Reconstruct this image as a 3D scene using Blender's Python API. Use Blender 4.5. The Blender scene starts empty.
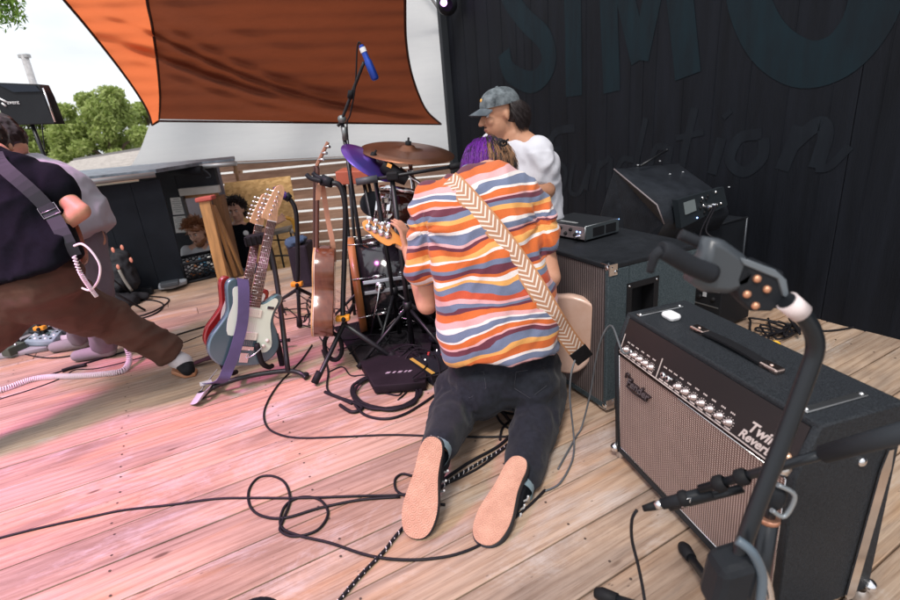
import bpy, bmesh, math, random
from mathutils import Vector, Matrix, Quaternion, noise
from mathutils.bvhtree import BVHTree
random.seed(7)
SC = bpy.context.scene
COL = SC.collection
PI = math.pi
R = math.radians
V = Vector
# ------------------------------------------------------------------ camera
CF, CP, CR, CH = 507.18, 0.3401, -0.0922, 1.163     # focal (in 900 px widths), pitch, roll, height
FW = V((0, math.cos(CP), -math.sin(CP)))
_r = V((1, 0, 0)); _u = _r.cross(FW)
RT = math.cos(CR)*_r + math.sin(CR)*_u
UP = -math.sin(CR)*_r + math.cos(CR)*_u
CO = V((0, 0, CH))
cd = bpy.data.cameras.new('camera'); cam = bpy.data.objects.new('camera', cd); COL.objects.link(cam)
cd.sensor_width = 36; cd.lens = CF/900*36; cd.clip_start = 0.02; cd.clip_end = 600
cam.matrix_world = Matrix(((RT.x, UP.x, -FW.x, CO.x), (RT.y, UP.y, -FW.y, CO.y), (RT.z, UP.z, -FW.z, CO.z), (0, 0, 0, 1)))
cd.dof.use_dof = True; cd.dof.focus_distance = 2.0; cd.dof.aperture_fstop = 3.5
SC.camera = cam
# ------------------------------------------------------------------ world, sun, exposure
SUN_EL, SUN_AZ = R(58), R(200)       # azimuth measured from +Y clockwise
w = bpy.data.worlds.new('World'); SC.world = w; w.use_nodes = True
nt = w.node_tree; nt.nodes.clear()
out = nt.nodes.new('ShaderNodeOutputWorld'); bg = nt.nodes.new('ShaderNodeBackground')
sky = nt.nodes.new('ShaderNodeTexSky'); sky.sky_type = 'NISHITA'; sky.sun_disc = False
sky.sun_elevation = SUN_EL; sky.sun_rotation = SUN_AZ; sky.air_density = 1.0; sky.dust_density = 4.0; sky.ozone_density = 0.6
mixc = nt.nodes.new('ShaderNodeMixRGB'); mixc.blend_type = 'MIX'; mixc.inputs[2].default_value = (11, 11.3, 11.8, 1)
tc = nt.nodes.new('ShaderNodeTexCoord'); mp = nt.nodes.new('ShaderNodeMapping'); mp.inputs['Scale'].default_value = (1, 1, 2.6)
nz = nt.nodes.new('ShaderNodeTexNoise'); nz.inputs['Scale'].default_value = 2.2; nz.inputs['Detail'].default_value = 7
cr = nt.nodes.new('ShaderNodeValToRGB'); cr.color_ramp.elements[0].position = .3; cr.color_ramp.elements[0].color = (.55,)*3+(1,)
cr.color_ramp.elements[1].position = .62; cr.color_ramp.elements[1].color = (.97,)*3+(1,)
L = nt.links.new
L(tc.outputs['Generated'], mp.inputs['Vector']); L(mp.outputs[0], nz.inputs['Vector']); L(nz.outputs['Fac'], cr.inputs[0])
L(cr.outputs[0], mixc.inputs[0]); L(sky.outputs[0], mixc.inputs[1]); L(mixc.outputs[0], bg.inputs[0])
bg.inputs[1].default_value = 0.1; L(bg.outputs[0], out.inputs[0])
sd = bpy.data.lights.new('sun', 'SUN'); sd.energy = 2.0; sd.angle = R(14); sd.color = (1, .95, .88)
so = bpy.data.objects.new('sun', sd); COL.objects.link(so)
sdir = V((math.sin(SUN_AZ)*math.cos(SUN_EL), math.cos(SUN_AZ)*math.cos(SUN_EL), math.sin(SUN_EL)))
so.rotation_euler = sdir.to_track_quat('Z', 'Y').to_euler()
def stage_light(name, loc, target, power, col, size, blend):
    l_ = bpy.data.lights.new(name, 'SPOT'); l_.energy = power; l_.color = col; l_.spot_size = R(size); l_.spot_blend = blend; l_.shadow_soft_size = .45
    o_ = bpy.data.objects.new(name, l_); COL.objects.link(o_); o_.location = loc; o_.rotation_euler = (V(loc)-V(target)).to_track_quat('Z', 'Y').to_euler(); return o_
stage_light('stage_lamp_light', (-3.1, .5, 4.8), (-1.75, 1.85, 0), 1350, (1, .19, .74), 46, 1.0)
SC.view_settings.view_transform = 'Standard'; SC.view_settings.look = 'None'
SC.view_settings.exposure = 0.22; SC.view_settings.gamma = 1.0
SC.cycles.max_bounces = 6

# ------------------------------------------------------------------ helpers: rays into the place
def ray(px, py): return (FW*CF + RT*(px-450) + UP*(300-py))/CF
def fl(px, py, z=0.0):
    d = ray(px, py); return CO + d*((z-CH)/d.z)
def at(px, py, Y):
    d = ray(px, py); return CO + d*(Y/d.y)
def onplane(px, py, p0, n):
    d = ray(px, py); return CO + d*((p0-CO).dot(n)/d.dot(n))
def pj(P):
    d = P-CO; z = d.dot(FW); return (450+CF*d.dot(RT)/z, 300-CF*d.dot(UP)/z)
# ------------------------------------------------------------------ tagging
def thing(name, label, cat, loc=(0, 0, 0), group=None):
    o = bpy.data.objects.new(name, None); COL.objects.link(o); o.location = loc; o.empty_display_size = .05
    o['label'] = label; o['category'] = cat
    if group: o['group'] = group
    return o
def tag(o, label, cat, group=None):
    o['label'] = label; o['category'] = cat
    if group: o['group'] = group
    return o
def rootloc(p):
    l = V((0, 0, 0))
    while p: l = l + p.location; p = p.parent
    return l
# ------------------------------------------------------------------ materials
MATS = {}
def mat(name, col, rough=.6, metal=0.0, var=.0, vscale=6, bump=0.0, bscale=60, col2=None, spec=.5, coord='Object', sheen=0, emit=None, estr=0, alpha=1, trans=0, stretch=None, coat=0):
    if name in MATS: return MATS[name]
    m = bpy.data.materials.new(name); m.use_nodes = True; MATS[name] = m
    if max(col) < .06 and rough >= .44 and spec == .5: spec = .16
    t = m.node_tree; b = t.nodes['Principled BSDF']; l = t.links.new
    b.inputs['Roughness'].default_value = rough; b.inputs['Metallic'].default_value = metal
    b.inputs['Specular IOR Level'].default_value = spec
    if sheen: b.inputs['Sheen Weight'].default_value = sheen
    if coat: b.inputs['Coat Weight'].default_value = coat; b.inputs['Coat Roughness'].default_value = .1
    if trans: b.inputs['Transmission Weight'].default_value = trans
    c = tuple(col)+(1,)
    tcn = t.nodes.new('ShaderNodeTexCoord'); src = tcn.outputs[coord]
    if stretch:
        mpn = t.nodes.new('ShaderNodeMapping'); mpn.inputs['Scale'].default_value = stretch; l(src, mpn.inputs[0]); src = mpn.outputs[0]
    if var or col2:
        n = t.nodes.new('ShaderNodeTexNoise'); n.inputs['Scale'].default_value = vscale; n.inputs['Detail'].default_value = 6; n.inputs['Roughness'].default_value = .65
        l(src, n.inputs['Vector'])
        r = t.nodes.new('ShaderNodeValToRGB'); r.color_ramp.elements[0].position = .32; r.color_ramp.elements[1].position = .68
        if col2: c0, c1 = c, tuple(col2)+(1,)
        else:
            c0 = tuple(x*(1-var) for x in col)+(1,); c1 = tuple(min(1, x*(1+var)) for x in col)+(1,)
        r.color_ramp.elements[0].color = c0; r.color_ramp.elements[1].color = c1
        l(n.outputs['Fac'], r.inputs[0]); l(r.outputs[0], b.inputs['Base Color'])
        rr = t.nodes.new('ShaderNodeMapRange'); rr.inputs[3].default_value = max(0, rough-.08); rr.inputs[4].default_value = min(1, rough+.1)
        l(n.outputs['Fac'], rr.inputs[0]); l(rr.outputs[0], b.inputs['Roughness'])
    else: b.inputs['Base Color'].default_value = c
    if bump:
        n2 = t.nodes.new('ShaderNodeTexNoise'); n2.inputs['Scale'].default_value = bscale; n2.inputs['Detail'].default_value = 3
        l(src, n2.inputs['Vector'])
        bn = t.nodes.new('ShaderNodeBump'); bn.inputs['Strength'].default_value = bump; bn.inputs['Distance'].default_value = .004
        l(n2.outputs['Fac'], bn.inputs['Height']); l(bn.outputs[0], b.inputs['Normal'])
    if emit:
        b.inputs['Emission Color'].default_value = tuple(emit)+(1,); b.inputs['Emission Strength'].default_value = estr
    return m
def nodes(m): return m.node_tree, m.node_tree.nodes['Principled BSDF'], m.node_tree.links.new
# ------------------------------------------------------------------ mesh builder
def catmull(pts, n=6, closed=False):
    P = [V(p) for p in pts]; o = []
    if len(P) < 3: return [P[0].lerp(P[-1], i/n) for i in range(n+1)]
    k = len(P); rng = range(k if closed else k-1)
    for i in rng:
        if closed: a, b, c, d = P[(i-1) % k], P[i], P[(i+1) % k], P[(i+2) % k]
        else: a, b, c, d = P[max(0, i-1)], P[i], P[i+1], P[min(k-1, i+2)]
        for j in range(n):
            t = j/n
            o.append(.5*((2*b)+(c-a)*t+(2*a-5*b+4*c-d)*t*t+(3*b-a-3*c+d)*t**3))
    if not closed: o.append(P[-1])
    return o
def frame(d, up=V((0, 0, 1))):
    d = d.normalized()
    if abs(d.dot(up)) > .98: up = V((0, 1, 0))
    s = d.cross(up).normalized(); return d, s, s.cross(d)
class MB:
    def __init__(s): s.v = []; s.f = []; s.uv = {}; s.m = []; s.mi = 0; s.sm = []
    def add(s, vs, fs, smooth=False):
        k = len(s.v); s.v += [V(v) for v in vs]
        for f in fs: s.f.append([i+k for i in f]); s.m.append(s.mi); s.sm.append(smooth)
        return k
    def obox(s, c, ax, ay, az, bev=0):     # oriented box, half vectors
        c = V(c); ax, ay, az = V(ax), V(ay), V(az)
        if not bev:
            vs = [c+i*ax+j*ay+k*az for i in (-1, 1) for j in (-1, 1) for k in (-1, 1)]
            s.add(vs, [(0, 1, 3, 2), (4, 6, 7, 5), (0, 4, 5, 1), (2, 3, 7, 6), (0, 2, 6, 4), (1, 5, 7, 3)]); return s
        bm = bmesh.new(); bmesh.ops.create_cube(bm, size=2)
        lx, ly, lz = ax.length, ay.length, az.length
        for v in bm.verts: v.co = V((v.co.x*lx, v.co.y*ly, v.co.z*lz))
        bmesh.ops.bevel(bm, geom=list(bm.edges), offset=min(bev, lx*.95, ly*.95, lz*.95), segments=2 if bev < .02 else 3, affect='EDGES', profile=.5)
        nx, ny, nz_ = ax.normalized(), ay.normalized(), az.normalized()
        bm.verts.ensure_lookup_table()
        vs = [c+v.co.x*nx+v.co.y*ny+v.co.z*nz_ for v in bm.verts]; fs = [[v.index for v in f.verts] for f in bm.faces]
        bm.free(); s.add(vs, fs, False); return s
    def box(s, c, h, rz=0, bev=0):
        cz, sz = math.cos(rz), math.sin(rz)
        return s.obox(c, V((cz, sz, 0))*h[0], V((-sz, cz, 0))*h[1], V((0, 0, h[2])), bev)
    def tube(s, pts, r, seg=8, cap=True, n=0, closed=False, up=None):
        P = [V(p) for p in pts]
        if n: P = catmull(P, n, closed)
        k = len(P); rs = r if isinstance(r, (list, tuple)) else [r]*k
        if len(rs) != k: rs = [rs[min(len(rs)-1, int(i/(k-1)*(len(rs)-1)))]*(1-(i/(k-1)*(len(rs)-1)) % 1)+rs[min(len(rs)-1, int(i/(k-1)*(len(rs)-1))+1)]*((i/(k-1)*(len(rs)-1)) % 1) for i in range(k)]
        vs = []; prev = None
        for i in range(k):
            if closed: d = P[(i+1) % k]-P[i-1]
            else: d = P[min(k-1, i+1)]-P[max(0, i-1)]
            if d.length < 1e-9: d = V((0, 0, 1))
            d.normalize()
            if prev is None:
                _, a, b = frame(d)
            else:
                a = prev-d*prev.dot(d)
                if a.length < 1e-6: _, a, b = frame(d)
                a.normalize(); b = d.cross(a)
            prev = a.copy(); b = d.cross(a)
            for j in range(seg):
                t = 2*PI*j/seg; vs.append(P[i]+rs[i]*(a*math.cos(t)+b*math.sin(t)))
        fs = []
        for i in range(k if closed else k-1):
            i2 = (i+1) % k
            for j in range(seg): fs.append((i*seg+j, i*seg+(j+1) % seg, i2*seg+(j+1) % seg, i2*seg+j))
        k0 = s.add(vs, fs, True)
        if cap and not closed:
            s.f.append([k0+j for j in range(seg)][::-1]); s.m.append(s.mi); s.sm.append(False)
            s.f.append([k0+(k-1)*seg+j for j in range(seg)]); s.m.append(s.mi); s.sm.append(False)
        return s
    def cyl(s, a, b, r, r2=None, seg=16): return s.tube([a, b], [r, r if r2 is None else r2], seg)
    def lathe(s, o, ax, prof, seg=24):      # prof: (distance along axis, radius)
        d, a, b = frame(V(ax)); o = V(o); vs = []; fs = []
        for (h, r) in prof:
            for j in range(seg):
                t = 2*PI*j/seg; vs.append(o+d*h+(a*math.cos(t)+b*math.sin(t))*max(r, 1e-4))
        for i in range(len(prof)-1):
            for j in range(seg): fs.append((i*seg+j, i*seg+(j+1) % seg, (i+1)*seg+(j+1) % seg, (i+1)*seg+j))
        s.add(vs, fs, True); return s
    def prism(s, pts, n, bev=0):            # closed outline of 3D points, extruded by vector n
        pts = [V(p) for p in pts]; n = V(n); k = len(pts)
        if bev:
            c = sum(pts, V())/k
            def ins(q, d):
                r = []
                for i in range(k):
                    e1 = (q[i]-q[i-1]); e2 = (q[(i+1) % k]-q[i]); nn = n.normalized()
                    o = (e1.normalized().cross(nn)+e2.normalized().cross(nn))
                    if o.length < 1e-6: r.append(q[i]); continue
                    o.normalize(); r.append(q[i]-o*d*INS[0])
                return r
            area = sum(((pts[i]-c).cross(pts[(i+1) % k]-c) for i in range(k)), V()).dot(n)
            INS = [1 if area > 0 else -1]
            nn = n.normalized()
            rings = [ins(pts, bev), ins(pts, bev*.3), pts]
            offs = [0, bev*.3, bev]
            full = [[p+nn*o for p in q] for q, o in zip(rings, offs)]
            full += [[p+n-nn*o for p in q] for q, o in zip(rings[::-1], offs[::-1])]
        else: full = [pts, [p+n for p in pts]]
        vs = [p for q in full for p in q]; fs = []
        for r_ in range(len(full)-1):
            for i in range(k): fs.append((r_*k+i, r_*k+(i+1) % k, (r_+1)*k+(i+1) % k, (r_+1)*k+i))
        k0 = s.add(vs, fs, bool(bev))
        s.f.append([k0+i for i in range(k)][::-1]); s.m.append(s.mi); s.sm.append(False)
        s.f.append([k0+(len(full)-1)*k+i for i in range(k)]); s.m.append(s.mi); s.sm.append(False)
        return s
    def ell(s, c, r, q=None, seg=16, rings=10, zmin=-1):
        c = V(c); vs = []; fs = []; r = (r, r, r) if isinstance(r, (int, float)) else r
        for i in range(rings+1):
            ph = PI*i/rings
            for j in range(seg):
                t = 2*PI*j/seg; p = V((r[0]*math.sin(ph)*math.cos(t), r[1]*math.sin(ph)*math.sin(t), r[2]*max(zmin, math.cos(ph))))
                if q: p = q @ p
                vs.append(c+p)
        for i in range(rings):
            for j in range(seg): fs.append((i*seg+j, (i+1)*seg+j, (i+1)*seg+(j+1) % seg, i*seg+(j+1) % seg))
        s.add(vs, fs, True); return s
    def ribbon(s, ctr, wv, th, uvl=True):   # strip with thickness: ctr points, wv half-width vectors, uv along/across
        P = [V(p) for p in ctr]; k = len(P); ln = 0; k0 = len(s.v); fs = []
        for i in range(k):
            if i: ln += (P[i]-P[i-1]).length
            w_ = V(wv[i] if isinstance(wv, list) else wv); d = (P[min(k-1, i+1)]-P[max(0, i-1)]).normalized(); nn = d.cross(w_).normalized()*th/2
            for (a, c) in ((-1, 1), (1, 1), (1, -1), (-1, -1)):
                s.v.append(P[i]+a*w_+c*nn); s.uv[len(s.v)-1] = (ln, (a+1)/2)
        for i in range(k-1):
            for j in range(4): fs.append([k0+i*4+j, k0+i*4+(j+1) % 4, k0+(i+1)*4+(j+1) % 4, k0+(i+1)*4+j])
        fs.append([k0+3, k0+2, k0+1, k0]); e = k0+(k-1)*4; fs.append([e, e+1, e+2, e+3])
        for f in fs: s.f.append(f); s.m.append(s.mi); s.sm.append(False)
        return s
    def mesh(s, name, mats, off=V((0, 0, 0)), recalc=True):
        me = bpy.data.meshes.new(name); me.from_pydata([v-off for v in s.v], [], s.f)
        mats = mats if isinstance(mats, (list, tuple)) else [mats]
        for m in mats: me.materials.append(m)
        me.polygons.foreach_set('material_index', s.m); me.polygons.foreach_set('use_smooth', s.sm)
        if s.uv:
            ul = me.uv_layers.new(name='UVMap')
            for lp in me.loops: ul.data[lp.index].uv = s.uv.get(lp.vertex_index, (0, 0))
        if recalc:
            bm = bmesh.new(); bm.from_mesh(me); bmesh.ops.recalc_face_normals(bm, faces=bm.faces); bm.to_mesh(me); bm.free()
        me.update(); return me
    def build(s, name, mats, parent=None, loc=None, recalc=True):
        off = rootloc(parent) if parent else (V(loc) if loc is not None else V((0, 0, 0)))
        o = bpy.data.objects.new(name, s.mesh(name, mats, off, recalc)); COL.objects.link(o)
        if parent: o.parent = parent
        elif loc is not None: o.location = loc
        return o
def copy_tree(o, parent=None, dl=None):
    c = o.copy(); COL.objects.link(c); c.parent = parent
    if dl is not None: c.location = V(o.location)+V(dl)
    for ch in list(o.children): copy_tree(ch, c)
    return c
# ------------------------------------------------------------------ organic solids: union of capsules, one continuous skin
def organic(name, m, parent, caps=(), ells=(), vox=.012, smooth=4, wr=0, wscale=8, wstretch=(1, 1, 1), extra=None, wfn=None):
    b = MB()
    for c in caps:      # (p0, r0, p1, r1)
        p0, r0, p1, r1 = V(c[0]), c[1], V(c[2]), c[3]
        d = p1-p0; n_ = 5; q = []
        prof = [(-r0*math.cos(t), r0*math.sin(t)) for t in [PI/2*i/n_ for i in range(n_)]]+[(0, r0)]+[(d.length, r1)]+[(d.length+r1*math.sin(t), r1*math.cos(t)) for t in [PI/2*(i+1)/n_ for i in range(n_)]]
        b.lathe(p0, d, prof, 16)
    for e in ells: b.ell(e[0], e[1], e[2] if len(e) > 2 else None, 18, 12)
    if extra: extra(b)
    off = rootloc(parent) if parent else V((0, 0, 0))
    me = b.mesh(name, m, off, True); me.polygons.foreach_set('use_smooth', [True]*len(me.polygons))
    o = bpy.data.objects.new(name, me); COL.objects.link(o)
    md = o.modifiers.new('r', 'REMESH'); md.mode = 'VOXEL'; md.voxel_size = vox; md.use_smooth_shade = True
    ms = o.modifiers.new('s', 'SMOOTH'); ms.factor = .5; ms.iterations = smooth
    dg = bpy.context.evaluated_depsgraph_get(); me2 = bpy.data.meshes.new_from_object(o.evaluated_get(dg))
    o.modifiers.clear(); o.data = me2
    if not me2.materials: me2.materials.append(m)
    if wr or wfn:
        nn = [v.normal.copy() for v in me2.vertices]
        for v, n_ in zip(me2.vertices, nn):
            p = V((v.co.x*wstretch[0], v.co.y*wstretch[1], v.co.z*wstretch[2]))*wscale
            a = noise.noise(p); a2 = noise.noise(p*2.3+V((5, 3, 1)))
            d = wr*((1-abs(a)*2.2)+.45*(1-abs(a2)*2.2)-.9)
            if wfn: d += wfn(v.co+off, n_)
            v.co += n_*d
        me2.update()
    if parent: o.parent = parent
    me2.polygons.foreach_set('use_smooth', [True]*len(me2.polygons))
    return o
def bvh(o):
    l = rootloc(o.parent) if o.parent else V(o.location)
    return BVHTree.FromPolygons([v.co+l for v in o.data.vertices], [tuple(p.vertices) for p in o.data.polygons])
# ================================================================== SETTING
BD = R(27.5); BX = V((math.cos(BD), math.sin(BD), 0)); BY = V((-math.sin(BD), math.cos(BD), 0))   # along / across the deck boards
# ---- deck wood: grain in world space
def wood_deck():
    m = bpy.data.materials.new('weathered_deck'); m.use_nodes = True; t, b, l = nodes(m)
    N = t.nodes.new
    geo = N('ShaderNodeNewGeometry'); oi = N('ShaderNodeObjectInfo')
    rot = N('ShaderNodeMapping'); rot.vector_type = 'POINT'; rot.inputs['Rotation'].default_value = (0, 0, -BD); l(geo.outputs['Position'], rot.inputs[0])
    vm = N('ShaderNodeVectorMath'); vm.operation = 'MULTIPLY_ADD'; l(oi.outputs['Random'], vm.inputs[0]); vm.inputs[1].default_value = (37, 11, 5); l(rot.outputs[0], vm.inputs[2])
    def noise_(sc, det, st, rough=.6, dist=0):
        mp_ = N('ShaderNodeMapping'); mp_.inputs['Scale'].default_value = st; l(vm.outputs[0], mp_.inputs[0])
        n = N('ShaderNodeTexNoise'); n.inputs['Scale'].default_value = sc; n.inputs['Detail'].default_value = det; n.inputs['Roughness'].default_value = rough; n.inputs['Distortion'].default_value = dist
        l(mp_.outputs[0], n.inputs[0]); return n.outputs['Fac']
    def ramp(src, stops):
        r = N('ShaderNodeValToRGB'); e = r.color_ramp.elements
        while len(e) < len(stops): e.new(.5)
        for k, (p, c) in enumerate(stops): e[k].position = p; e[k].color = (c if len(c) == 4 else tuple(c)+(1,))
        l(src, r.inputs[0]); return r.outputs[0]
    def mix(f, a, b_, mode='MIX'):
        n = N('ShaderNodeMixRGB'); n.blend_type = mode
        if isinstance(f, (int, float)): n.inputs[0].default_value = f
        else: l(f, n.inputs[0])
        for i, x in ((1, a), (2, b_)):
            if isinstance(x, tuple): n.inputs[i].default_value = x+(1,)
            else: l(x, n.inputs[i])
        return n.outputs[0]
    big = noise_(1, 4, (1.1, 5, 1), .6, .6)
    base = ramp(big, [(.25, (.20, .155, .125)), (.43, (.37, .285, .225)), (.56, (.50, .375, .28)), (.72, (.47, .39, .335))])
    per = ramp(oi.outputs['Random'], [(0, (.86, .84, .82)), (.3, (1.03, 1, .97)), (.55, (.92, .93, .95)), (.8, (1.1, 1.0, .92)), (1, (.97, .97, .98))])
    base = mix(1, base, per, 'MULTIPLY')
    # cathedral grain: bands distorted
    w_ = N('ShaderNodeTexWave'); w_.wave_type = 'BANDS'; w_.bands_direction = 'Y'; w_.inputs['Scale'].default_value = 9; w_.inputs['Distortion'].default_value = 9; w_.inputs['Detail'].default_value = 3; w_.inputs['Detail Scale'].default_value = .5
    mpw = N('ShaderNodeMapping'); mpw.inputs['Scale'].default_value = (.22, 1, 1); l(vm.outputs[0], mpw.inputs[0]); l(mpw.outputs[0], w_.inputs[0])
    g1 = ramp(w_.outputs['Fac'], [(.0, (.70, .62, .56)), (.35, (.95, .93, .90)), (1, (1.04, 1.03, 1.02))])
    base = mix(.55, base, g1, 'MULTIPLY')
    fine = noise_(1, 5, (5, 170, 1), .7)
    g2 = ramp(fine, [(.28, (.38, .32, .28)), (.45, (.88, .85, .83)), (.6, (1.02,)*3), (.75, (1.15, 1.13, 1.1))])
    base = mix(.78, base, g2, 'MULTIPLY')
    wear = noise_(1, 8, (1.6, 3.4, 1), .75, .5)
    wf = ramp(wear, [(.52, (0,)*3), (.68, (.6,)*3)])
    base = mix(wf, base, mix(.5, (.235, .205, .18), g2))
    orange = noise_(1, 5, (.9, 7, 1), .6, .3)
    of = ramp(orange, [(.54, (0,)*3), (.68, (.42,)*3)])
    base = mix(of, base, mix(1, (.52, .28, .12), g2, 'MULTIPLY'))
    # knots and nail heads
    vo = N('ShaderNodeTexVoronoi'); vo.inputs['Scale'].default_value = 1; mpk = N('ShaderNodeMapping'); mpk.inputs['Scale'].default_value = (2.2, 7, .01); l(vm.outputs[0], mpk.inputs[0]); l(mpk.outputs[0], vo.inputs[0])
    kf = ramp(vo.outputs['Distance'], [(.035, (.9,)*3), (.075, (0,)*3)])
    base = mix(kf, base, (.10, .055, .035))
    vs_ = N('ShaderNodeTexVoronoi'); vs_.inputs['Scale'].default_value = 1; mps = N('ShaderNodeMapping'); mps.inputs['Scale'].default_value = (14, 30, .01); l(vm.outputs[0], mps.inputs[0]); l(mps.outputs[0], vs_.inputs[0])
    sf = ramp(vs_.outputs['Distance'], [(.04, (.7,)*3), (.09, (0,)*3)])
    base = mix(sf, base, (.12, .08, .06))
    grime = noise_(1, 9, (.55, 1.5, 1), .8, .8)
    gf = ramp(grime, [(.48, (1, 1, 1)), (.60, (.80, .78, .77)), (.75, (.62, .60, .60))])
    base = mix(.8, base, gf, 'MULTIPLY')
    l(base, b.inputs['Base Color'])
    rr = N('ShaderNodeMapRange'); rr.inputs[3].default_value = .38; rr.inputs[4].default_value = .62; l(wear, rr.inputs[0]); l(rr.outputs[0], b.inputs['Roughness'])
    bn = N('ShaderNodeBump'); bn.inputs['Strength'].default_value = .5; bn.inputs['Distance'].default_value = .002; l(fine, bn.inputs['Height']); l(bn.outputs[0], b.inputs['Normal'])
    return m
M_deck = wood_deck()
M_gap = mat('deck_shadow_gap', (.05, .035, .028), .9, var=.3)
PW = .17
# deck as a plain bed, each board an object of its own on it
stage = MB(); c0 = V((.2, 2.2, -.12))
def decklim(b):   # where a board (offset b across) starts and ends along BX: camera side .. back wall / far edge
    return -4.6, None
WP = V((1.95, 2.42, 0)); WD = V((math.cos(R(-62)), math.sin(R(-62)), 0)); WN = V((-WD.y*-1, 0, 0))
WN = V((WD.y, -WD.x, 0))      # wall normal, towards the stage
if WN.dot(V((-1, 0, 0))) < 0: WN = -WN
# far edge of the deck (left back), a line from LE0 to LE1
LE0 = fl(60, 311); LE1 = fl(187, 283); LED = (LE1-LE0).normalized(); LEN_ = V((-LED.y, LED.x, 0))
LF1 = fl(330, 262)
LFD = (LF1-LE1).normalized()
def inside(p):
    # inside deck: on near side of both far edges
    a = (p-LE1).dot(V((-LED.y, LED.x, 0)))
    b = (p-LE1).dot(V((-LFD.y, LFD.x, 0)))
    return a < 0 and b < 0
boards = MB()
floor_o = None
bed_pts = []
rows = range(-9, 46)
segs = []
rnd = random.Random(3)
A0 = fl(580, 529); a_off = (A0.dot(BY))
for k in rows:
    b0 = a_off+(k)*PW
    # sample along BX
    xs = [-5.5+.02*i for i in range(600)]
    ok = [x for x in xs if inside(BX*x+BY*(b0+PW/2)) and (BX*x+BY*(b0+PW/2)-WP).dot(WN) > -.02 and x < 4.6]
    if len(ok) < 8: continue
    segs.append((b0, min(ok), max(ok)))
bed = MB()
for b0, x0, x1 in segs:
    c = BX*((x0+x1)/2)+BY*(b0+PW/2); bed.obox(c+V((0, 0, -.060)), BX*(x1-x0)/2, BY*PW/2, V((0, 0, .020)))
floor_o = bed.build('stage_floor', M_gap); floor_o['kind'] = 'structure'
unit = MB(); unit.obox((0, 0, 0), (.5, 0, 0), (0, PW/2-.0022, 0), (0, 0, .018), bev=.0025)
um = unit.mesh('board', M_deck)
for b0, x0, x1 in segs:
    x = x0; first = True
    while x < x1-.05:
        ln = rnd.uniform(5, 8) if not first else rnd.uniform(2.5, 9)
        e = min(x+ln, x1)
        if x1-e < .5: e = x1
        o = bpy.data.objects.new('board', um); COL.objects.link(o)
        o.location = BX*((x+e)/2)+BY*(b0+PW/2)+V((0, 0, -.018+rnd.uniform(-.0012, .0012)))
        o.rotation_euler = (0, 0, BD); o.scale = (e-x-.003, 1, 1); o.parent = floor_o
        x = e; first = False
nl = MB(); rn = random.Random(21)
for jx in range(-9, 9):
    for b0, x0, x1 in segs:
        x = jx*.61+.2
        if x0+.05 < x < x1-.05:
            for dy in (.035, PW-.035): 
                p = BX*(x+rn.uniform(-.012, .012))+BY*(b0+dy+rn.uniform(-.006, .006)); k = nl.add([p+V((.0042*math.cos(a), .0042*math.sin(a), .0022)) for a in [PI*i/3 for i in range(6)]], [(0, 1, 2, 3, 4, 5)])
no = nl.build('nail_head', mat('rusty_nail', (.07, .045, .035), .6), floor_o); no['kind'] = 'stuff'
# ---- ground below
M_ground = mat('pale_gravel', (.30, .27, .24), .95, var=.35, vscale=3, bump=.8, bscale=25, col2=(.42, .39, .35))
g = MB(); g.add([(-250, -120, -1.08), (250, -120, -1.08), (250, 300, -1.08), (-250, 300, -1.08)], [(0, 1, 2, 3)])
go = g.build('ground', M_ground); go['kind'] = 'structure'
# ---- black back wall with grooved siding and faded lettering
M_wall = mat('black_siding', (.0062, .0076, .0115), .66, var=.35, vscale=1.6, bump=.35, bscale=22, stretch=(7, 7, .8), spec=.16)
wl = thing('stage_wall', 'tall black grooved plywood wall with faded painted lettering at the right', 'wall', WP+WD*1.0)
wa, wb = None, 4.5
tl = 0
d = ray(456.5, 150); # left edge of the wall
# intersect vertical plane
hit = onplane(457, 150, WP, WN); wa = (hit-WP).dot(WD)
Z0, Z1 = -1.0, 4.2
x = wa; pwid = 1.22
while x < wb:
    e = min(x+pwid, wb)
    p = MB(); c = WP+WD*((x+e)/2)-WN*.02+V((0, 0, (Z0+Z1)/2)); p.obox(c, WD*((e-x)/2-.0015), WN*.02, V((0, 0, (Z1-Z0)/2)), bev=.003)
    pn = p.build('siding_panel', M_wall, wl)
    x = e
# vertical relief grooves (thin battens), joined texture-scale relief
gv = MB(); x = wa+.1
while x < wb:
    gv.obox(WP+WD*x+WN*.0015+V((0, 0, (Z0+Z1)/2)), WD*.0022, WN*.0007, V((0, 0, (Z1-Z0)/2))); x += .203
gv.build('batten', M_wall, wl)
fr = MB(); fr.obox(WP+WD*(wa-.03)+V((0, 0, (Z0+Z1)/2)), WD*.03, WN*.07, V((0, 0, (Z1-Z0)/2)), bev=.004)
fr.build('corner_trim', mat('charcoal_trim', (.03, .034, .04), .5), wl)
# lettering as faded paint strokes
M_let1 = mat('faded_teal_paint', (.0058, .0165, .0235), .66, spec=.16, col2=(.0062, .0105, .0150), vscale=4, stretch=(3, 3, .6))
M_let2 = mat('faded_grey_paint', (.0105, .0140, .0195), .66, spec=.16, col2=(.0065, .0082, .0122), vscale=4, stretch=(3, 3, .6))
def wp(px, py): return onplane(px, py, WP, WN)
def stroke(mb, pts, wd, n=6):
    P = catmull([wp(*q) for q in pts], n) if len(pts) > 2 else [wp(*q) for q in pts]
    P = [p+WN*.0026 for p in P]
    for i in range(len(P)):
        pass
    wv = []
    for i in range(len(P)):
        dd = (P[min(len(P)-1, i+1)]-P[max(0, i-1)]).normalized(); ww = wd if not isinstance(wd, list) else wd[0]+(wd[1]-wd[0])*math.sin(PI*i/(len(P)-1))
        wv.append(dd.cross(WN).normalized()*ww)
    mb.ribbon(P, wv, .0006)
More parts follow.
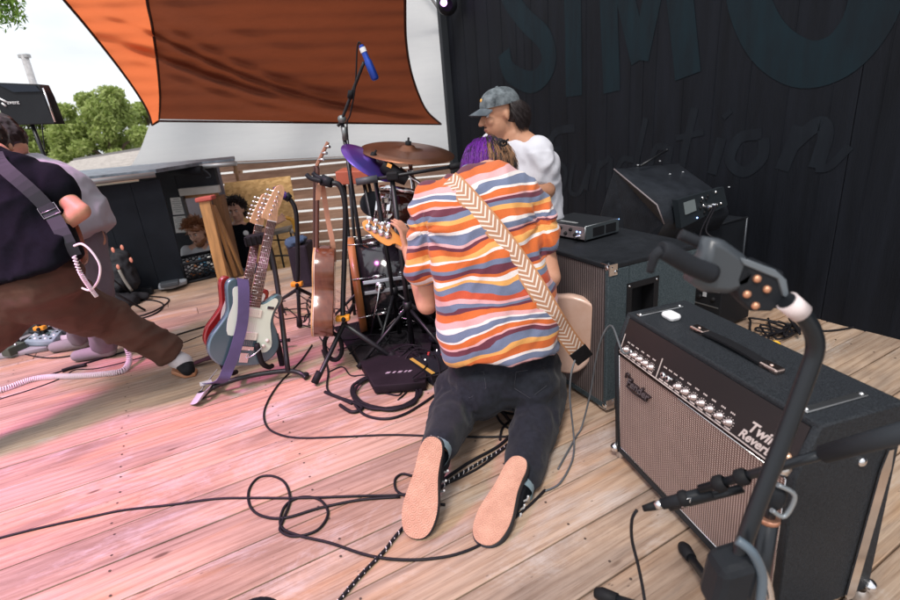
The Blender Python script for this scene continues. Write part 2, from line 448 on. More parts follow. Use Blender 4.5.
def letter(strokes, m, nm='painted_letter'):
    for i, (pts, wd) in enumerate(strokes):
        mb = MB(); stroke(mb, [q for q in pts], wd); 
        if i == 0: allm = mb
        else:
            k = len(allm.v); 
            for ii, vv in enumerate(mb.v): allm.v.append(vv+WN*.0002*i); allm.uv[k+ii] = mb.uv[ii]
            for f in mb.f: allm.f.append([a+k for a in f])
            allm.m += mb.m; allm.sm += mb.sm
    allm.uv = {}
    allm.build(nm, m, wl)
# first word, big block capitals running out of the top of the wall
letter([([(556, -36), (536, -48), (512, -38), (506, -10), (524, 18), (545, 40), (548, 66), (532, 82), (510, 72), (504, 52)], .085)], M_let1)
letter([([(572, -60), (574, 96)], .085)], M_let1)
letter([([(606, -70), (612, 92)], .075), ([(612, -60), (640, 60)], .07), ([(640, 60), (668, -80)], .07), ([(672, -80), (688, 76)], .085)], M_let1)
letter([([(742, -50), (748, 0), (768, 42), (802, 64), (838, 56), (866, 24), (880, -20), (884, -50)], .105)], M_let1)
# second word, slanting script
def scr(l, nm='painted_letter'): letter(l, M_let2, nm)
scr([([(533, 190), (548, 150), (556, 132), (575, 128)], .03), ([(532, 156), (562, 148)], .022)])
scr([([(556, 196), (549, 180), (557, 165), (566, 170), (563, 188), (556, 196)], .022)])
scr([([(574, 162), (570, 190), (580, 192), (590, 164)], .02), ([(590, 164), (586, 190)], .02)])
scr([([(600, 160), (594, 190)], .02), ([(600, 166), (611, 160), (608, 188)], .02)])
scr([([(634, 160), (622, 160), (617, 178), (626, 184), (634, 170)], .02), ([(646, 118), (632, 184)], .022)])
scr([([(668, 148), (656, 148), (650, 172), (660, 176), (669, 156)], .022), ([(671, 146), (666, 176)], .022)])
scr([([(695, 108), (681, 172), (692, 174)], .026), ([(676, 138), (704, 132)], .018)])
scr([([(722, 138), (712, 174)], .03), ([(726, 112), (729, 116)], .03)])
scr([([(762, 134), (740, 138), (730, 160), (744, 172), (762, 158), (764, 138)], .03)])
scr([([(800, 126), (782, 170)], .035), ([(792, 146), (818, 124), (826, 134), (816, 168)], .035), ([(816, 168), (830, 166), (850, 146)], .02)])
# ================================================================== BACKGROUND: sails, fence, shed, house, trees, far people
def cloth_mat(name, c1, c2, transl, tcol, wv=400, streak=(2, 2, 14)):
    m = bpy.data.materials.new(name); m.use_nodes = True; t, b, l = nodes(m); N = t.nodes.new
    tcn = N('ShaderNodeTexCoord'); mp_ = N('ShaderNodeMapping'); mp_.inputs['Scale'].default_value = streak; l(tcn.outputs['Object'], mp_.inputs[0])
    n = N('ShaderNodeTexNoise'); n.inputs['Scale'].default_value = 1.2; n.inputs['Detail'].default_value = 8; n.inputs['Roughness'].default_value = .7; l(mp_.outputs[0], n.inputs[0])
    r = N('ShaderNodeValToRGB'); r.color_ramp.elements[0].position = .3; r.color_ramp.elements[1].position = .7
    r.color_ramp.elements[0].color = c1+(1,); r.color_ramp.elements[1].color = c2+(1,); l(n.outputs['Fac'], r.inputs[0])
    l(r.outputs[0], b.inputs['Base Color']); b.inputs['Roughness'].default_value = .85
    tr = N('ShaderNodeBsdfTranslucent'); tr.inputs[0].default_value = tcol+(1,)
    mx = N('ShaderNodeMixShader'); mx.inputs[0].default_value = transl; l(b.outputs[0], mx.inputs[1]); l(tr.outputs[0], mx.inputs[2])
    l(mx.outputs[0], t.nodes['Material Output'].inputs[0])
    n2 = N('ShaderNodeTexNoise'); n2.inputs['Scale'].default_value = wv; l(tcn.outputs['Object'], n2.inputs[0])
    bn = N('ShaderNodeBump'); bn.inputs['Strength'].default_value = .25; l(n2.outputs['Fac'], bn.inputs['Height']); l(bn.outputs[0], b.inputs['Normal'])
    return m
M_sail_bright = cloth_mat('orange_mesh_single', (.50, .11, .035), (.62, .20, .10), .62, (.85, .20, .07))
M_sail_dark = cloth_mat('rust_mesh_double', (.12, .034, .018), (.21, .062, .030), .38, (.26, .062, .024))
M_sail_white = cloth_mat('white_sail_cloth', (.68, .69, .70), (.76, .77, .77), .40, (.74, .75, .76))
M_rope = mat('dark_sail_rope', (.05, .018, .012), .7)
def interp(pts, v):       # pts: (v, x, y)
    for i in range(len(pts)-1):
        if pts[i][0] <= v <= pts[i+1][0]:
            t = (v-pts[i][0])/(pts[i+1][0]-pts[i][0]); a, b = pts[i], pts[i+1]
            return a[1]+(b[1]-a[1])*t, a[2]+(b[2]-a[2])*t
    return pts[-1][1], pts[-1][2]
def edge_pts(raw, n=12):
    P = catmull([V((q[0], q[1], 0)) for q in raw], n); k = len(P)-1
    return [(i/k, p.x, p.y) for i, p in enumerate(P)]
def sheet(Lraw, Rraw, Yf, nu=60, nv=50, disp=None):
    Lp, Rp = edge_pts(Lraw), edge_pts(Rraw); vs = []
    for j in range(nv+1):
        v = j/nv; a = interp(Lp, v); b = interp(Rp, v)
        for i in range(nu+1):
            u = i/nu; px = a[0]+(b[0]-a[0])*u; py = a[1]+(b[1]-a[1])*u
            d = disp(px, py) if disp else 0
            vs.append(at(px, py, Yf(u, v)+d))
    fs = [(j*(nu+1)+i, j*(nu+1)+i+1, (j+1)*(nu+1)+i+1, (j+1)*(nu+1)+i) for j in range(nv) for i in range(nu)]
    return vs, fs
def crease(px, py):
    d = 0
    for (x0, y0, x1, y1, c, w_, a) in ((140, 30, 430, 121, .18, 4.0, .12), (130, 48, 420, 123, .16, 5, .14), (150, 22, 440, 116, .18, 6, .07), (150, 70, 330, 122, .1, 5, .05), (156, 2, 330, 60, .1, 9, .04)):
        t = (px-x0)/(x1-x0)
        if -.2 < t < 1.15:
            yy = y0+(y1-y0)*(t+c*math.sin(PI*min(1, max(0, t))))
            d += -1.7*a*math.exp(-((py-yy)/w_)**2)*max(0, math.sin(PI*min(1, max(0, (t+.2)/1.35))))
    d += .015*math.sin(py*.42+px*.01)+.05*noise.noise(V((px*.02, py*.03, 0)))
    return d
YS = lambda u, v: 6.3-2.3*v
os_ = thing('shade_sail', 'rust orange mesh shade sail stretched across the top left, with one bright single layer strip', 'shade sail', at(153, 124, 6.3))
m = MB(); vs, fs = sheet([(159, 119), (160, 95), (157, 60), (152, 25), (147, 0), (140, -60)], [(441, 124), (425, 108), (412, 75), (406, 40), (405, 0), (404, -60)], YS, nu=170, nv=110, disp=crease); m.add(vs, fs, True); m.build('double_layer', M_sail_dark, os_)
m = MB(); vs, fs = sheet([(152, 125), (146, 108), (128, 80), (99, 42), (64, 0), (10, -60)], [(159, 119.5), (160, 95), (157, 60), (152, 25), (147, 0), (140, -60)], YS, nu=30, nv=100, disp=lambda x, y: crease(x, y)); m.add(vs, fs, True); m.build('single_layer', M_sail_bright, os_)
m = MB()
for raw in ([(152, 125), (146, 108), (128, 80), (99, 42), (64, 0), (10, -60)], [(441, 124), (425, 108), (412, 75), (406, 40), (405, 0), (404, -60)], [(159, 119), (160, 95), (157, 60), (152, 25), (147, 0), (140, -60)]):
    E = edge_pts(raw, 8); m.tube([at(x, y, YS(0, v)+crease(x, y)-.01) for v, x, y in E], .011, 6)
m.tube([at(x, y, 6.29+crease(x, y)) for x, y in [(152, 125), (159, 121)]+[(x, 121+3*(x-160)/280) for x in range(165, 442, 12)]+[(441, 124)]], .013, 6)
m.build('hem_rope', M_rope, os_)
ws = thing('shade_sail', 'pale grey white sail cloth hanging behind the rust orange one', 'shade sail', at(133, 165, 6.9))
m = MB(); YW = lambda u, v: 6.95-.35*v
def wd_(px, py): return .05*math.sin(px*.05+py*.02)+.06*noise.noise(V((px*.02, py*.015, 3)))
vs, fs = sheet([(131, 166), (140, 150), (149, 126), (160, 100), (170, 0), (170, -60)], [(462, 151), (462, 110), (460, 60), (458, 32), (446, 19), (392, -60)], YW, nu=60, nv=50, disp=wd_); 
m.add(vs, fs, True); m.build('sail_cloth', M_sail_white, ws)
m = MB(); m.tube([at(x, y, 6.9) for x, y in [(131, 166), (180, 164.5), (240, 163), (300, 160), (380, 156), (462, 151)]], .014, 6, n=5)
E = edge_pts([(462, 110), (460, 60), (458, 32), (446, 19), (392, -60)], 6); m.tube([at(x, y, 6.93-.35*(.4+.6*v)) for v, x, y in E], .018, 6)
m.build('hem_rope', mat('grey_hem', (.25, .25, .26), .8), ws)

# ---- slatted fence
M_slat = mat('red_brown_cedar', (.27, .15, .10), .8, vscale=2.5, col2=(.50, .31, .22), stretch=(1, 1, 9), bump=.4, bscale=14)
M_post = mat('tan_fence_post', (.33, .20, .11), .8, var=.3, vscale=5, stretch=(6, 6, 1))
fe = thing('slatted_fence', 'reddish brown fence of horizontal boards with bright gaps, running behind the drums', 'fence', (-2.3, 7.2, -1.08))
fx0 = at(236, 170, 7.2).x; xs = [fx0+1.75*i for i in range(-1, 4)]
for x in xs[1:]: 
    MB().box((x, 7.26, -.0), (.05, .045, 1.08), bev=.005).build('post', M_post, fe)
rnd = random.Random(5)
sm_ = MB().box((0, 0, 0), (.86, .011, .064), bev=.004).mesh('slat', M_slat)
for i in range(len(xs)-1):
    for k in range(13):
        o = bpy.data.objects.new('slat', sm_); COL.objects.link(o); o.parent = fe
        o.location = V((xs[i]+.875+rnd.uniform(-.008, .008), 7.2+rnd.uniform(-.004, .004), -1.0+k*.152+rnd.uniform(-.006, .006)))-fe.location
        o.rotation_euler = (0, rnd.uniform(-.006, .006), 0)
# pale building wall seen through the gaps
pb = thing('white_building', 'pale rendered building seen only through the fence gaps', 'building', (0, 12, -1.08))
MB().box((0.5, 12, .1), (5.5, .1, 1.2)).build('wall', mat('white_render', (.75, .76, .76), .9, var=.08), pb)
MB().box((0.5, 12, 1.34), (5.7, .3, .04)).build('roof', mat('pale_roof', (.5, .5, .5), .8), pb)

# ---- shed beside the stage
M_shed = mat('charcoal_paint', (.040, .043, .052), .7, var=.2, vscale=4, bump=.15)
M_blk = mat('black_plywood', (.012, .015, .021), .65, var=.25, vscale=3, bump=.2)
def zat(px, py, P):   # height where the ray meets the vertical through ground point P (approx by Y)
    return at(px, py, P.y)
sw0, sw1 = fl(40, 312), fl(188, 283.5)
sh = thing('shed', 'low charcoal shed with an open doorway, flat grey roof and black plywood side', 'shed', V((sw1.x, sw1.y+.5, -1.08)))
d = (sw1-sw0); L_ = d.length; dn = d.normalized(); nn = V((-dn.y, dn.x, 0))
k = 5
for i in range(k):
    c = sw0+d*((i+.5)/k)+nn*.02; MB().obox(c+V((0, 0, .455)), dn*(L_/k/2-.0006), nn*.015, V((0, 0, .455)), bev=.003).build('side_panel', M_blk, sh)
YD = 5.15
MB().obox((sw0+sw1)/2+nn*.05+V((0, 0, .455)), d/2, nn*.010, V((0, 0, .45))).build('light_leak_backing', M_blk, sh)  # added behind the side panels to stop light leaking through their joints
def q(px, py, Y=YD): return at(px, py, Y)
def panel(px0, px1, z0, z1, Y, th, name, m, bev=.004):
    a = at(px0, 220, Y).x; b = at(px1, 220, Y).x
    return MB().box(((a+b)/2, Y+th/2, (z0+z1)/2), ((b-a)/2, th/2, (z1-z0)/2), bev=bev).build(name, m, sh)
panel(150, 186, -1.08, .96, YD, .08, 'wall', M_shed)
panel(186, 226, .76, .96, YD+.004, .07, 'wall', M_shed)
panel(186, 226, .69, .76, YD-.05, .05, 'door_frame', mat('white_trim', (.62, .60, .57), .6, var=.1))
panel(186, 188.5, -1.08, .69, YD-.03, .05, 'door_frame', mat('grey_trim', (.09, .09, .10), .6))
panel(189, 224, .655, .69, YD+.02, .03, 'door_frame', mat('orange_pine', (.42, .22, .09), .6, var=.25, vscale=8))
panel(217, 226, -1.08, .655, YD+.01, .12, 'door_frame', mat('brown_pine', (.24, .11, .045), .6, var=.3, vscale=6, stretch=(8, 8, 1)))
panel(186, 230, -1.08, .95, YD+1.3, .05, 'inner_wall', mat('mauve_inner_wall', (.11, .10, .12), .8, var=.15))
panel(205, 214, -1.08, .66, YD+1.2, .05, 'inner_post', M_blk)
# roof: shallow deck with a silver gutter edge
ra, rb, rc, rd = fl(58, 180, .965), fl(240, 176, .965), fl(240, 170.5, .965), fl(58, 169, .965)
ra = at(58, 181, 3.5); ra.z = .965; rb = at(238, 176, 5.0); rb.z = .965; rc = V((at(238, 172, 5.8).x, 5.8, .965)); rd = V((-4.6, 6.6, .965)); 
ra.x = -3.3; 
m = MB(); m.prism([V((p.x, p.y, .965)) for p in (V((sw0.x-.1, sw0.y-.2, 0)), V((sw1.x+.02, sw1.y-.06, 0)), V((sw1.x+.1, YD-.16, 0)), V((rb.x, YD-.16, 0)), rc, V((sw0.x-2, 5.8, 0)), V((sw0.x-2.2, sw0.y, 0)))], V((0, 0, .03))); m.build('roof', mat('grey_roof_felt', (.16, .19, .23), .6, var=.5, vscale=12, bump=1, bscale=20), sh)
e0 = V((sw0.x-.1, sw0.y-.22, .955)); e1 = V((sw1.x+.03, sw1.y-.1, .955)); e2 = V((rb.x+.03, YD-.2, .955))
mgut = mat('galvanised_gutter', (.42, .44, .46), .4, metal=.6)
MB().tube([e0, e1], .022, 8).build('gutter', mgut, sh); MB().tube([V((sw1.x+.03, YD-.2, .955)), e2], .022, 8).build('gutter', mgut, sh)
for (x0, y0, x1, y1) in ((168, 198, 183, 215), (171, 216.5, 186, 233)):
    a = at(x0+2, y0, YD-.004); b = at(x1, y0-1, YD-.004); c = at(x1+3, y1-1, YD-.004); dd = at(x0+5, y1, YD-.004)
    pp = MB().prism([a, b, c, dd], V((0, .002, 0))).build('notice_paper', mat('white_paper', (.75, .75, .74), .7), None, loc=dd)
    tag(pp, 'white sheet of paper taped to the shed wall, %s of the two' % ('upper' if y0 < 210 else 'lower'), 'paper')
    tx = MB()
    for j in range(7):
        z = .9-.12*j; A = dd.lerp(a, z)*1; B = c.lerp(b, z); tx.obox(A.lerp(B, .45)+V((0, -.0015, 0)), (B-A)*.36*(1 if j % 3 else .6), V((0, .0008, 0)), V((0, 0, .003)))
    tx.build('print_lines', mat('grey_print', (.35, .35, .36), .8), pp)
rl = MB(); a, b = at(170, 170, 4.9), at(202, 169, 4.9); rl.tube([a+V((0, 0, -.01)), b+V((0, 0, -.01))], .04, 14); rl.tube([b, at(207, 172, 4.86), at(211, 177, 4.84), at(206, 178, 4.84)], .008, 6, n=4)
tag(rl.build('roll', mat('black_fabric_roll', (.015, .017, .022), .8), None, loc=a), 'black rolled cover lying on the shed roof with a loose strap', 'rolled cover')

# ---- leaning sheet of OSB
M_osb = bpy.data.materials.new('osb'); M_osb.use_nodes = True; t, b_, l = nodes(M_osb)
vn = t.nodes.new('ShaderNodeTexVoronoi'); vn.inputs['Scale'].default_value = 22; tcn = t.nodes.new('ShaderNodeTexCoord'); mpp = t.nodes.new('ShaderNodeMapping'); mpp.inputs['Scale'].default_value = (1, 1, 1.9); mpp.inputs['Rotation'].default_value = (0, .5, 0)
l(tcn.outputs['Object'], mpp.inputs[0]); l(mpp.outputs[0], vn.inputs[0]); sp = t.nodes.new('ShaderNodeSeparateColor'); l(vn.outputs['Color'], sp.inputs[0]); r = t.nodes.new('ShaderNodeValToRGB')
r.color_ramp.elements[0].color = (.50, .28, .10, 1); r.color_ramp.elements[1].color = (.74, .47, .20, 1); l(sp.outputs[0], r.inputs[0]); l(r.outputs[0], b_.inputs['Base Color']); b_.inputs['Roughness'].default_value = .7
a, b, c, dd = at(224, 183, 6.7), at(290, 176, 6.9), at(306, 285, 6.6), at(238, 300, 6.4)
o = MB().prism([a, b, b.lerp(c, .5)+V((.02, 0, 0)), c, dd], V((0, .018, 0))).build('chipboard_sheet', M_osb, None, loc=dd)
tag(o, 'large golden oriented strand board sheet standing against the fence behind the man in black', 'board')

# ---- neighbour house with shingle roof
ho = thing('neighbour_house', 'neighbouring house with a pale grey shingle roof behind the shed', 'house', at(95, 175, 13))
hx0, hx1 = at(20, 150, 13).x, at(175, 150, 13).x
M_sh = mat('grey_shingles', (.30, .27, .25), .9, vscale=9, col2=(.45, .41, .38), stretch=(1, 1, 5))
m = MB(); z0 = .55; z1 = at(138, 145, 14.5).z
m.prism([(hx0, 12.6, z0), (hx1, 12.6, z0), (hx1, 14.8, z1), (hx0, 14.8, z1-.25)], (0, 0, -.08)); m.build('roof', M_sh, ho)
m = MB(); m.box(((hx0+hx1)/2, 13.8, (-1.08+z0)/2-.08), ((hx1-hx0)/2-.1, 1.0, (1.08+z0)/2)); m.build('wall', mat('tan_siding', (.4, .36, .31), .8), ho)
m = MB(); m.obox(V(((hx0+hx1)/2, 14.8, z1-.11)), V(((hx1-hx0)/2, 0, .125)), V((0, .06, 0)), V((0, 0, .04))); m.build('ridge', mat('ridge_tile', (.22, .21, .21), .9), ho)
m = MB()
for k in range(1, 9):
    f = k/9; m.obox(V(((hx0+hx1)/2, 12.6+2.2*f, z0+(z1-.125-z0)*f+.012)), V(((hx1-hx0)/2, 0, .125*f)), V((0, .08, .03)), V((0, 0, .01)))
m.build('shingle_course', M_sh, ho)

# ---- trees
def leaf_mat(name, c1, c2):
    m = bpy.data.materials.new(name); m.use_nodes = True; t, b, l = nodes(m); N = t.nodes.new
    geo = N('ShaderNodeNewGeometry'); r = N('ShaderNodeValToRGB'); r.color_ramp.elements[0].color = c1+(1,); r.color_ramp.elements[1].color = c2+(1,)
    l(geo.outputs['Random Per Island'], r.inputs[0]); l(r.outputs[0], b.inputs['Base Color']); b.inputs['Roughness'].default_value = .6
    tr = N('ShaderNodeBsdfTranslucent'); l(r.outputs[0], tr.inputs[0]); mx = N('ShaderNodeMixShader'); mx.inputs[0].default_value = .4
    l(b.outputs[0], mx.inputs[1]); l(tr.outputs[0], mx.inputs[2]); l(mx.outputs[0], t.nodes['Material Output'].inputs[0]); return m
M_leaf = leaf_mat('tree_leaf', (.21, .29, .06), (.44, .51, .18)); M_leaf2 = leaf_mat('fresh_leaf', (.08, .18, .02), (.20, .34, .05)); M_bark = mat('bark', (.10, .07, .05), .9, var=.4)
def leaves(mb, c, rad, n, s, rnd):
    for _ in range(n):
        while 1:
            p = V((rnd.uniform(-1, 1), rnd.uniform(-1, 1), rnd.uniform(-1, 1)))
            if .35 < p.length < 1: break
        p = V(c)+V((p.x*rad[0], p.y*rad[1], p.z*rad[2])); q_ = Quaternion((rnd.gauss(0, 1), rnd.gauss(0, 1), rnd.gauss(0, 1), rnd.gauss(0, 1))).normalized()
        ss = s*rnd.uniform(.6, 1.3); a = q_ @ V((ss, 0, 0)); b = q_ @ V((0, ss*.45, 0)); k = len(mb.v)
        mb.v += [p-a, p+b, p+a, p-b]; mb.f.append([k, k+1, k+2, k+3]); mb.m.append(0); mb.sm.append(False)
def tree(label, px, Y, topy, wpx, n, seed, lm=M_leaf, group=None):
    rnd = random.Random(seed); base = at(px, 150, Y); base.z = -1.08; top = at(px, topy, Y).z; wd = wpx/507*Y
    t = thing('broadleaf_tree', label, 'tree', base, group)
    H = top+1.08; tb = MB(); fork = base+V((0, 0, H*.35)); tb.tube([base, base+V((.05, 0, H*.2)), fork], [.22, .17, .14], 10)
    cl = []; 
    for k in range(60):
        a = rnd.uniform(0, 2*PI); rr = wd*math.sqrt(rnd.random())*1.0; zz = rnd.uniform(.22, .95)*H; rr *= (1-.55*max(0, (zz/H-.6)/.4)**1.3)
        cl.append(base+V((rr*math.cos(a), rr*math.sin(a)*.6, zz)))
    lb = MB()
    for c in cl:
        if rnd.random() < .25: tb.tube([fork, fork.lerp(c, .5)+V((0, 0, .25)), c], [.08, .05, .02], 6)
        r0 = wd*rnd.uniform(.22, .36); leaves(lb, c, (r0, r0, r0*.7), int(n*2.6/60), .085*Y/20, rnd)
    tb.build('trunk', M_bark, t); lb.build('crown', lm, t, recalc=False)
tree('bushy bright green tree rising above the shingle roof, next to the sail edge', 108, 22, 86, 40, 9000, 1)
tree('lower green tree behind the black box on its pole', 52, 24, 106, 28, 6500, 2)
tree('green tree at the far left edge behind the bowed people', 5, 23, 112, 30, 6500, 3)
tree('tall green tree half hidden by the left edge of the orange sail', 160, 30, 100, 26, 3500, 4)
# branch hanging in at the top left
br = thing('leafy_branch', 'fresh green leafy twigs hanging into the top left corner', 'branch', at(2, -30, 4.5))
rnd = random.Random(11); tb = MB(); lb = MB(); st = at(-25, -40, 4.5)
for (x, y) in ((3, 14), (12, 20), (20, 22), (8, 4), (22, 12), (2, 24), (-6, 18), (14, 8)):
    e = at(x, y, 4.5+rnd.uniform(-.2, .2)); pts = catmull([st, st.lerp(e, .5)+V((.05, 0, .08)), e], 8); tb.tube(pts, [.008, .004, .002], 5)
    for p in pts[5:]: 
        for _ in range(9):
            q_ = Quaternion((rnd.gauss(0, 1), rnd.gauss(0, 1), rnd.gauss(0, 1), rnd.gauss(0, 1))).normalized(); a = q_ @ V((.028, 0, 0)); b = q_ @ V((0, .008, 0)); c = p+V((rnd.uniform(-.05, .05), rnd.uniform(-.05, .05), rnd.uniform(-.06, .03)))
            k = len(lb.v); lb.v += [c-a, c+b, c+a, c-b]; lb.f.append([k, k+1, k+2, k+3]); lb.m.append(0); lb.sm.append(False)
tb.build('twig', M_bark, br); lb.build('foliage', M_leaf2, br, recalc=False)
# utility pole
a = at(38, 100, 30); a.z = -1.08; tp = at(24, 55, 30); a.y = 30; a.x = at(48, 130, 30).x
up = thing('utility_pole', 'pale grey utility pole above the black box on the left', 'utility pole', a)
MB().tube([a, tp], [.20, .17], 10).build('pole', mat('grey_pole', (.42, .41, .42), .8, var=.2), up)
MB().obox(tp+V((0, 0, -.05)), V((.24, 0, 0)), V((0, .16, 0)), V((0, 0, .09)), bev=.02).build('pole_cap', mat('pole_cap', (.35, .35, .36), .6), up)
MB().tube([tp+V((.25, -.26, -1.2)), tp+V((.5, -.26, -2.4))], .08, 8).build('transformer', mat('pole_box', (.3, .3, .32), .6), up)

# ---- black box on a pole stand
M_blkp = mat('black_plastic', (.016, .018, .022), .45, var=.15, bump=.1, bscale=150)
M_blkm = mat('black_metal', (.014, .015, .018), .38, metal=.3)
M_chr = mat('chrome', (.75, .75, .77), .15, metal=1)
M_wht = mat('white_mark', (.75, .76, .78), .6)
Yb = 3.5
bx = thing('stage_box', 'black slab shaped box with small white logo, raised on a slim pole', 'equipment case', V((at(45, 155, Yb).x, Yb, 0)))
P = [at(-12, 82, Yb), at(38, 84, Yb), at(44, 96, Yb), at(55, 124, Yb), at(7, 125, Yb), at(-6, 100, Yb)]
MB().prism(P, V((0, .10, 0)), bev=.008).build('case', M_blkp, bx)
MB().tube([at(43, 88, Yb-.006), at(49, 104, Yb-.006), at(55, 122, Yb-.006)], .006, 6).build('side_rail', M_chr, bx)
MB().prism([at(-2, 84, Yb-.004), at(36, 85.5, Yb-.004), at(41, 91.5, Yb-.004), at(14, 92, Yb-.004)], V((0, -.006, 0))).build('lid_flap', mat('navy_black_flap', (.02, .027, .04), .5), bx)
lg = MB(); 
for (x0, y0, x1, y1) in ((0, 98.5, 7, 102), (2, 103, 6, 106)): lg.tube([at(x0, y0, Yb-.006), at(x1, y1, Yb-.006)], .006, 5)
lg.build('logo', M_wht, bx)
def text3d(body, origin, xdir, ydir, size, m, name, parent, ext=.0008, shear=0, bold=0):
    cu = bpy.data.curves.new(name, 'FONT'); cu.body = body; cu.size = size; cu.extrude = ext; cu.shear = shear; cu.offset = bold; cu.resolution_u = 3
    to = bpy.data.objects.new(name, cu); COL.objects.link(to); dg = bpy.context.evaluated_depsgraph_get(); me = bpy.data.meshes.new_from_object(to.evaluated_get(dg)); bpy.data.objects.remove(to)
    x = V(xdir).normalized(); z = x.cross(V(ydir)).normalized(); y = z.cross(x); off = rootloc(parent)
    for v in me.vertices: v.co = V(origin)+x*v.co.x+y*v.co.y+z*v.co.z-off
    me.materials.clear(); me.materials.append(m); o = bpy.data.objects.new(name, me); COL.objects.link(o); o.parent = parent; return o
text3d('event', at(7, 104, Yb-.006), at(16, 104, Yb)-at(7, 104, Yb), V((0, 0, 1)), .035, M_wht, 'logo_text', bx)
MB().tube([at(32, 124, Yb+.04), at(45, 158, Yb+.04), V((at(45, 158, Yb).x+.02, Yb+.04, 0))], .012, 8).build('pole', M_blkm, bx)
m = MB(); fb = V((at(45, 158, Yb).x+.02, Yb+.04, 0))
for k in range(3): a = 2*PI*k/3+.5; m.tube([fb+V((0, 0, .3)), fb+V((.25*math.cos(a), .25*math.sin(a), .01))], .009, 6)
m.build('tripod', M_blkm, bx)
MB().tube([at(42, 124, Yb-.0), at(43.5, 140, Yb), at(45, 150, Yb)], .004, 5, n=4).build('power_lead', M_blkm, bx)
# ---- purple stage lamp at the top of the wall
lp = onplane(462, 5, WP, WN)+WN*.16
sl = thing('par_can_lamp', 'black stage lamp glowing violet at the top of the black wall', 'stage light', lp)
dirl = (V((-.9, 1.6, .2))-lp).normalized()
m = MB(); m.lathe(lp, -(V(lp)-CO).normalized()*-1, [(-.02, .05), (0, .085), (.1, .095), (.12, .06), (.13, 0)], 20); m.build('housing', M_blkp, sl)
M_violet = mat('violet_lens', (.3, .1, .6), .3, emit=(.75, .35, 1.0), estr=6)
MB().ell(lp+(CO-lp).normalized()*.03+V((-.03, 0, .02)), (.03, .03, .03)).build('lens', M_violet, sl)
MB().obox(lp-WN*.08+V((0, 0, .08)), WN*.09, WD*.01, V((0, 0, .012))).build('bracket', M_blkm, sl)
# ================================================================== GEAR
class Fr:     # local frame: x right, y away (depth), z up as seen from the front
    def __init__(s, o, yaw, tilt=0):
        s.o = V(o); s.x = V((math.cos(yaw), math.sin(yaw), 0)); yh = V((-math.sin(yaw), math.cos(yaw), 0))
        s.y = yh*math.cos(tilt)-V((0, 0, 1))*math.sin(tilt); s.z = yh*math.sin(tilt)+V((0, 0, 1))*math.cos(tilt)
    def p(s, x, y, z): return s.o+s.x*x+s.y*y+s.z*z
    def box(s, mb, x0, x1, y0, y1, z0, z1, bev=0):
        return mb.obox(s.p((x0+x1)/2, (y0+y1)/2, (z0+z1)/2), s.x*(x1-x0)/2, s.y*(y1-y0)/2, s.z*(z1-z0)/2, bev)
def uvquad(mb, P, w_, h_):
    k = mb.add(P, [(0, 1, 2, 3)])
    for i, uv in enumerate(((0, 0), (w_, 0), (w_, h_), (0, h_))): mb.uv[k+i] = uv
def weave(name, c1, c2, c3, px_, py_, rough=.7, metal=0):
    m = bpy.data.materials.new(name); m.use_nodes = True; t, b, l = nodes(m); N = t.nodes.new
    uv = N('ShaderNodeUVMap'); sx = N('ShaderNodeSeparateXYZ'); l(uv.outputs[0], sx.inputs[0])
    def tri(o, per):
        a = N('ShaderNodeMath'); a.operation = 'PINGPONG'; a.inputs[1].default_value = per/2; l(o, a.inputs[0])
        d = N('ShaderNodeMath'); d.operation = 'DIVIDE'; d.inputs[1].default_value = per/2; l(a.outputs[0], d.inputs[0]); return d.outputs[0]
    a = tri(sx.outputs[0], px_); c = tri(sx.outputs[1], py_)
    mu = N('ShaderNodeMath'); mu.operation = 'MULTIPLY'; l(a, mu.inputs[0]); l(c, mu.inputs[1])
    r = N('ShaderNodeValToRGB'); r.color_ramp.elements.new(.5)
    for e, (p_, cc) in zip(r.color_ramp.elements, ((.05, c1), (.3, c2), (.62, c3))): e.position = p_; e.color = cc+(1,)
    l(mu.outputs[0], r.inputs[0])
    n = N('ShaderNodeTexNoise'); n.inputs['Scale'].default_value = 14; n.inputs['Detail'].default_value = 5; l(uv.outputs[0], n.inputs[0])
    mr = N('ShaderNodeMapRange'); mr.inputs[3].default_value = .8; mr.inputs[4].default_value = 1.2; l(n.outputs['Fac'], mr.inputs[0])
    mm = N('ShaderNodeMixRGB'); mm.blend_type = 'MULTIPLY'; mm.inputs[0].default_value = 1; l(r.outputs[0], mm.inputs[1]); l(mr.outputs[0], mm.inputs[2])
    l(mm.outputs[0], b.inputs['Base Color']); b.inputs['Roughness'].default_value = rough; b.inputs['Metallic'].default_value = metal
    bn = N('ShaderNodeBump'); bn.inputs['Strength'].default_value = .6; bn.inputs['Distance'].default_value = .001; l(mu.outputs[0], bn.inputs['Height']); l(bn.outputs[0], b.inputs['Normal'])
    return m
def speck(name, c1, c2, scale, rough, bump=.6, spec=.5):
    m = mat(name, c1, rough, col2=c2, vscale=scale, bump=bump, bscale=scale*1.4, spec=spec); return m
M_tolex = speck('black_tolex', (.012, .013, .016), (.036, .041, .048), 260, .5)
M_ozite = speck('grey_speckled_covering', (.024, .036, .044), (.080, .104, .116), 190, .75)
M_rub = mat('black_rubber', (.012, .012, .014), .6)
M_grille = weave('silver_red_grille_cloth', (.07, .028, .024), (.33, .215, .185), (.66, .52, .47), .0078, .0062)
M_cabgr = weave('grey_ribbed_grille', (.02, .014, .015), (.13, .105, .105), (.26, .22, .22), .0125, .004, .5)
M_panel = mat('black_control_panel', (.012, .009, .010), .35)
M_lt = mat('panel_print', (.62, .52, .50), .5)
M_jew = mat('jewel_lamp', (.75, .45, .3), .2, metal=.5)

def knob(mb, p, n, r=.008, h=.013): mb.lathe(p, n, [(0, r*1.25), (.002, r*1.25), (.003, r), (h, r*.85), (h+.001, 0)], 14)
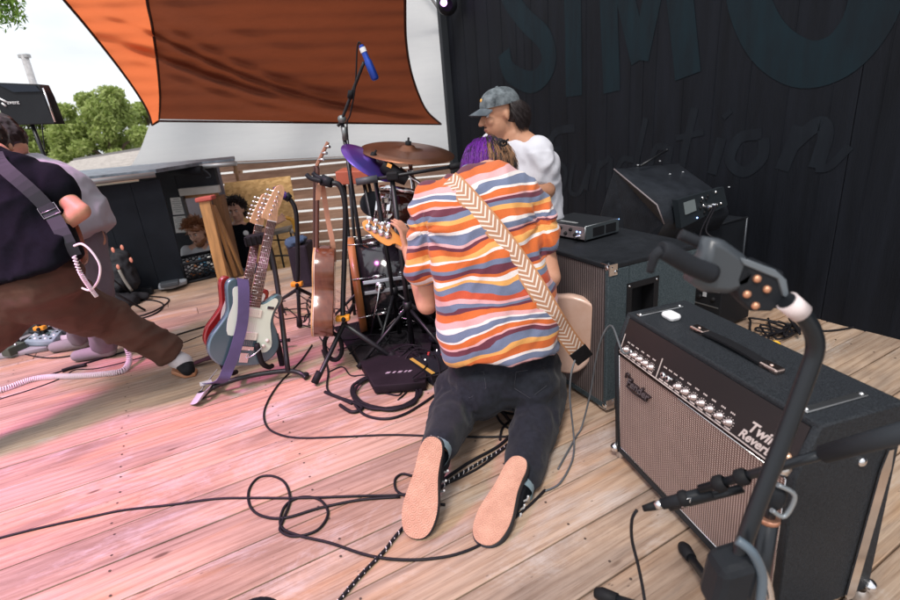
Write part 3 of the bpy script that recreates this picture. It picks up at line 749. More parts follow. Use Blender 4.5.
# ---------------- the big combo amplifier, right foreground
W, H, D, S = .679, .508, .259, .050
F = Fr((.5282, 1.4835, .030), -1.3625, -.036)
amp = thing('guitar_amplifier', 'wide black combo amplifier with woven reddish grille cloth and a slanted panel of knobs', 'amplifier', F.p(W/2, D/2, 0)-V((0, 0, .03)))
prof = [(0, 0), (0, .392), (S, H), (D-.012, H), (D, H-.012), (D, 0)]
body = MB(); pts = [F.p(0, y, z) for y, z in prof]
# shell with the front open: floor, sides, top
def pr(x0, x1, poly, bev=0, nm=None): return MB().prism([F.p(x0, y, z) for y, z in poly], F.x*(x1-x0), bev)
b_ = pr(0, .02, [(0, 0), (0, .395), (S*.98, H), (D-.03, H), (D, H-.03), (D, 0)], .004); b_.build('cabinet_side', M_tolex, amp)
b_ = pr(W-.02, W, [(0, 0), (0, .395), (S*.98, H), (D-.03, H), (D, H-.03), (D, 0)], .004); b_.build('cabinet_side', M_tolex, amp)
b_ = MB(); F.box(b_, .0005, W-.0005, S*.93, D-.002, H-.018, H+.001, .006); b_.build('cabinet_top', M_tolex, amp)
b_ = MB(); F.box(b_, .02, W-.02, .003, D, 0.001, .022); b_.build('cabinet_bottom', M_tolex, amp)
b_ = MB(); F.box(b_, .02, W-.02, D-.03, D-.012, .02, H-.02); b_.build('back_panel', M_tolex, amp)
b_ = MB(); F.box(b_, .02, W-.02, .012, .024, .022, .392); b_.build('baffle', M_rub, amp)
b_ = MB(); gx0, gx1, gz0, gz1 = .024, W-.024, .026, .378
F.box(b_, gx0, gx1, .007, .012, gz0, gz1)
k0 = len(b_.v); uvquad(b_, [F.p(gx0, .0065, gz0), F.p(gx1, .0065, gz0), F.p(gx1, .0065, gz1), F.p(gx0, .0065, gz1)], gx1-gx0, gz1-gz0); b_.build('grille_cloth', M_grille, amp)
tr_ = MB()
for (a, c) in (((gx0, gz0), (gx1, gz0)), ((gx1, gz0), (gx1, gz1)), ((gx1, gz1), (gx0, gz1)), ((gx0, gz1), (gx0, gz0))): tr_.tube([F.p(a[0], .005, a[1]), F.p(c[0], .005, c[1])], .0016, 6)
tr_.build('trim', M_chr, amp)
# slanted panel
py0, pz0 = .004, .386; py1, pz1 = S*.88, H-.012
pdir = (F.y*(py1-py0)+F.z*(pz1-pz0)); plen = pdir.length; pdir.normalize(); pn = -(F.x.cross(pdir)); pn = pn if pn.dot(F.y) < 0 else -pn
def pp(x, s_, h=0): return F.p(x, py0, pz0)+pdir*s_+pn*h
b_ = MB(); b_.obox(pp(W/2, plen/2, -.006), F.x*(W/2-.02), pdir*plen/2, pn*.006); b_.build('control_panel', M_panel, amp)
b_ = MB(); b_.obox(pp(W/2, .004, .001), F.x*(W/2-.03), pdir*.0012, pn*.001)
for x in (.026, .215): b_.obox(pp(x, .036, .001), F.x*.001, pdir*.03, pn*.001)
b_.build('panel_trim', M_lt, amp)
sect = [(.055, 'k'), (.075, 'j'), (.10, 'k'), (.128, 'k'), (.156, 'k'), (.184, 'k'), (.236, 'j'), (.258, 'j'), (.28, 's'), (.305, 'k'), (.335, 'k'), (.365, 'k'), (.395, 'k'), (.425, 'k'), (.457, 'k'), (.487, 'k')]
pm = MB()
for x, ty in sect:
    if ty == 'k':
        kb = MB(); knob(kb, pp(x, .024, 0), pn, .0075); kb.ell(pp(x, .024, .0145), (.0045, .0045, .0045)); kb.mi = 0
        kb.build('knob', mat('silver_knob', (.62, .52, .52), .28, metal=.8), amp)
        for j in range(9):
            a = -.7+ (PI+1.4)*j/8; pm.obox(pp(x, .0)+F.x*(-.0128*math.cos(a))+pdir*(.024+.0128*math.sin(a)), F.x*.0011, pdir*.0011, pn*.0008)
    elif ty == 'j':
        kb = MB(); kb.lathe(pp(x, .024, 0), pn, [(0, .009), (.003, .009), (.004, .006), (.004, .0035)], 12); kb.build('jack', M_chr, amp)
    else:
        kb = MB(); kb.tube([pp(x, .03, 0), pp(x, .034, .012)], [.0035, .0025], 8); kb.build('switch', M_chr, amp)
    for j in range(3): pm.obox(pp(x-.005+.005*j, .048), F.x*.0016, pdir*.0018, pn*.0006)
    pm.obox(pp(x, .0095), F.x*.009, pdir*.0018, pn*.0007)
po = pm.build('panel_print', M_lt, amp); po['kind'] = 'stuff'
text3d('Twin', pp(.535, .036, .001), F.x, pdir, .036, M_lt, 'name_lettering', amp, shear=.35, bold=.0008)
text3d('Reverb', pp(.520, .012, .001), F.x, pdir, .030, M_lt, 'name_lettering', amp, shear=.35, bold=.0008)
jl = MB(); jl.lathe(pp(.640, .034, 0), pn, [(0, .013), (.006, .013), (.007, .010), (.014, .008), (.017, .003), (.0172, 0)], 16); jl.build('jewel_lamp', M_jew, amp)
b_ = MB(); b_.obox(pp(.642, .012, .001), F.x*.012, pdir*.004, pn*.0008); b_.build('panel_print', M_lt, amp)
# logo on the grille: script plate
text3d('Fender', F.p(.072, .003, .298), F.x, F.z, .040, mat('dark_silver_logo', (.05, .035, .04), .35, metal=.5), 'logo', amp, ext=.004, shear=.4, bold=.0022)
text3d('Fender', F.p(.072, -.0012, .2985), F.x, F.z, .040, mat('logo_face', (.30, .25, .27), .35, metal=.6), 'logo', amp, ext=.0004, shear=.4, bold=.0004)
lgm = MB(); lgm.tube([F.p(x, .001, z) for x, z in ((.07, .289), (.11, .286), (.15, .289), (.178, .294))], .0028, 6, n=4); lgm.tube([F.p(x, .001, z) for x, z in ((.066, .318), (.07, .334), (.085, .338), (.082, .328))], .0035, 6, n=4); lgm.build('logo', MATS['dark_silver_logo'], amp)
# handle and chassis straps on top
hd = MB()
hp = [F.p(x, .135, H+z) for x, z in ((.215, .004), (.235, .008), (.30, .013), (.345, .014), (.39, .013), (.455, .008), (.475, .004))]
hd.ribbon(hp, F.y*.013, .006); hdo = hd.build('handle', M_rub, amp)
for x in (.222, .468):
    e = MB(); F.box(e, x-.026, x+.026, .122, .150, H+.001, H+.014, .004); e.ell(F.p(x, .136, H+.014), (.005, .005, .003)); e.build('handle_cap', mat('coppery_chrome', (.66, .50, .44), .22, metal=1), amp)
for x in (.045, W-.052):
    e = MB(); F.box(e, x-.009, x+.009, .058, .212, H+.001, H+.006, .002)
    for y in (.066, .204): e.lathe(F.p(x, y, H+.006), F.z, [(0, .005), (.002, .004), (.003, 0)], 8)
    e.build('chassis_strap', mat('brushed_strap', (.62, .62, .62), .3, metal=1), amp)
# tilt leg, pivot and glides on the right side
sp0, sn = F.p(W, 0, 0), F.x
def onside(px, py, h=0): return onplane(px, py, sp0, sn)+F.x*h
e = MB(); a = onside(888, 448); c = onside(848, 592); dd = (c-a); u_ = dd.normalized(); wv = u_.cross(F.x).normalized()
e.prism([a+wv*.006+F.x*.004, a-wv*.006+F.x*.004, a+dd*.12-wv*.013+F.x*.004, c-wv*.013+F.x*.004, c-wv*.008+u_*.014+F.x*.004, c+wv*.008+u_*.014+F.x*.004, c+wv*.013+F.x*.004, a+dd*.12+wv*.013+F.x*.004], F.x*.004)
e.build('tilt_leg', M_chr, amp)
for (px, py) in ((862, 462), (885, 470)): MB().lathe(onside(px, py), F.x, [(0, .011), (.003, .011), (.006, .006), (.0065, 0)], 14).build('leg_screw', M_chr, amp)
for x in (.004, W-.004):
    for y in (.02, D-.02):
        MB().lathe(F.p(x, y, -.028), F.z, [(0, .018), (.02, .018), (.03, .012)], 12).build('glide', mat('steel_glide', (.5, .45, .42), .35, metal=.8), amp)
for (x, y) in ((0, .0), (W, 0), (W, D)):
    MB().ell(F.p(x, y, .008), (.017, .017, .017), None, 12, 8).build('corner_guard', M_chr, amp)
# white case lying on the amp
e = MB(); c = onplane(671, 319, F.p(0, 0, H), F.z)+F.z*.011; e.obox(c, F.x*.026, F.y*.019, F.z*.0105, bev=.0095); 
tag(e.build('earbud_case', mat('white_glossy_case', (.82, .82, .84), .3), None, loc=c), 'small rounded white plastic case lying on top of the wide amplifier', 'case')

# ---------------- bass speaker cabinet
CW, CH_, CD = .60, .60, .46
yaw = R(-66.5); cx = V((math.cos(yaw), math.sin(yaw), 0)); corner = V((.5814, 1.748, .02))
G = Fr(corner-cx*CW, yaw)
cab = thing('bass_cabinet', 'tall speckled grey bass speaker cabinet with ribbed grille and side handle', 'speaker cabinet', G.p(CW/2, CD/2, -.02))
b_ = MB(); G.box(b_, 0, .02, 0, CD, 0, CH_, .006); b_.build('side', M_ozite, cab)
b_ = MB(); G.box(b_, .02, CW-.02, .0, CD, 0, .02); b_.build('bottom', M_ozite, cab)
b_ = MB(); G.box(b_, .02, CW-.02, CD-.02, CD-.002, .02, CH_-.02); b_.build('back', M_ozite, cab)
b_ = MB(); G.box(b_, -.001, CW+.001, -.001, CD, CH_-.02, CH_, .005); b_.build('top', mat('black_rubber_mat', (.016, .018, .022), .55, var=.3, vscale=9, bump=.3, bscale=200), cab)
hy0, hy1, hz0, hz1 = .10, .235, .26, .50
b_ = MB()
G.box(b_, CW-.02, CW, 0, hy0, 0, CH_-.02, .004); G.box(b_, CW-.02, CW, hy1, CD, 0, CH_-.02, .004); G.box(b_, CW-.02, CW-.0002, hy0, hy1, 0, hz0); G.box(b_, CW-.02, CW-.0002, hy0, hy1, hz1, CH_-.02)
b_.build('side', M_ozite, cab)
hf = MB()
for (y0, y1, z0, z1) in ((hy0-.012, hy0+.012, hz0-.012, hz1+.012), (hy1-.012, hy1+.012, hz0-.012, hz1+.012), (hy0+.012, hy1-.012, hz0-.012, hz0+.012), (hy0+.012, hy1-.012, hz1-.012, hz1+.012)): G.box(hf, CW, CW+.004, y0, y1, z0, z1, .001)
G.box(hf, CW-.07, CW-.065, hy0, hy1, hz0, hz1); G.box(hf, CW-.065, CW, hy0, hy0+.004, hz0, hz1); G.box(hf, CW-.065, CW, hy1-.004, hy1, hz0, hz1); G.box(hf, CW-.065, CW, hy0, hy1, hz1-.004, hz1); G.box(hf, CW-.065, CW, hy0, hy1, hz0, hz0+.004)
ho_ = hf.build('handle_cup', M_rub, cab)
for y in (hy0, hy1):
    for z in (hz0, (hz0+hz1)/2, hz1): MB().lathe(G.p(CW+.004, y, z), G.x, [(0, .0045), (.0015, .004), (.002, 0)], 8).build('screw', M_chr, ho_)
b_ = MB(); uvquad(b_, [G.p(.012, .004, .015), G.p(CW-.012, .004, .015), G.p(CW-.012, .004, CH_-.02), G.p(.012, .004, CH_-.02)], CW-.024, CH_-.035)
G.box(b_, .012, CW-.012, .0045, .014, .015, CH_-.02); b_.build('grille', M_cabgr, cab)
for (x, z) in ((CW, CH_), (CW, 0), (0, CH_), (0, 0)):
    e = MB(); sx = -1 if x else 1; sz = -1 if z else 1
    e.ell(G.p(x+sx*.012, .012, z+sz*.012), (.0165, .0165, .0165), None, 14, 10)
    e.obox(G.p(x+sx*.02, .016, z+.0012*(1 if z else -1)), G.x*.022, G.y*.018, G.z*.002, bev=.001)
    e.obox(G.p(x+.0015*(1 if x else -1), .02, z+sz*.02), G.x*.002, G.y*.020, G.z*.022, bev=.001)
    e.lathe(G.p(x+.0035*(1 if x else -1), .032, z+sz*.03), G.x*(1 if x else -1), [(0, .008), (.001, .007), (.0015, .003), (.0016, 0)], 10)
    e.build('metal_corner', M_chr, cab)
for (x, y) in ((.04, .04), (CW-.04, .04), (.04, CD-.04), (CW-.04, CD-.04)): MB().lathe(G.p(x, y, -.02), G.z, [(0, .02), (.02, .022)], 12).build('foot', M_rub, cab)
# ---------------- bass amp head on the cabinet
top = G.p(0, 0, CH_).z+.004
hc = fl(585, 242, top); hx = fl(626, 231, top); HY = R(-66.5+8)
HF = Fr(hc-V((math.cos(HY), math.sin(HY), 0))*.27, HY); HF.o.z = top+.003
hw, hh_, hdp = .27, .062, .215
bh = thing('bass_amp_head', 'small silver fronted bass amplifier head with a row of knobs and a blue light', 'amplifier head', HF.p(hw/2, hdp/2, -.003))
b_ = MB(); HF.box(b_, 0, hw, .004, hdp, 0, hh_, .003); b_.build('case', mat('head_case_black', (.022, .024, .028), .45), bh)
M_hf = mat('brushed_aluminium', (.42, .36, .38), .35, metal=.7, var=.1)
b_ = MB(); HF.box(b_, .004, hw-.004, -.001, .005, .005, hh_-.004, .001); b_.build('front_panel', M_hf, bh)
b_ = MB(); HF.box(b_, hw, hw+.003, .004, hdp-.004, .004, hh_-.001, .001); b_.build('side_plate', mat('grey_side_plate', (.085, .10, .11), .4, metal=.4), bh)
b_ = MB(); HF.box(b_, hw+.003, hw+.005, .045, .115, .012, hh_-.012); HF.box(b_, hw+.003, hw+.005, .125, .19, .012, hh_-.012); b_.build('vent', M_rub, bh)
b_ = MB(); b_.tube([HF.p(hw+.001, 0, 0), HF.p(hw+.001, 0, hh_), HF.p(hw+.001, hdp, hh_)], .002, 6); b_.build('edge_trim', mat('bright_edge', (.55, .57, .58), .3, metal=.9), bh)
b_ = MB(); HF.box(b_, .09, .19, .03, .045, hh_, hh_+.002); b_.build('top_label', mat('grey_label', (.30, .31, .32), .5), bh)
for i, x in enumerate((.03, .065, .1, .13, .16, .19, .215)):
    kb = MB(); knob(kb, HF.p(x, -.001, .042 if i % 2 else .022), -HF.y, .0065, .01); kb.build('knob', M_rub, bh)
for i, x in enumerate((.225, .243)): MB().lathe(HF.p(x, -.001, .036), -HF.y, [(0, .0035), (.002, .003), (.003, 0)], 8).build('indicator', mat('blue_led', (.2, .35, .9), .3, emit=(.25, .45, 1), estr=5), bh)
MB().lathe(HF.p(.24, -.002, .018), -HF.y, [(0, .008), (.004, .007), (.03, .006)], 10).build('plug', M_chr, bh)
MB().lathe(HF.p(hw, hdp*.98, hh_-.004), V((0, 0, 1)), [(0, .004), (.002, .004), (.003, 0)], 8).build('indicator', MATS['blue_led'], bh)

# ---------------- case under the floor monitor, and the floor monitor itself
KF = Fr(V((0, 0, .0)), R(-62)); KF.o = fl(738, 300)-(KF.x*.66+KF.y*.46)
kc = thing('road_case', 'black road case behind the bass cabinet, carrying the floor monitor', 'road case', KF.p(.3, .2, 0))
KH = .50
b_ = MB(); KF.box(b_, 0, .66, 0, .46, .0, KH, .006); b_.build('shell', mat('road_case_black', (.011, .013, .017), .6, var=.2), kc)
b_ = MB(); 
for (x, y) in ((0, 0), (.66, 0), (.66, .46)): b_.tube([KF.p(x, y, 0.004), KF.p(x, y, KH)], .008, 6)
b_.tube([KF.p(0, 0, KH), KF.p(.66, 0, KH), KF.p(.66, .46, KH)], .006, 6); b_.build('edge_rail', mat('dull_rail', (.045, .05, .06), .4, metal=.6), kc)
A, B, C_, Dd = at(614, 169, 2.72), at(657, 205, 2.40), at(664, 224, 2.40), at(655, 240, 2.46)
Ee, Ff = at(628, 250, 2.62), at(600, 215, 2.80)
ex = (at(724, 196, 2.62)-B); 
mo = thing('floor_monitor', 'big black wedge shaped stage monitor seen from behind with its connector panel', 'stage monitor', (Dd+Ee)/2)
b_ = MB(); b_.prism([A, B, C_, Dd, Ee, Ff], ex, bev=.006); b_.build('cabinet', mat('monitor_black', (.017, .020, .026), .42, var=.35, spec=.35, vscale=10, bump=.3, bscale=120), mo)
m_ = MB(); m_.tube([A, B, C_], .004, 6); m_.build('edge_trim', mat('worn_edge', (.20, .17, .18), .5), mo)
ez = ex.normalized(); cn = (C_-B).cross(ex).normalized(); cn = cn if cn.dot(V((0, -1, 0))) > 0 else -cn
b_ = MB(); q0 = C_+ex*.12; q1 = Dd+ex*.12; 
pnn = (Dd-C_).cross(ex).normalized(); pnn = pnn if pnn.dot(CO-C_) > 0 else -pnn
def mp2(u, v, h=0): return C_.lerp(Dd, v)+ex*u+pnn*h
cpz = MB()
P4 = [at(672, 200, 2.42), at(718, 187, 2.60), at(722, 205, 2.60), at(676, 228, 2.42)]
pn2 = (P4[1]-P4[0]).cross(P4[3]-P4[0]).normalized(); pn2 = pn2 if pn2.dot(CO-P4[0]) > 0 else -pn2
P4 = [p_+pn2*.03 for p_ in P4]
cpz.prism(P4, -pn2*.03); cpz.build('connector_panel', mat('panel_grey', (.018, .023, .028), .5), mo)
rnd = random.Random(4)
def cp4(u, v): return P4[0].lerp(P4[1], u).lerp(P4[3].lerp(P4[2], u), v)+pn2*.001
b_ = MB(); b_.prism([cp4(.1, .15), cp4(.33, .15), cp4(.33, .6), cp4(.1, .6)], pn2*.003); b_.build('label_plate', mat('plate_grey', (.16, .19, .2), .5), mo)
for i in range(14):
    u, v = .38+.5*rnd.random(), .12+.75*rnd.random(); knb = MB(); knb.lathe(cp4(u, v), pn2, [(0, .007), (.006, .006), (.007, 0)], 8); knb.build('control_knob', rnd.choice([M_rub, M_chr, M_rub]), mo)
for i, (u, v, cc) in enumerate(((.33, .9, 'blue_led'), (.5, .85, 'amber'))): MB().ell(cp4(u, v), (.004,)*3, None, 8, 6).build('indicator', MATS['blue_led'] if i == 0 else mat('amber', (.8, .35, .05), .4), mo)
for i in range(2): MB().lathe(cp4(.52+.09*i, .6), pn2, [(0, .009), (.03, .008), (.04, .005)], 10).build('plug', M_chr, mo)
for i, (px, py) in enumerate(((638, 165), (660, 161), (670, 174), (683, 172), (729, 187))):
    pt = onplane(px, py, A+V((0, 0, .002)), (B-A).cross(ex).normalized()); MB().ell(pt, (.006, .006, .003), None, 8, 6).build('screw', mat('dull_screw', (.5, .52, .55), .4), mo)
# small rod and box on top of the monitor
b_ = MB(); b_.tube([at(640, 166, 2.75), at(667, 150, 2.85)], .006, 6); b_.ell(at(667, 150, 2.85), (.008,)*3, None, 8, 6); tag(b_.build('metal_rod', M_blkm, None, loc=at(640, 166, 2.75)), 'thin dark rod leaning up from behind the floor monitor', 'rod')
# ---------------- rack mixer by the wall
MF = Fr(V((0, 0, 0.0)), R(-62)); MF.o = fl(748, 320)-(MF.x*.40+MF.y*.26)
rk = thing('rack_mixer', 'low black rack case with knobs and cables between cabinet and wall', 'mixer', MF.p(.2, .15, 0))
b_ = MB(); MF.box(b_, 0, .40, 0, .26, .02, .34, .004); b_.build('case', mat('rack_black', (.012, .013, .016), .5), rk)
for i in range(5):
    for j in range(3):
        kb = MB(); kb.lathe(MF.p(.06+.075*i, -.001,   .09+.085*j), -MF.y, [(0, .012), (.01, .011), (.014, .006), (.0145, 0)], 10); kb.build('knob', M_chr if (i+j) % 3 == 0 else M_rub, rk)
for i in range(6): 
    e = MB(); e.tube([MF.p(.02+.07*i, .02, .344), MF.p(.05+.07*i, .03, .352), MF.p(.06+.07*i, .05, .344)], .004, 6); e.build('plug', M_chr, rk)
for z in (.13, .215): e = MB(); MF.box(e, .01, .39, -.003, .0, z, z+.006); e.build('rack_rail', mat('rail_grey', (.2, .21, .22), .4, metal=.7), rk)
for i in range(4):
    MB().obox(MF.p(.1+.07*i, -.003, .19), MF.x*.010, MF.y*.002, MF.z*.012).build('label_plate', mat('plate_white', (.45, .47, .5), .5), rk)
# ================================================================== CABLES
M_cab = mat('black_cable', (.014, .013, .016), .45)
M_cabg = mat('grey_cable', (.10, .11, .12), .45)
M_cabw = mat('white_cable', (.72, .68, .69), .45)
ncab = 0
def cable(label, pts, r=.0045, m=None, n=5, name='cable', plug=None, group=None, lift=0):
    P = [p if isinstance(p, Vector) else fl(p[0], p[1], r+(p[2] if len(p) > 2 else 0)) for p in pts]
    c = V(P[0]); P2 = catmull(P, n)
    for i, p in enumerate(P2):
        if p.z < r: p.z = r
    if plug or True:
        o = MB().tube(P2, r, 7).build(name, m or M_cab, None, loc=c)
    tag(o, label, 'cable', group)
    if plug:
        d = (P2[-1]-P2[-2]).normalized()*1; MB().tube([P2[-1]-d*.01, P2[-1]+d*.04], [.008, .008], 10).build('plug', plug, o)
    return o
cable('long thin black cable running from the left edge across the foreground to the player', [(-20, 543), (0, 538), (40, 528), (95, 516), (125, 510), (170, 505), (215, 499), (250, 498), (300, 498), (360, 496), (398, 495), (430, 490, .0), (475, 470), (505, 448), (530, 430), (528, 415)])
cable('looped black cable making two overlapping loops on the boards left of the shoes', [(400, 497), (360, 500), (320, 508), (285, 518), (262, 516), (250, 506), (249, 490), (258, 478), (272, 476), (285, 483), (290, 500), (283, 520), (280, 530), (290, 536), (305, 535), (320, 528), (328, 513), (320, 500), (303, 497), (288, 503), (281, 515), (282, 528), (300, 536), (330, 543), (370, 556), (410, 560), (450, 556), (480, 545), (500, 530), (530, 505), (545, 490)])
cable('thin black cable curving from beside the acoustic guitar across the pale boards', [(312, 345), (300, 362), (278, 385), (265, 408), (266, 425), (278, 434), (300, 438), (340, 437), (390, 435), (430, 436), (480, 437), (515, 436), (540, 432)])
cable('black cable looping beyond the left shoe', [(445, 505), (420, 500), (398, 492), (395, 480), (402, 474), (412, 476)])
def braided(name, pts, r):
    P = catmull([fl(*q) for q in pts], 14); c = V(P[0]); 
    for p in P: p.z += r
    o = MB().tube(P, r, 8).build(name, M_cab, None, loc=c); tw = [MB()]
    L0 = 0; seg = []
    hel = []; prev = None; acc = 0
    for i in range(len(P)-1):
        d = (P[i+1]-P[i]); sN = max(1, int(d.length/.004)); _, a, b = frame(d)
        for j in range(sN):
            acc += d.length/sN; ph = acc/.022*2*PI; hel.append(P[i].lerp(P[i+1], j/sN)+(a*math.cos(ph)+b*math.sin(ph))*r*.95)
    MB().tube(hel, r*.34, 5).build('white_tracer', M_cabw, o); return o
tag(braided('braided_cable', [(338, 604), (360, 578), (385, 552), (400, 533), (440, 490), (478, 465), (505, 448), (523, 430)], .0055), 'black and white braided cable running under the left shoe towards the camera', 'cable')
cable('doubled black cable lying beside the braided one under the player', [(440, 482), (470, 462), (500, 445), (512, 430), (505, 415), (490, 405), (478, 400)], r=.006)
# loops under the kneeling player
cable('tangled black cable in small loops between the knees', [(480, 398), (492, 408), (515, 414), (528, 410), (525, 402), (510, 400), (496, 405), (499, 420), (515, 432), (530, 436), (545, 428), (548, 418), (530, 412), (505, 425), (500, 440)], r=.005)
cable('second black cable looping between the knees', [(470, 410), (488, 405), (512, 396), (535, 398), (520, 385), (505, 380), (490, 384), (500, 392), (530, 396)], r=.005)
# instrument lead from the bass strap end, down the right leg
cable('thin grey instrument lead hanging from the bass and curling beside the right knee', [at(575, 360, 1.62), at(571, 375, 1.60), at(570, 400, 1.60), at(574, 440, 1.58), fl(572, 462), fl(560, 484), fl(545, 492)], m=M_cabg, r=.0035)
amp_in = pp(.075, .024, .03)
cable('thin grey lead arching from the wide amplifier input down to the boards', [pp(.078, .024, .006), amp_in, at(612, 326, 1.55), at(603, 335, 1.58), at(596, 360, 1.62), at(590, 395, 1.66), fl(580, 432), fl(568, 452), fl(558, 470)], m=M_cabg, r=.0035)
# left side cables
cable('straight black cable crossing the far boards to the guitar stand, upper one', [(-10, 392), (40, 378), (90, 362), (130, 350), (170, 337), (210, 325), (240, 318)], r=.005)
cable('black cable crossing the far boards just below the upper one', [(-10, 402), (30, 390), (62, 378), (75, 370), (100, 368), (150, 355), (190, 340), (225, 326), (240, 322)], r=.0035)
cable('short thick black cable joint lying on the boards by the white coiled lead', [(62, 371), (75, 367), (86, 365)], r=.011)
cable('black cable looping out of the pedal board along the floor', [(15, 352), (50, 358), (90, 352), (110, 346), (125, 343)], r=.0045)
# coil of cable on the far boards
cable('loose coil of black cable on the far boards near the backpack', [(105, 272, .3), (120, 285, .18), (138, 297), (160, 297), (169, 300), (160, 308), (140, 316), (128, 312), (134, 303), (150, 300), (163, 304), (158, 312), (142, 318), (130, 316), (128, 308), (140, 300), (143, 290, .02)], r=.006)
# coil on the boards before the drum rug
P = []
for i in range(44):
    a = i/9*2*PI; rr = 1+.08*math.sin(i*1.7); P.append((386+36*rr*math.cos(a)*.92, 392+17*rr*math.sin(a), .004+.012*(i % 9)/9))
cable('thick bundle of black cable coiled on the boards in front of the drum rug', P, r=.006)
cable('black cable end with connectors lying beside the coiled bundle', [(325, 392), (340, 398), (352, 402), (362, 408), (352, 412), (340, 405)], r=.008)
cable('black cable running from the coiled bundle back under the kneeling player', [(355, 405), (365, 415), (385, 419), (405, 414), (425, 402), (440, 392), (460, 385)], r=.0065)
cable('black cable hanging from the acoustic guitar stand and sweeping to the coil', [(322, 350), (328, 370), (327, 388), (335, 396), (352, 404)], r=.005)
cable('thin black lead from the coil up to the small effects box', [(372, 385), (380, 370, .02), (395, 350, .05), (412, 345, .09), (425, 350, .06), (428, 362, .05)], r=.004)
cable('thin black lead arching over the effects box', [(400, 372), (408, 355, .06), (420, 348, .1), (436, 356, .1), (440, 375, .05)], r=.004)
cable('black lead wound round the drum pedal area', [(338, 350), (360, 345, .03), (385, 348, .02), (402, 362), (410, 385), (398, 400)], r=.004)
# thin leads on the drum rug and around the stands
rnd = random.Random(9)
spots = [((282, 300), (330, 345)), ((300, 285), (322, 330)), ((270, 305), (312, 318)), ((340, 300), (395, 350)), ((350, 330), (430, 345))]
names = ['lead twisting on the boards behind the guitar stand', 'lead lying between the two tripod stands', 'thin lead curling behind the front electric guitar', 'lead lying on the drum rug by the bass drum', 'thin lead crossing the drum rug towards the effects box']
for (a, b), nm in zip(spots, names):
    pts = [(a[0]+(b[0]-a[0])*t+rnd.uniform(-12, 12), a[1]+(b[1]-a[1])*t+rnd.uniform(-7, 7)) for t in [i/9 for i in range(10)]]
    cable('black '+nm, pts, r=.0038)
spots = [((345, 335), (420, 340), 'rising over the flat case'), ((352, 352), (436, 352), 'zigzagging over the flat case towards the effects box'), ((400, 345), (445, 395), 'dropping in front of the effects box'), ((330, 372), (405, 395), 'twisting over the coiled bundle'), ((395, 330), (440, 372), 'bunched behind the effects box'), ((302, 300), (345, 322), 'knotted under the acoustic guitar'), ((275, 318), (318, 300), 'curling between the electric guitars and the tripod')]
for a, b, nm in spots:
    pts = [(a[0]+(b[0]-a[0])*t+rnd.uniform(-11, 11), a[1]+(b[1]-a[1])*t+rnd.uniform(-9, 9), .03+.04*rnd.random() if 'case' in nm or 'box' in nm else 0) for t in [i/8 for i in range(9)]]
    cable('thin black lead '+nm, pts, r=.0036, n=7)
# pile behind the amplifier
for k, nm in enumerate(('uppermost', 'middle', 'lowest')):
    pts = [(748+60*rnd.random(), 318+24*rnd.random(), .01+.02*rnd.random()) for _ in range(9)]
    cable('black cable of the tangle behind the wide amplifier, %s in the heap' % nm, pts, r=.0055)
cable('black cable trailing from the tangle along the foot of the black wall', [(790, 326), (820, 331), (850, 328), (872, 318, .02), (900, 300, .12), (930, 285, .2)], r=.005)
yl = MB(); c = fl(775, 345, .02); yl.lathe(c, V((-.3, -1, .3)), [(-.012, .0), (-.012, .022), (.012, .022), (.012, .012), (.006, .0)], 16); tag(yl.build('cable_tie_reel', mat('yellow_plastic', (.75, .42, .02), .4), None, loc=c), 'small round yellow plastic piece among the black cables', 'reel')
cable('pair lead plugged into the back of the floor monitor, drooping to the right', [cp4(.55, .6)+pn2*.04, at(700, 235, 2.3), at(712, 245, 2.2), at(728, 262, 2.15), at(732, 290, 2.15)], r=.004)
cable('second lead plugged into the floor monitor, nearer the cabinet', [cp4(.61, .6)+pn2*.04, at(706, 230, 2.3), at(716, 240, 2.25), at(722, 255, 2.2), at(712, 275, 2.2)], r=.004)
# white coiled guitar lead on the left
def coiled(name, pts, r, pitch, wire, m):
    P = catmull([q if isinstance(q, Vector) else fl(q[0], q[1], r+(q[2] if len(q) > 2 else 0)) for q in pts], 8); c = V(P[0]); hel = []; acc = 0; a0 = None
    for i in range(len(P)-1):
        d = P[i+1]-P[i]; sN = max(1, int(d.length/pitch*9)); dd, a, b = frame(d)
        for j in range(sN):
            acc += d.length/sN; ph = acc/pitch*2*PI; hel.append(P[i].lerp(P[i+1], j/sN)+(a*math.cos(ph)+b*math.sin(ph))*r)
    return MB().tube(hel, wire, 5).build(name, m, None, loc=c)
o = coiled('coiled_cable', [(-15, 394), (5, 389), (30, 380), (50, 377), (80, 376), (105, 374), (122, 371), (129, 362, .02), (128, 350, .08), at(118, 325, 2.75), at(105, 305, 2.75)], .014, .010, .0035, M_cabw)
tag(o, 'white coiled guitar lead lying on the boards and rising behind the brown trousers', 'cable')
cable('smooth white guitar lead looping from the bowed guitarist hip', [at(74, 246, 1.95), at(82, 244, 1.95), at(92, 252, 1.95), at(100, 266, 1.95), at(98, 281, 1.95), at(90, 290, 1.97), at(82, 288, 1.98)], m=M_cabw, r=.0045)
o = coiled('coiled_cable', [at(74, 256, 1.90), at(80, 272, 1.90), at(88, 285, 1.95), at(97, 297, 2.0)], .006, .012, .003, M_cabw)
tag(o, 'short white coiled lead hanging over the back of the brown trousers', 'cable')
cable('thin black lead from the right foreground microphone curling down to the boards', [at(637, 510, .842), at(632, 520, .84), at(632, 540, .84), at(638, 565, .82), at(643, 590, .80), at(648, 625, .76)], r=.0035)
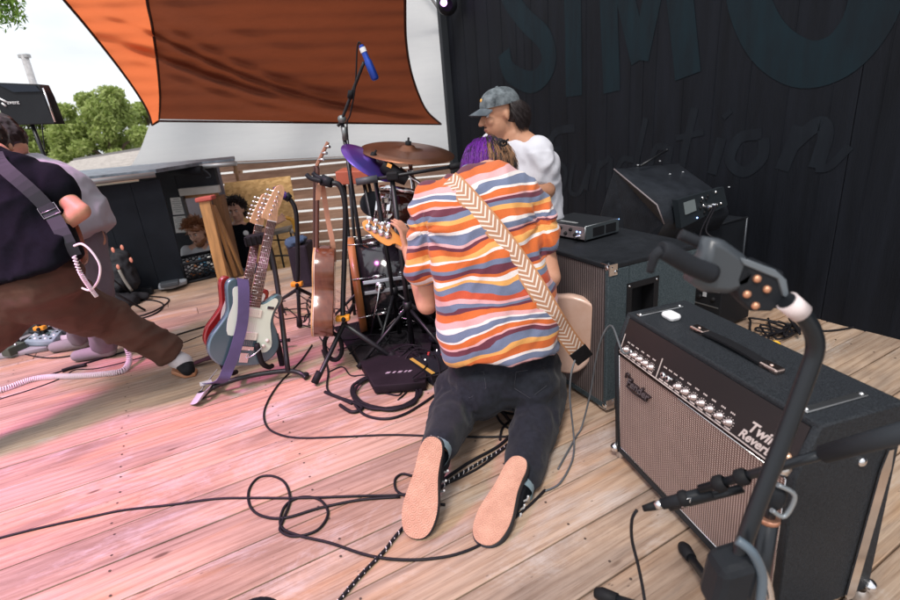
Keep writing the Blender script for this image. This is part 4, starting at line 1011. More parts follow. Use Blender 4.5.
# ================================================================== GUITARS, STANDS, DRUMS
class Gt:      # guitar frame: o = bottom of body centre (back face), y = towards head, z = front normal
    def __init__(s, bottom, head, length, face):
        s.o = V(bottom); s.y = (V(head)-V(bottom)).normalized(); f = V(face); s.z = (f-s.y*f.dot(s.y)).normalized(); s.x = s.y.cross(s.z)
        s.k = (V(head)-V(bottom)).length/length
    def p(s, x, y, z): return s.o+(s.x*x+s.y*y+s.z*z)*s.k
    def box(s, mb, x0, x1, y0, y1, z0, z1, bev=0): return mb.obox(s.p((x0+x1)/2, (y0+y1)/2, (z0+z1)/2), s.x*s.k*(x1-x0)/2, s.y*s.k*(y1-y0)/2, s.z*s.k*(z1-z0)/2, bev)
OFFSET = [(0, -.015), (.08, -.005), (.145, .035), (.172, .10), (.150, .175), (.118, .23), (.118, .285), (.138, .335), (.132, .372), (.10, .375), (.06, .335), (.03, .322), (-.03, .335), (-.055, .365), (-.095, .415), (-.133, .42), (-.152, .385), (-.138, .32), (-.124, .25), (-.148, .185), (-.178, .115), (-.172, .04), (-.12, -.012), (-.06, -.022)]
GUARD = [(-.10, .14), (-.115, .22), (-.105, .30), (-.12, .37), (-.09, .385), (-.05, .34), (-.03, .318), (.03, .312), (.06, .325), (.095, .355), (.115, .34), (.10, .28), (.098, .22), (.115, .16), (.128, .10), (.10, .065), (.06, .08), (.035, .15), (-.035, .15)]
HEADS = [(-.021, 0), (.021, 0), (.026, .03), (.022, .06), (.030, .10), (.034, .16), (.018, .188), (-.006, .178), (-.020, .150), (-.052, .020), (-.038, .004)]
M_maple = mat('maple', (.60, .36, .20), .4, var=.15, vscale=20, stretch=(6, 1, 1), coat=.3)
M_rose = mat('rosewood', (.085, .04, .03), .5, var=.3, vscale=40, stretch=(5, 1, 1))
M_cream = mat('mint_guard', (.62, .72, .62), .35)
M_fret = mat('fret_wire', (.6, .58, .56), .3, metal=1)
def solid_guitar(name, label, G, bodym, guardm, neckm=M_maple, fbm=M_rose, outline=OFFSET, head=HEADS, th=.045, tuners=6, guard=True, scale_len=.44, tuner_m=None):
    t = thing(name, label, 'guitar', G.p(0, -.02, 0))
    sm = catmull([V((x, y, 0)) for x, y in outline], 4, True)
    b = MB(); b.prism([G.p(q.x, q.y, 0) for q in sm], G.z*G.k*th, bev=.009*G.k); b.build('body', bodym, t)
    if guard:
        g2 = catmull([V((x, y, 0)) for x, y in GUARD], 3, True); b = MB(); b.prism([G.p(q.x, q.y, th+.0005) for q in g2], G.z*G.k*.0025); b.build('pickguard', guardm, t)
        for yy in (.145, .265):
            b = MB(); G.box(b, -.042, .042, yy-.02, yy+.02, th+.002, th+.009, .002); pk = b.build('pickup', mat('cream_pickup', (.68, .66, .58), .4), t)
            pm_ = MB(); 
            for i in range(6): pm_.lathe(G.p(-.026+.0105*i, yy, th+.009), G.z, [(0, .0022), (.001, .002), (.0012, 0)], 6)
            pm_.build('pole_piece', M_fret, pk)
        b = MB(); G.box(b, -.038, .038, .072, .092, th, th+.012, .002); G.box(b, -.022, .022, .005, .055, th, th+.004, .001); b.build('bridge', M_chr, t)
        b = MB(); b.tube([G.p(.01, .03, th+.004), G.p(.03, .05, th+.03), G.p(.075, .10, th+.028)], .0025*G.k, 6, n=4); b.build('tremolo_arm', M_chr, t)
        for (x, y) in ((.085, .10), (.10, .13)):
            b = MB(); b.lathe(G.p(x, y, th+.002), G.z, [(0, .010*G.k), (.012*G.k, .008*G.k), (.0125*G.k, 0)], 12); b.build('control_knob', mat('pale_knob', (.6, .58, .52), .4), t)
        b = MB(); G.box(b, -.085, -.06, .33, .345, th+.003, th+.006); G.box(b, .065, .10, .295, .31, th+.003, th+.007); b.build('switch_plate', M_chr, t)
    ny = .30; nl = ny+scale_len
    b = MB(); n_ = 10
    vs = []
    for (y, w_, d_) in ((ny, .028, .020), (nl, .0215, .017)):
        for j in range(9):
            a = PI+PI*j/8; vs.append(G.p(w_*math.cos(a), y, th-.002+d_*math.sin(a)))
    fs = [(j, j+1, 10+j, 9+j) for j in range(8)]+[tuple(range(9))[::-1], tuple(range(9, 18)), (0, 9, 17, 8)]
    b.add(vs, fs, False); b.build('neck', neckm, t)
    b = MB(); b.prism([G.p(-.0285, ny-.005, th-.0018), G.p(.0285, ny-.005, th-.0018), G.p(.0215, nl, th-.0018), G.p(-.0215, nl, th-.0018)], G.z*.007*G.k); b.build('fingerboard', fbm, t)
    fr_ = MB(); 
    L0 = .648*G.k/G.k
    for i in range(1, 22):
        y = nl-(.648-.648/2**(i/12)); 
        if y < ny: break
        w_ = .0215+(nl-y)/scale_len*.007; fr_.tube([G.p(-w_, y, th+.0055), G.p(w_, y, th+.0055)], .0013*G.k, 5)
    fo = fr_.build('fret', M_fret, t); fo['kind'] = 'stuff'
    dt = MB()
    for i in (3, 5, 7, 9, 12, 15, 17):
        y = nl-(.648-.648/2**((i-.5)/12)); dt.lathe(G.p(0, y, th+.0052), G.z, [(0, .0035), (.0006, .0035), (.0007, 0)], 8)
    dt = dt.build('position_dots', M_wht, t); dt['kind'] = 'stuff'
    hs = catmull([V((x, y, 0)) for x, y in head], 3, True); b = MB(); b.prism([G.p(q.x, nl+q.y, th-.012) for q in hs], G.z*.013*G.k, bev=.001); b.build('headstock', neckm, t)
    b = MB(); G.box(b, -.0215, .0215, nl-.001, nl+.003, th, th+.008); b.build('nut', M_wht, t)
    for i in range(tuners):
        y = nl+.028+(.145/tuners)*i; x = -.036+.025*i/tuners
        b = MB(); b.lathe(G.p(x+.018, y, th), G.z, [(0, .005), (.012, .004), (.0125, 0)], 8); b.tube([G.p(x+.018, y, th+.004), G.p(x+.012, y, th-.006), G.p(x-.026, y, th-.008)], .003, 6); b.ell(G.p(x-.031, y, th-.008), (.0085, .0085, .006), None, 10, 6); b.build('tuning_peg', tuner_m or M_chr, t)
    st_ = MB()
    for i in range(6):
        x = -.016+.0064*i; st_.tube([G.p(x*1.5, .085, th+.012), G.p(x, nl, th+.0085)], .0005*G.k, 4); st_.tube([G.p(x, nl, th+.0085), G.p(-.016+.022*i/6, nl+.03+.024*i, th+.005)], .0005*G.k, 4)
    so_ = st_.build('string', M_fret, t); so_['kind'] = 'stuff'
    return t
M_lpb = mat('ice_blue_lacquer', (.085, .15, .185), .24, metal=.5, col2=(.10, .18, .215), vscale=2, coat=.7)
M_redl = mat('dark_red_lacquer', (.20, .008, .010), .25, coat=.7)
# front guitar: body bottom and headstock tip
gface = V((.62, -.74, .16))
GA = Gt(at(240, 361, 2.26), at(276, 184, 2.50), .93, gface)
g1 = solid_guitar('electric_guitar', 'pale blue offset electric guitar with mint pickguard, front one on the double stand', GA, M_lpb, M_cream)
GB = Gt(at(232, 349, 2.44), at(262, 192, 2.66), .93, gface+V((0, .1, 0)))
g2 = solid_guitar('electric_guitar', 'dark red electric guitar half hidden behind the pale blue one', GB, M_redl, mat('white_guard', (.7, .7, .68), .35))
# strap of the front guitar
M_strap = mat('purple_grey_strap', (.085, .07, .17), .7, var=.2); M_strap2 = mat('lilac_grey_webbing', (.42, .38, .44), .8, var=.1)
b = MB(); e1 = GA.p(-.085, .43, .052); pts = [e1, GA.p(-.07, .36, .066), GA.p(-.05, .22, .068), GA.p(-.055, .08, .068), GA.p(-.07, -.03, .06), GA.p(-.085, -.10, .04), fl(206, 384, .03)]
b.ribbon(catmull(pts, 6), GA.x*.028*GA.k, .003); so1 = b.build('guitar_strap', M_strap, None, loc=e1); tag(so1, 'purple grey guitar strap hanging down the front of the pale blue guitar to the boards', 'strap')
b = MB(); pts = [fl(214, 374, .04), fl(206, 384, .035), fl(197, 396, .012), fl(194, 399, .02), fl(201, 397, .045), fl(212, 386, .05), fl(222, 376, .05), fl(230, 368, .06)]
b.ribbon(catmull(pts, 5), V((.012, .022, .016)), .003); b.build('webbing_tail', M_strap2, so1)
b = MB(); b.obox(fl(206, 383, .045), V((.025, .012, 0)), V((-.01, .018, 0)), V((0, 0, .004)), bev=.002); b.build('slider_buckle', mat('grey_buckle', (.5, .47, .52), .4), so1)
b = MB(); b.prism([fl(222, 372, .07), fl(228, 364, .09), fl(232, 368, .07), fl(224, 378, .05)], V((0, .004, 0))); b.build('leather_tab', mat('tan_leather', (.38, .17, .05), .6), so1)
# double guitar stand
gs = thing('guitar_stand', 'black tubular double guitar stand holding the pale blue and red guitars', 'guitar stand', fl(250, 375))
b = MB(); b.tube([fl(202, 397, .014), fl(216, 386, .05), fl(250, 376, .06), fl(285, 371, .05), fl(300, 373, .03), fl(306, 378, .014)], .012, 10, n=5); b.build('base_tube', M_blkm, gs)
b = MB(); b.tube([fl(210, 356, .05), fl(250, 345, .05), fl(290, 340, .05)], .011, 8, n=4); b.build('base_tube', M_blkm, gs)
pt = at(256, 243, 2.56); b = MB(); b.tube([fl(288, 371, .05), at(278, 290, 2.5), at(271, 252, 2.55), at(266, 244, 2.55), at(258, 242, 2.55)], .013, 10, n=5); b.build('upright', M_blkm, gs)
b = MB(); u1 = at(246, 241, 2.50); u2 = at(270, 237, 2.56); b.obox((u1+u2)/2, (u2-u1)/2, V((0, .035, 0)), V((0, 0, .026)), bev=.012); nrest = b.build('neck_rest', M_rub, gs)
for i in range(5): MB().obox(u1.lerp(u2, .1+.2*i)+V((0, -.037, 0)), (u2-u1).normalized()*.004, V((0, .004, 0)), V((0, 0, .022)), bev=.001).build('rib', M_rub, nrest)
for (x, y) in ((236, 372), (272, 366)):
    b = MB(); base = fl(x, y, .06); b.tube([base, base+V((0, -.05, .02)), base+V((-.01, -.09, .07)), base+V((-.01, -.095, .17))], .013, 8, n=5); b.build('padded_arm', M_rub, gs)
b = MB(); b.obox(fl(279, 350, .12), V((.013, 0, 0)), V((0, .012, 0)), V((0, 0, .09)), bev=.004); b.build('padded_arm', M_rub, gs)
for q_ in ((202, 397), (306, 378)): MB().ell(fl(*q_)+V((0, 0, .016)), (.02, .02, .016), None, 10, 8).build('rubber_foot', M_rub, gs)

# ---- acoustic guitar, seen from its side
AC = [(0, 0), (.07, .005), (.14, .03), (.185, .085), (.19, .14), (.165, .20), (.128, .25), (.122, .29), (.14, .345), (.138, .40), (.10, .455), (.04, .478), (0, .48), (-.04, .478), (-.10, .455), (-.138, .40), (-.14, .345), (-.122, .29), (-.128, .25), (-.165, .20), (-.19, .14), (-.185, .085), (-.14, .03), (-.07, .005)]
AG = Gt(at(334, 333, 2.42), at(337, 143, 2.50), 1.02, V((-1, -.16, .0)))
ag = thing('acoustic_guitar', 'brown acoustic guitar seen edge on, hanging upright in its black stand', 'guitar', AG.p(0, 0, .05))
M_mahog = mat('mahogany_gloss', (.095, .032, .016), .22, col2=(.16, .055, .024), vscale=4, stretch=(8, 8, 1), coat=.6)
sm = catmull([V((x, y, 0)) for x, y in AC], 3, True)
MB().prism([AG.p(q.x, q.y, 0) for q in sm], AG.z*AG.k*.105, bev=.004).build('body_side', M_mahog, ag)
MB().prism([AG.p(q.x*1.005, q.y*1.005-.001, .105) for q in sm], AG.z*.006).build('soundboard', mat('spruce_top', (.62, .36, .15), .35, coat=.4), ag)
MB().prism([AG.p(q.x*1.006, q.y*1.006-.0015, .099) for q in sm], AG.z*.004).build('binding', mat('cream_binding', (.66, .5, .38), .4), ag)
b = MB(); AG.box(b, -.025, .025, .47, .90, .085, .108, .008); b.build('neck', mat('dark_neck', (.10, .035, .022), .35, coat=.4), ag)
b = MB(); AG.box(b, -.026, .026, .40, .90, .1085, .116); b.build('fingerboard', M_rose, ag)
b = MB(); AG.box(b, -.02, .02, .44, .49, .02, .088, .01); b.build('heel', MATS['dark_neck'], ag)
b = MB(); y0 = AG.p(0, .90, .10); y1 = at(328, 142, 2.56); hd_ = (y1-y0); b.obox((y0+y1)/2, hd_/2, AG.x*.032, hd_.normalized().cross(AG.x)*.008, bev=.003); b.build('headstock', mat('brown_headstock', (.26, .11, .06), .4), ag)
for i in range(3):
    for s in (-1, 1):
        c = y0+hd_*(.25+.27*i); MB().tube([c+AG.x*.03*s, c+AG.x*.045*s+V((.02, 0, 0))], .006, 8).build('tuning_peg', M_chr, ag)
# tan strap hanging from its headstock
b = MB(); pts = [at(318, 200, 2.40), at(319, 186, 2.40), at(322, 184, 2.42), at(324, 195, 2.45), at(328, 220, 2.46), at(333, 245, 2.46), at(334, 262, 2.48)]
b.ribbon(catmull(pts, 5), V((.011, .004, 0)), .004)
tag(b.build('leather_strap', mat('pale_tan_leather', (.46, .24, .15), .6, var=.15), None, loc=pts[0]), 'narrow pale tan strap hanging in a long loop from the acoustic guitar headstock', 'strap')

# ---- guitar stands of the hanging kind: bent top, orange yellow clutch, tripod
M_oy = mat('orange_yellow_plastic', (.72, .30, .02), .4)
def hang_stand(label, topP, bend, hub, feet, clutch, grip_m, s=1.0, group='black hanging guitar stands with yellow clutches'):
    t = thing('guitar_stand', label, 'guitar stand', V((hub.x, hub.y, 0)), group)
    MB().tube([hub]+bend, .0125*s, 10, n=6).build('upright_tube', M_blkm, t)
    d = (V(topP)-V(bend[-1])).normalized(); _, a, b2 = frame(d)
    bb = MB(); bb.tube([bend[-1], V(topP)-d*.03], [.022*s, .026*s], 10); bb.build('yoke_body', M_blkp, t)
    for sg in (-1, 1):
        bb = MB(); st = V(topP)-d*.04; bb.tube([st+a*.022*sg*s, st+d*.05+a*.03*sg*s, st+d*.07+a*.03*sg*s+V((0, 0, .012))], .011*s, 8, n=4); bb.build('yoke_prong', grip_m, t)
    bb = MB(); bb.obox(clutch, V((.035, 0, 0))*s, V((0, .02, 0))*s, V((0, 0, .014))*s, bev=.008); cl_ = bb.build('clutch', M_oy, t)
    MB().lathe(V(clutch)+V((.006, -.018, 0)), V((0, -1, 0)), [(0, .012), (.012, .010), (.013, 0)], 10).build('clutch_bolt', M_rub, cl_)
    for f in feet:
        f = V(f); tp = V(clutch)+V((0, 0, -.03)); bb = MB(); bb.tube([tp, tp.lerp(f, .9)+V((0, 0, .003)), f+V((0, 0, .018))], .012*s, 8); lo = bb.build('leg', M_blkm, t)
        dd = (f-tp).normalized(); MB().tube([f-dd*.06+V((0, 0, .017)), f+V((0, 0, .016))], [.017*s, .019*s], 10).build('rubber_foot', M_rub, lo)
    return t
M_pgrip = mat('violet_foam_grip', (.05, .02, .16), .6)
hubA = at(343, 318, 2.34); base = V((hubA.x, hubA.y, 0))
hang_stand('black guitar stand with a yellow clutch, carrying the acoustic guitar', at(316, 178, 2.40), [at(343, 300, 2.36), at(345, 240, 2.38), at(345, 205, 2.38), at(340, 186, 2.38), at(332, 183, 2.38)], hubA, [fl(315, 386), fl(398, 362), fl(356, 300)], hubA, M_blkp)
yc = at(297, 284, 2.9)
hang_stand('empty black guitar stand with a violet padded top and yellow clutch', at(281, 192, 2.9), [at(298, 270, 2.9), at(297, 225, 2.9), at(295, 208, 2.9), at(290, 199, 2.9)], yc, [fl(272, 306), fl(300, 328), fl(322, 300)], yc, M_pgrip)
# headphones-like black loop at the foot of the acoustic guitar
b = MB(); c = at(333, 345, 2.40); b.tube([c+V((.042*math.cos(a), .01*math.cos(a), .075*math.sin(a)-.01)) for a in [2*PI*i/20 for i in range(20)]], .012, 8, closed=True)
tag(b.build('padded_ring', M_rub, None, loc=c), 'black padded ring with a tan edge below the acoustic guitar body', 'ring pad')




# ================================================================== DRUMS
M_dr = mat('black_drum_shell', (.016, .016, .020), .14, coat=.8, var=.2)
M_hoop = mat('orange_wood_hoop', (.40, .15, .05), .35, var=.2, coat=.3)
M_head = mat('black_drum_head', (.015, .015, .018), .4)
dk = thing('bass_drum', 'black bass drum with an orange wooden hoop and chrome lugs', 'drum', fl(390, 330))
ax = V((-.985, -.17, 0)).normalized(); dc = at(396, 283, 3.02); rD = .275
fc = at(356, 285, 2.95); dl_ = .42; bc = fc-ax*dl_
_, da, db = frame(ax)
MB().lathe(bc, ax, [(0, rD*.98), (0, rD), (dl_, rD), (dl_, rD*.98)], 48).build('shell', M_dr, dk)
for c, s in ((fc, 1), (bc, -1)):
    MB().lathe(c, ax*s, [(-.03, rD+.004), (-.03, rD+.016), (.012, rD+.016), (.012, rD-.004), (.004, rD-.004)], 48).build('hoop', M_hoop if s > 0 else M_dr, dk)
    MB().lathe(c, ax*s, [(.003, rD-.002), (.004, 0)], 48).build('drum_head', M_head, dk)
for i in range(8):
    a = 2*PI*i/8+.39; rad = da*math.cos(a)+db*math.sin(a)
    p0 = fc-ax*.10+rad*(rD+.012); p1 = bc+ax*.10+rad*(rD+.012)
    MB().tube([p0, p0-ax*.07], .011, 8).build('lug', M_chr, dk); MB().tube([p1, p1+ax*.07], .011, 8).build('lug', M_chr, dk)
    MB().tube([fc+rad*(rD+.022)+ax*.01, p0], .003, 6).build('tension_rod', M_chr, dk)
for aa in (.30, .10):
    rad = V((0, -math.cos(aa), math.sin(aa))); rad = (rad-ax*rad.dot(ax)).normalized(); MB().obox(fc-ax*(dl_*.5)+rad*(rD+.007), ax*(dl_*.40), rad*.008, ax.cross(rad)*.011, bev=.004).build('lug_strip', mat('strip_grey', (.42, .44, .48), .3, metal=.8), dk)
sp = onplane(380, 287, fc-ax*.12-V((0, rD, 0)), V((0, 1, 0))); b = MB(); b.lathe(sp, V((0, -1, 0)), [(0, .03), (.012, .028), (.02, .015), (.021, 0)], 16); b.tube([sp+V((0, -.02, 0)), fl(371, 335, .02)], .007, 8); b.build('spur', M_chr, dk)
b = MB(); b.tube([at(411, 302, 2.72), fl(379, 336, .01)], .007, 8); b.tube([at(397, 316, 2.72), at(425, 325, 2.7)], .005, 8); b.build('spur', M_chr, dk)
# mounted tom
tm = thing('tom_drum', 'small black rack tom with chrome lugs, mounted above the bass drum', 'drum', at(404, 208, 2.85))
tax = V((.25, .25, .93)).normalized(); tcn_ = at(402, 210, 2.85); rT = .135
MB().lathe(tcn_-tax*.10, tax, [(0, rT*.97), (0, rT), (.2, rT), (.2, rT*.97)], 36).build('shell', mat('black_cherry_shell', (.055, .014, .010), .12, coat=.9), tm)
for s, nm in ((1, 'hoop'), (-1, 'hoop')): MB().lathe(tcn_+tax*.10*s, tax*s, [(-.018, rT+.003), (-.018, rT+.010), (.008, rT+.010), (.008, rT+.003)], 36).build(nm, M_chr, tm)
MB().lathe(tcn_+tax*.103, tax, [(0, rT), (.001, 0)], 36).build('drum_head', mat('white_drum_head', (.6, .6, .58), .5), tm)
_, ta, tb_ = frame(tax)
for i in range(6):
    a = 2*PI*i/6+.2; rad = ta*math.cos(a)+tb_*math.sin(a); b = MB(); b.tube([tcn_+tax*.10+rad*(rT+.010), tcn_-tax*.10+rad*(rT+.010)], .0035, 6); b.obox(tcn_+rad*(rT+.006), rad*.008, tax*.03, tax.cross(rad)*.011, bev=.004); b.build('lug', M_chr, tm)
b = MB(); b.tube([at(383, 196, 2.74), at(384, 215, 2.76), at(388, 240, 2.80)], .011, 8, n=3); b.obox(at(385, 200, 2.73), V((.02, 0, 0)), V((0, .015, 0)), V((0, 0, .018)), bev=.006); b.obox(at(390, 216, 2.73), V((.02, 0, 0)), V((0, .015, 0)), V((0, 0, .014)), bev=.006); b.build('mount', M_chr, tm)
def stand(name, label, cat, top, foot, r=.011, m=M_chr, spread=.28, hgt=.3, a0=.3, clutchz=None):
    t = thing(name, label, cat, V((foot.x, foot.y, 0)))
    f = V((foot.x, foot.y, .05)); MB().tube([f, V(top)], [r*1.15, r], 10).build('pole', m, t)
    h = V((foot.x, foot.y, hgt))
    for k in range(3):
        a = a0+2*PI*k/3; e = V((foot.x+spread*math.cos(a), foot.y+spread*math.sin(a), .014)); lo = MB().tube([h, e], r*.8, 7).build('leg', m, t)
        MB().tube([e-(e-h).normalized()*.04, e], [.012, .014], 8).build('rubber_foot', M_rub, lo)
    MB().lathe(h+V((0, 0, -.02)), V((0, 0, 1)), [(0, r*1.2), (0, r*2), (.05, r*2), (.05, r*1.2)], 12).build('collar', m, t)
    return t
MB().lathe(at(424, 226, 2.75)+V((0, 0, -.06)), V((.05, -.1, 1)), [(0, .15), (.002, .155), (.012, .155), (.014, .150), (.10, .150), (.102, .155), (.112, .155), (.114, .145)], 36).build('snare_drum', mat('steel_shell', (.55, .56, .58), .18, metal=1), None, loc=at(424, 226, 2.75))
sn_ = bpy.data.objects['snare_drum']; tag(sn_, 'shallow chrome snare drum half hidden by the golden headstock and striped sleeve', 'drum')
for k in range(8):
    a = 2*PI*k/8; cc_ = at(424, 226, 2.75)+V((.158*math.cos(a), .158*math.sin(a), -.003)); MB().tube([cc_-V((0, 0, .05)), cc_+V((0, 0, .05))], .006, 8).build('tension_rod', M_chr, sn_)
def cymbal(label, c, n, rad, m):
    t = thing('cymbal', label, 'cymbal', c)
    MB().lathe(c, n, [(-.022, rad), (-.0205, rad), (-.012, rad*.7), (-.004, rad*.35), (0, rad*.18), (.014, rad*.13), (.018, rad*.05), (.018, .006), (.0165, .006), (.0125, rad*.12), (-.0015, rad*.18), (-.0055, rad*.35), (-.0135, rad*.7), (-.0225, rad*.995)], 56).build('plate', m, t)
    MB().lathe(c+V(n)*.018, n, [(0, .016), (.016, .016), (.017, .006), (.035, .005), (.036, 0)], 12).build('felt_and_nut', M_rub, t); return t
M_cym = mat('dark_bronze', (.16, .065, .035), .34, metal=.75, col2=(.24, .10, .055), vscale=5, bump=.15, bscale=60)
c1 = at(408, 148, 2.75); nrm = V((.17, -.16, .95)).normalized()
cymbal('large dark bronze ride cymbal tilted above the drums', c1, nrm, .245, M_cym)
cst = stand('cymbal_stand', 'chrome cymbal stand under the large bronze cymbal', 'cymbal stand', c1, V((c1.x+.02, c1.y+.05, 0)), a0=1.0)
for k, z in enumerate((-.06, -.12, -.3)):
    MB().obox(c1+V((0, 0, z)), V((.018, 0, 0)), V((0, .016, 0)), V((0, 0, .012)), bev=.005).build('wing_clutch', M_chr, cst)
MB().tube([at(408, 190, 2.8), at(440, 200, 2.75)], .008, 8).build('boom_arm', M_chr, cst); MB().tube([at(400, 168, 2.72), at(436, 196, 2.7)], .009, 8).build('boom_arm', M_chr, cst)
c2 = at(371, 157, 2.62); n2_ = (V((.50, -.30, .80))).normalized()
M_cymp = mat('violet_lit_cymbal', (.16, .03, .30), .3, metal=.6, col2=(.06, .06, .30), vscale=3)  # violet and blue stage light put into the cymbal's own colour
ex_ = (at(398, 176, 2.62)-at(344, 142, 2.62)); n2_ = ex_.cross(V((0, 1, 0)) + V((.0, 0, -.10))).normalized(); n2_ = n2_ if n2_.z > 0 else -n2_
cymbal('smaller cymbal with violet and blue light painted into its colour, tilted steeply left of the bronze one', (at(398, 176, 2.62)+at(344, 142, 2.62))/2, (n2_+V((0, -.32, 0))).normalized(), ex_.length/2, M_cymp)
stand('cymbal_stand', 'dark cymbal stand under the cymbal painted as violet lit', 'cymbal stand', at(372, 160, 2.62), V((at(372, 160, 2.62).x+.02, 2.66, 0)), m=M_blkm, a0=.1)
b = MB(); c = at(386, 167, 2.56); b.lathe(c, V((.75, 0, -.62)), [(-.02, .028), (.0, .036), (.08, .034), (.12, .024)], 14); o = b.build('clip_microphone', M_rub, None, loc=c); tag(o, 'black drum microphone with a small orange sticker beside the violet lit cymbal', 'microphone')
MB().obox(c+V((.02, -.036, .008)), V((.010, 0, -.006)), V((0, .001, 0)), V((.004, 0, .008))).build('sticker', mat('orange_sticker', (.85, .38, .08), .5), o)
# kick pedal / rug
RU = [fl(334, 328), fl(420, 308), fl(475, 318), fl(468, 372), fl(440, 378), fl(376, 392)]
b = MB(); b.prism([p+V((0, 0, .001)) for p in RU], V((0, 0, .006))); tag(b.build('drum_rug', mat('black_carpet', (.014, .012, .016), .95, var=.4, vscale=30, bump=.8, bscale=300), None, loc=RU[0]), 'black carpet lying under the bass drum and effects box', 'rug')
# grey lettering blocks on the rug edge case
cs = thing('flat_case', 'flat dark case with small pale lettering, lying on the rug', 'case', fl(400, 372))
P_ = [fl(352, 346, .05), fl(432, 342, .05), fl(425, 382, .05), fl(374, 386, .05)]
b = MB(); b.prism(P_, V((0, 0, -.042)), bev=.005); b.build('case_shell', mat('dark_plum_case', (.016, .012, .016), .7, var=.3), cs)
dx = (P_[2]-P_[3]).normalized(); dy = V((-dx.y, dx.x, 0))
for i, (u, w_) in enumerate(((.02, .02), (.05, .012), (.078, .018), (.105, .010), (.125, .014))):
    b = MB(); c = fl(384, 373, .052)+dx*u; b.obox(c, dx*w_*.5, dy*.008+dx*.004, V((0, 0, .0008))); b.build('pale_lettering', mat('lettering_grey', (.33, .29, .33), .7), cs)
# effects box with yellow stripe
ef = thing('effects_box', 'black rectangular effects unit with a yellow strip and red light, full of plugged leads', 'effects unit', fl(435, 385))
E0, E1 = fl(411, 371, .0), fl(432, 386, .0); dx = (E1-E0).normalized(); dy = V((-dx.y, dx.x, 0)); lw = .15
EF = Fr(E0, math.atan2(dx.y, dx.x)); l_ = (E1-E0).length*1.05
b = MB(); EF.box(b, 0, l_, 0, .22, .004, .065, .003); b.build('case', M_blkp, ef)
b = MB(); EF.box(b, 0, l_, .0, .018, .0652, .0675); b.build('yellow_strip', mat('yellow_strip', (.48, .32, .06), .5), ef)
for i in range(6): 
    kb = MB(); knob(kb, EF.p(.02+(i % 2)*.05, .05+.05*(i//2), .065), V((0, 0, 1)), .007, .012); kb.build('knob', [M_rub, M_chr, mat('red_knob', (.6, .03, .03), .4)][i % 3], ef)
for i in range(4):
    b = MB(); s_ = EF.p(l_*.9, .04+.045*i, .05); b.tube([s_, s_+V((.03, 0, .01))], .007, 8); b.build('plug', M_chr if i % 2 else M_rub, ef)
# mic stand clump in front of the rug (black upright by the effects box)
# ---- tall boom stand with blue microphone
tb0 = at(342, 122, 2.85)
ms = stand('microphone_stand', 'tall black boom stand reaching up to the blue microphone', 'microphone stand', tb0, V((tb0.x, 2.87, 0)), r=.0105, m=M_blkm, a0=.9, spread=.34)
MB().tube([at(338, 126, 2.85), at(342, 119, 2.84), at(352, 93, 2.80), at(364, 62, 2.74)], .0085, 8, n=4).build('boom_arm', M_blkm, ms)
MB().tube([at(350, 98, 2.80), at(351, 91, 2.79)], .015, 10).build('clutch', M_rub, ms)
MB().lathe(at(342, 119, 2.85), V((0, -1, 0)), [(-.02, .02), (.02, .02), (.022, 0)], 12).build('clutch', mat('grey_clutch', (.20, .22, .22), .4, metal=.5), ms)
MB().tube([at(344, 127, 2.84), at(345, 140, 2.85)], .014, 10).build('grip', MATS['grey_clutch'], ms)
b = MB(); mt_, mb_ = at(361, 45, 2.74), at(372, 71, 2.74); dd = (mb_-mt_).normalized(); b.lathe(mt_, dd, [(0, .012), (.01, .014), (.07, .015), (.078, .019), (.16, .020), (.168, .014), (.17, 0)], 14)
mic = b.build('microphone', mat('blue_mic_body', (.02, .06, .36), .35, metal=.5), None, loc=mt_); tag(mic, 'slim bright blue microphone clipped at the very top of the tall boom stand', 'microphone')
MB().lathe(mt_+dd*.012, dd, [(0, .0155), (.022, .0158)], 14).build('white_band', M_wht, mic)
cable('thin black microphone lead hanging from the blue microphone down its tall stand', [mt_, at(359, 42, 2.74), at(357, 50, 2.75), at(356, 75, 2.77), at(354, 95, 2.79), at(350, 115, 2.82), at(347, 125, 2.83), at(350, 160, 2.84), at(353, 200, 2.85)], r=.004) if 'cable' in globals() else None
# ---- horizontal boom stand over the toms
hb = stand('microphone_stand', 'black boom stand whose long arm runs level across the drums', 'microphone stand', at(392, 178, 2.45), V((at(392, 178, 2.45).x, 2.45, 0)), r=.012, m=M_blkm, a0=1.4, spread=.30, hgt=.28)
p0, p1 = at(356, 182, 2.42), at(462, 165, 2.48)
MB().tube([p0, p1], .0085, 8).build('boom_arm', M_blkm, hb); MB().tube([p0, p0.lerp(p1, .2)], .017, 12).build('counterweight', mat('dark_grey_weight', (.06, .065, .075), .45), hb)
MB().tube([p0.lerp(p1, .88), p1], .014, 10).build('microphone_clip', M_rub, hb)
MB().obox(p0.lerp(p1, .34), V((.028, 0, 0)), V((0, .018, 0)), V((0, 0, .02)), bev=.008).build('clutch', M_rub, hb)
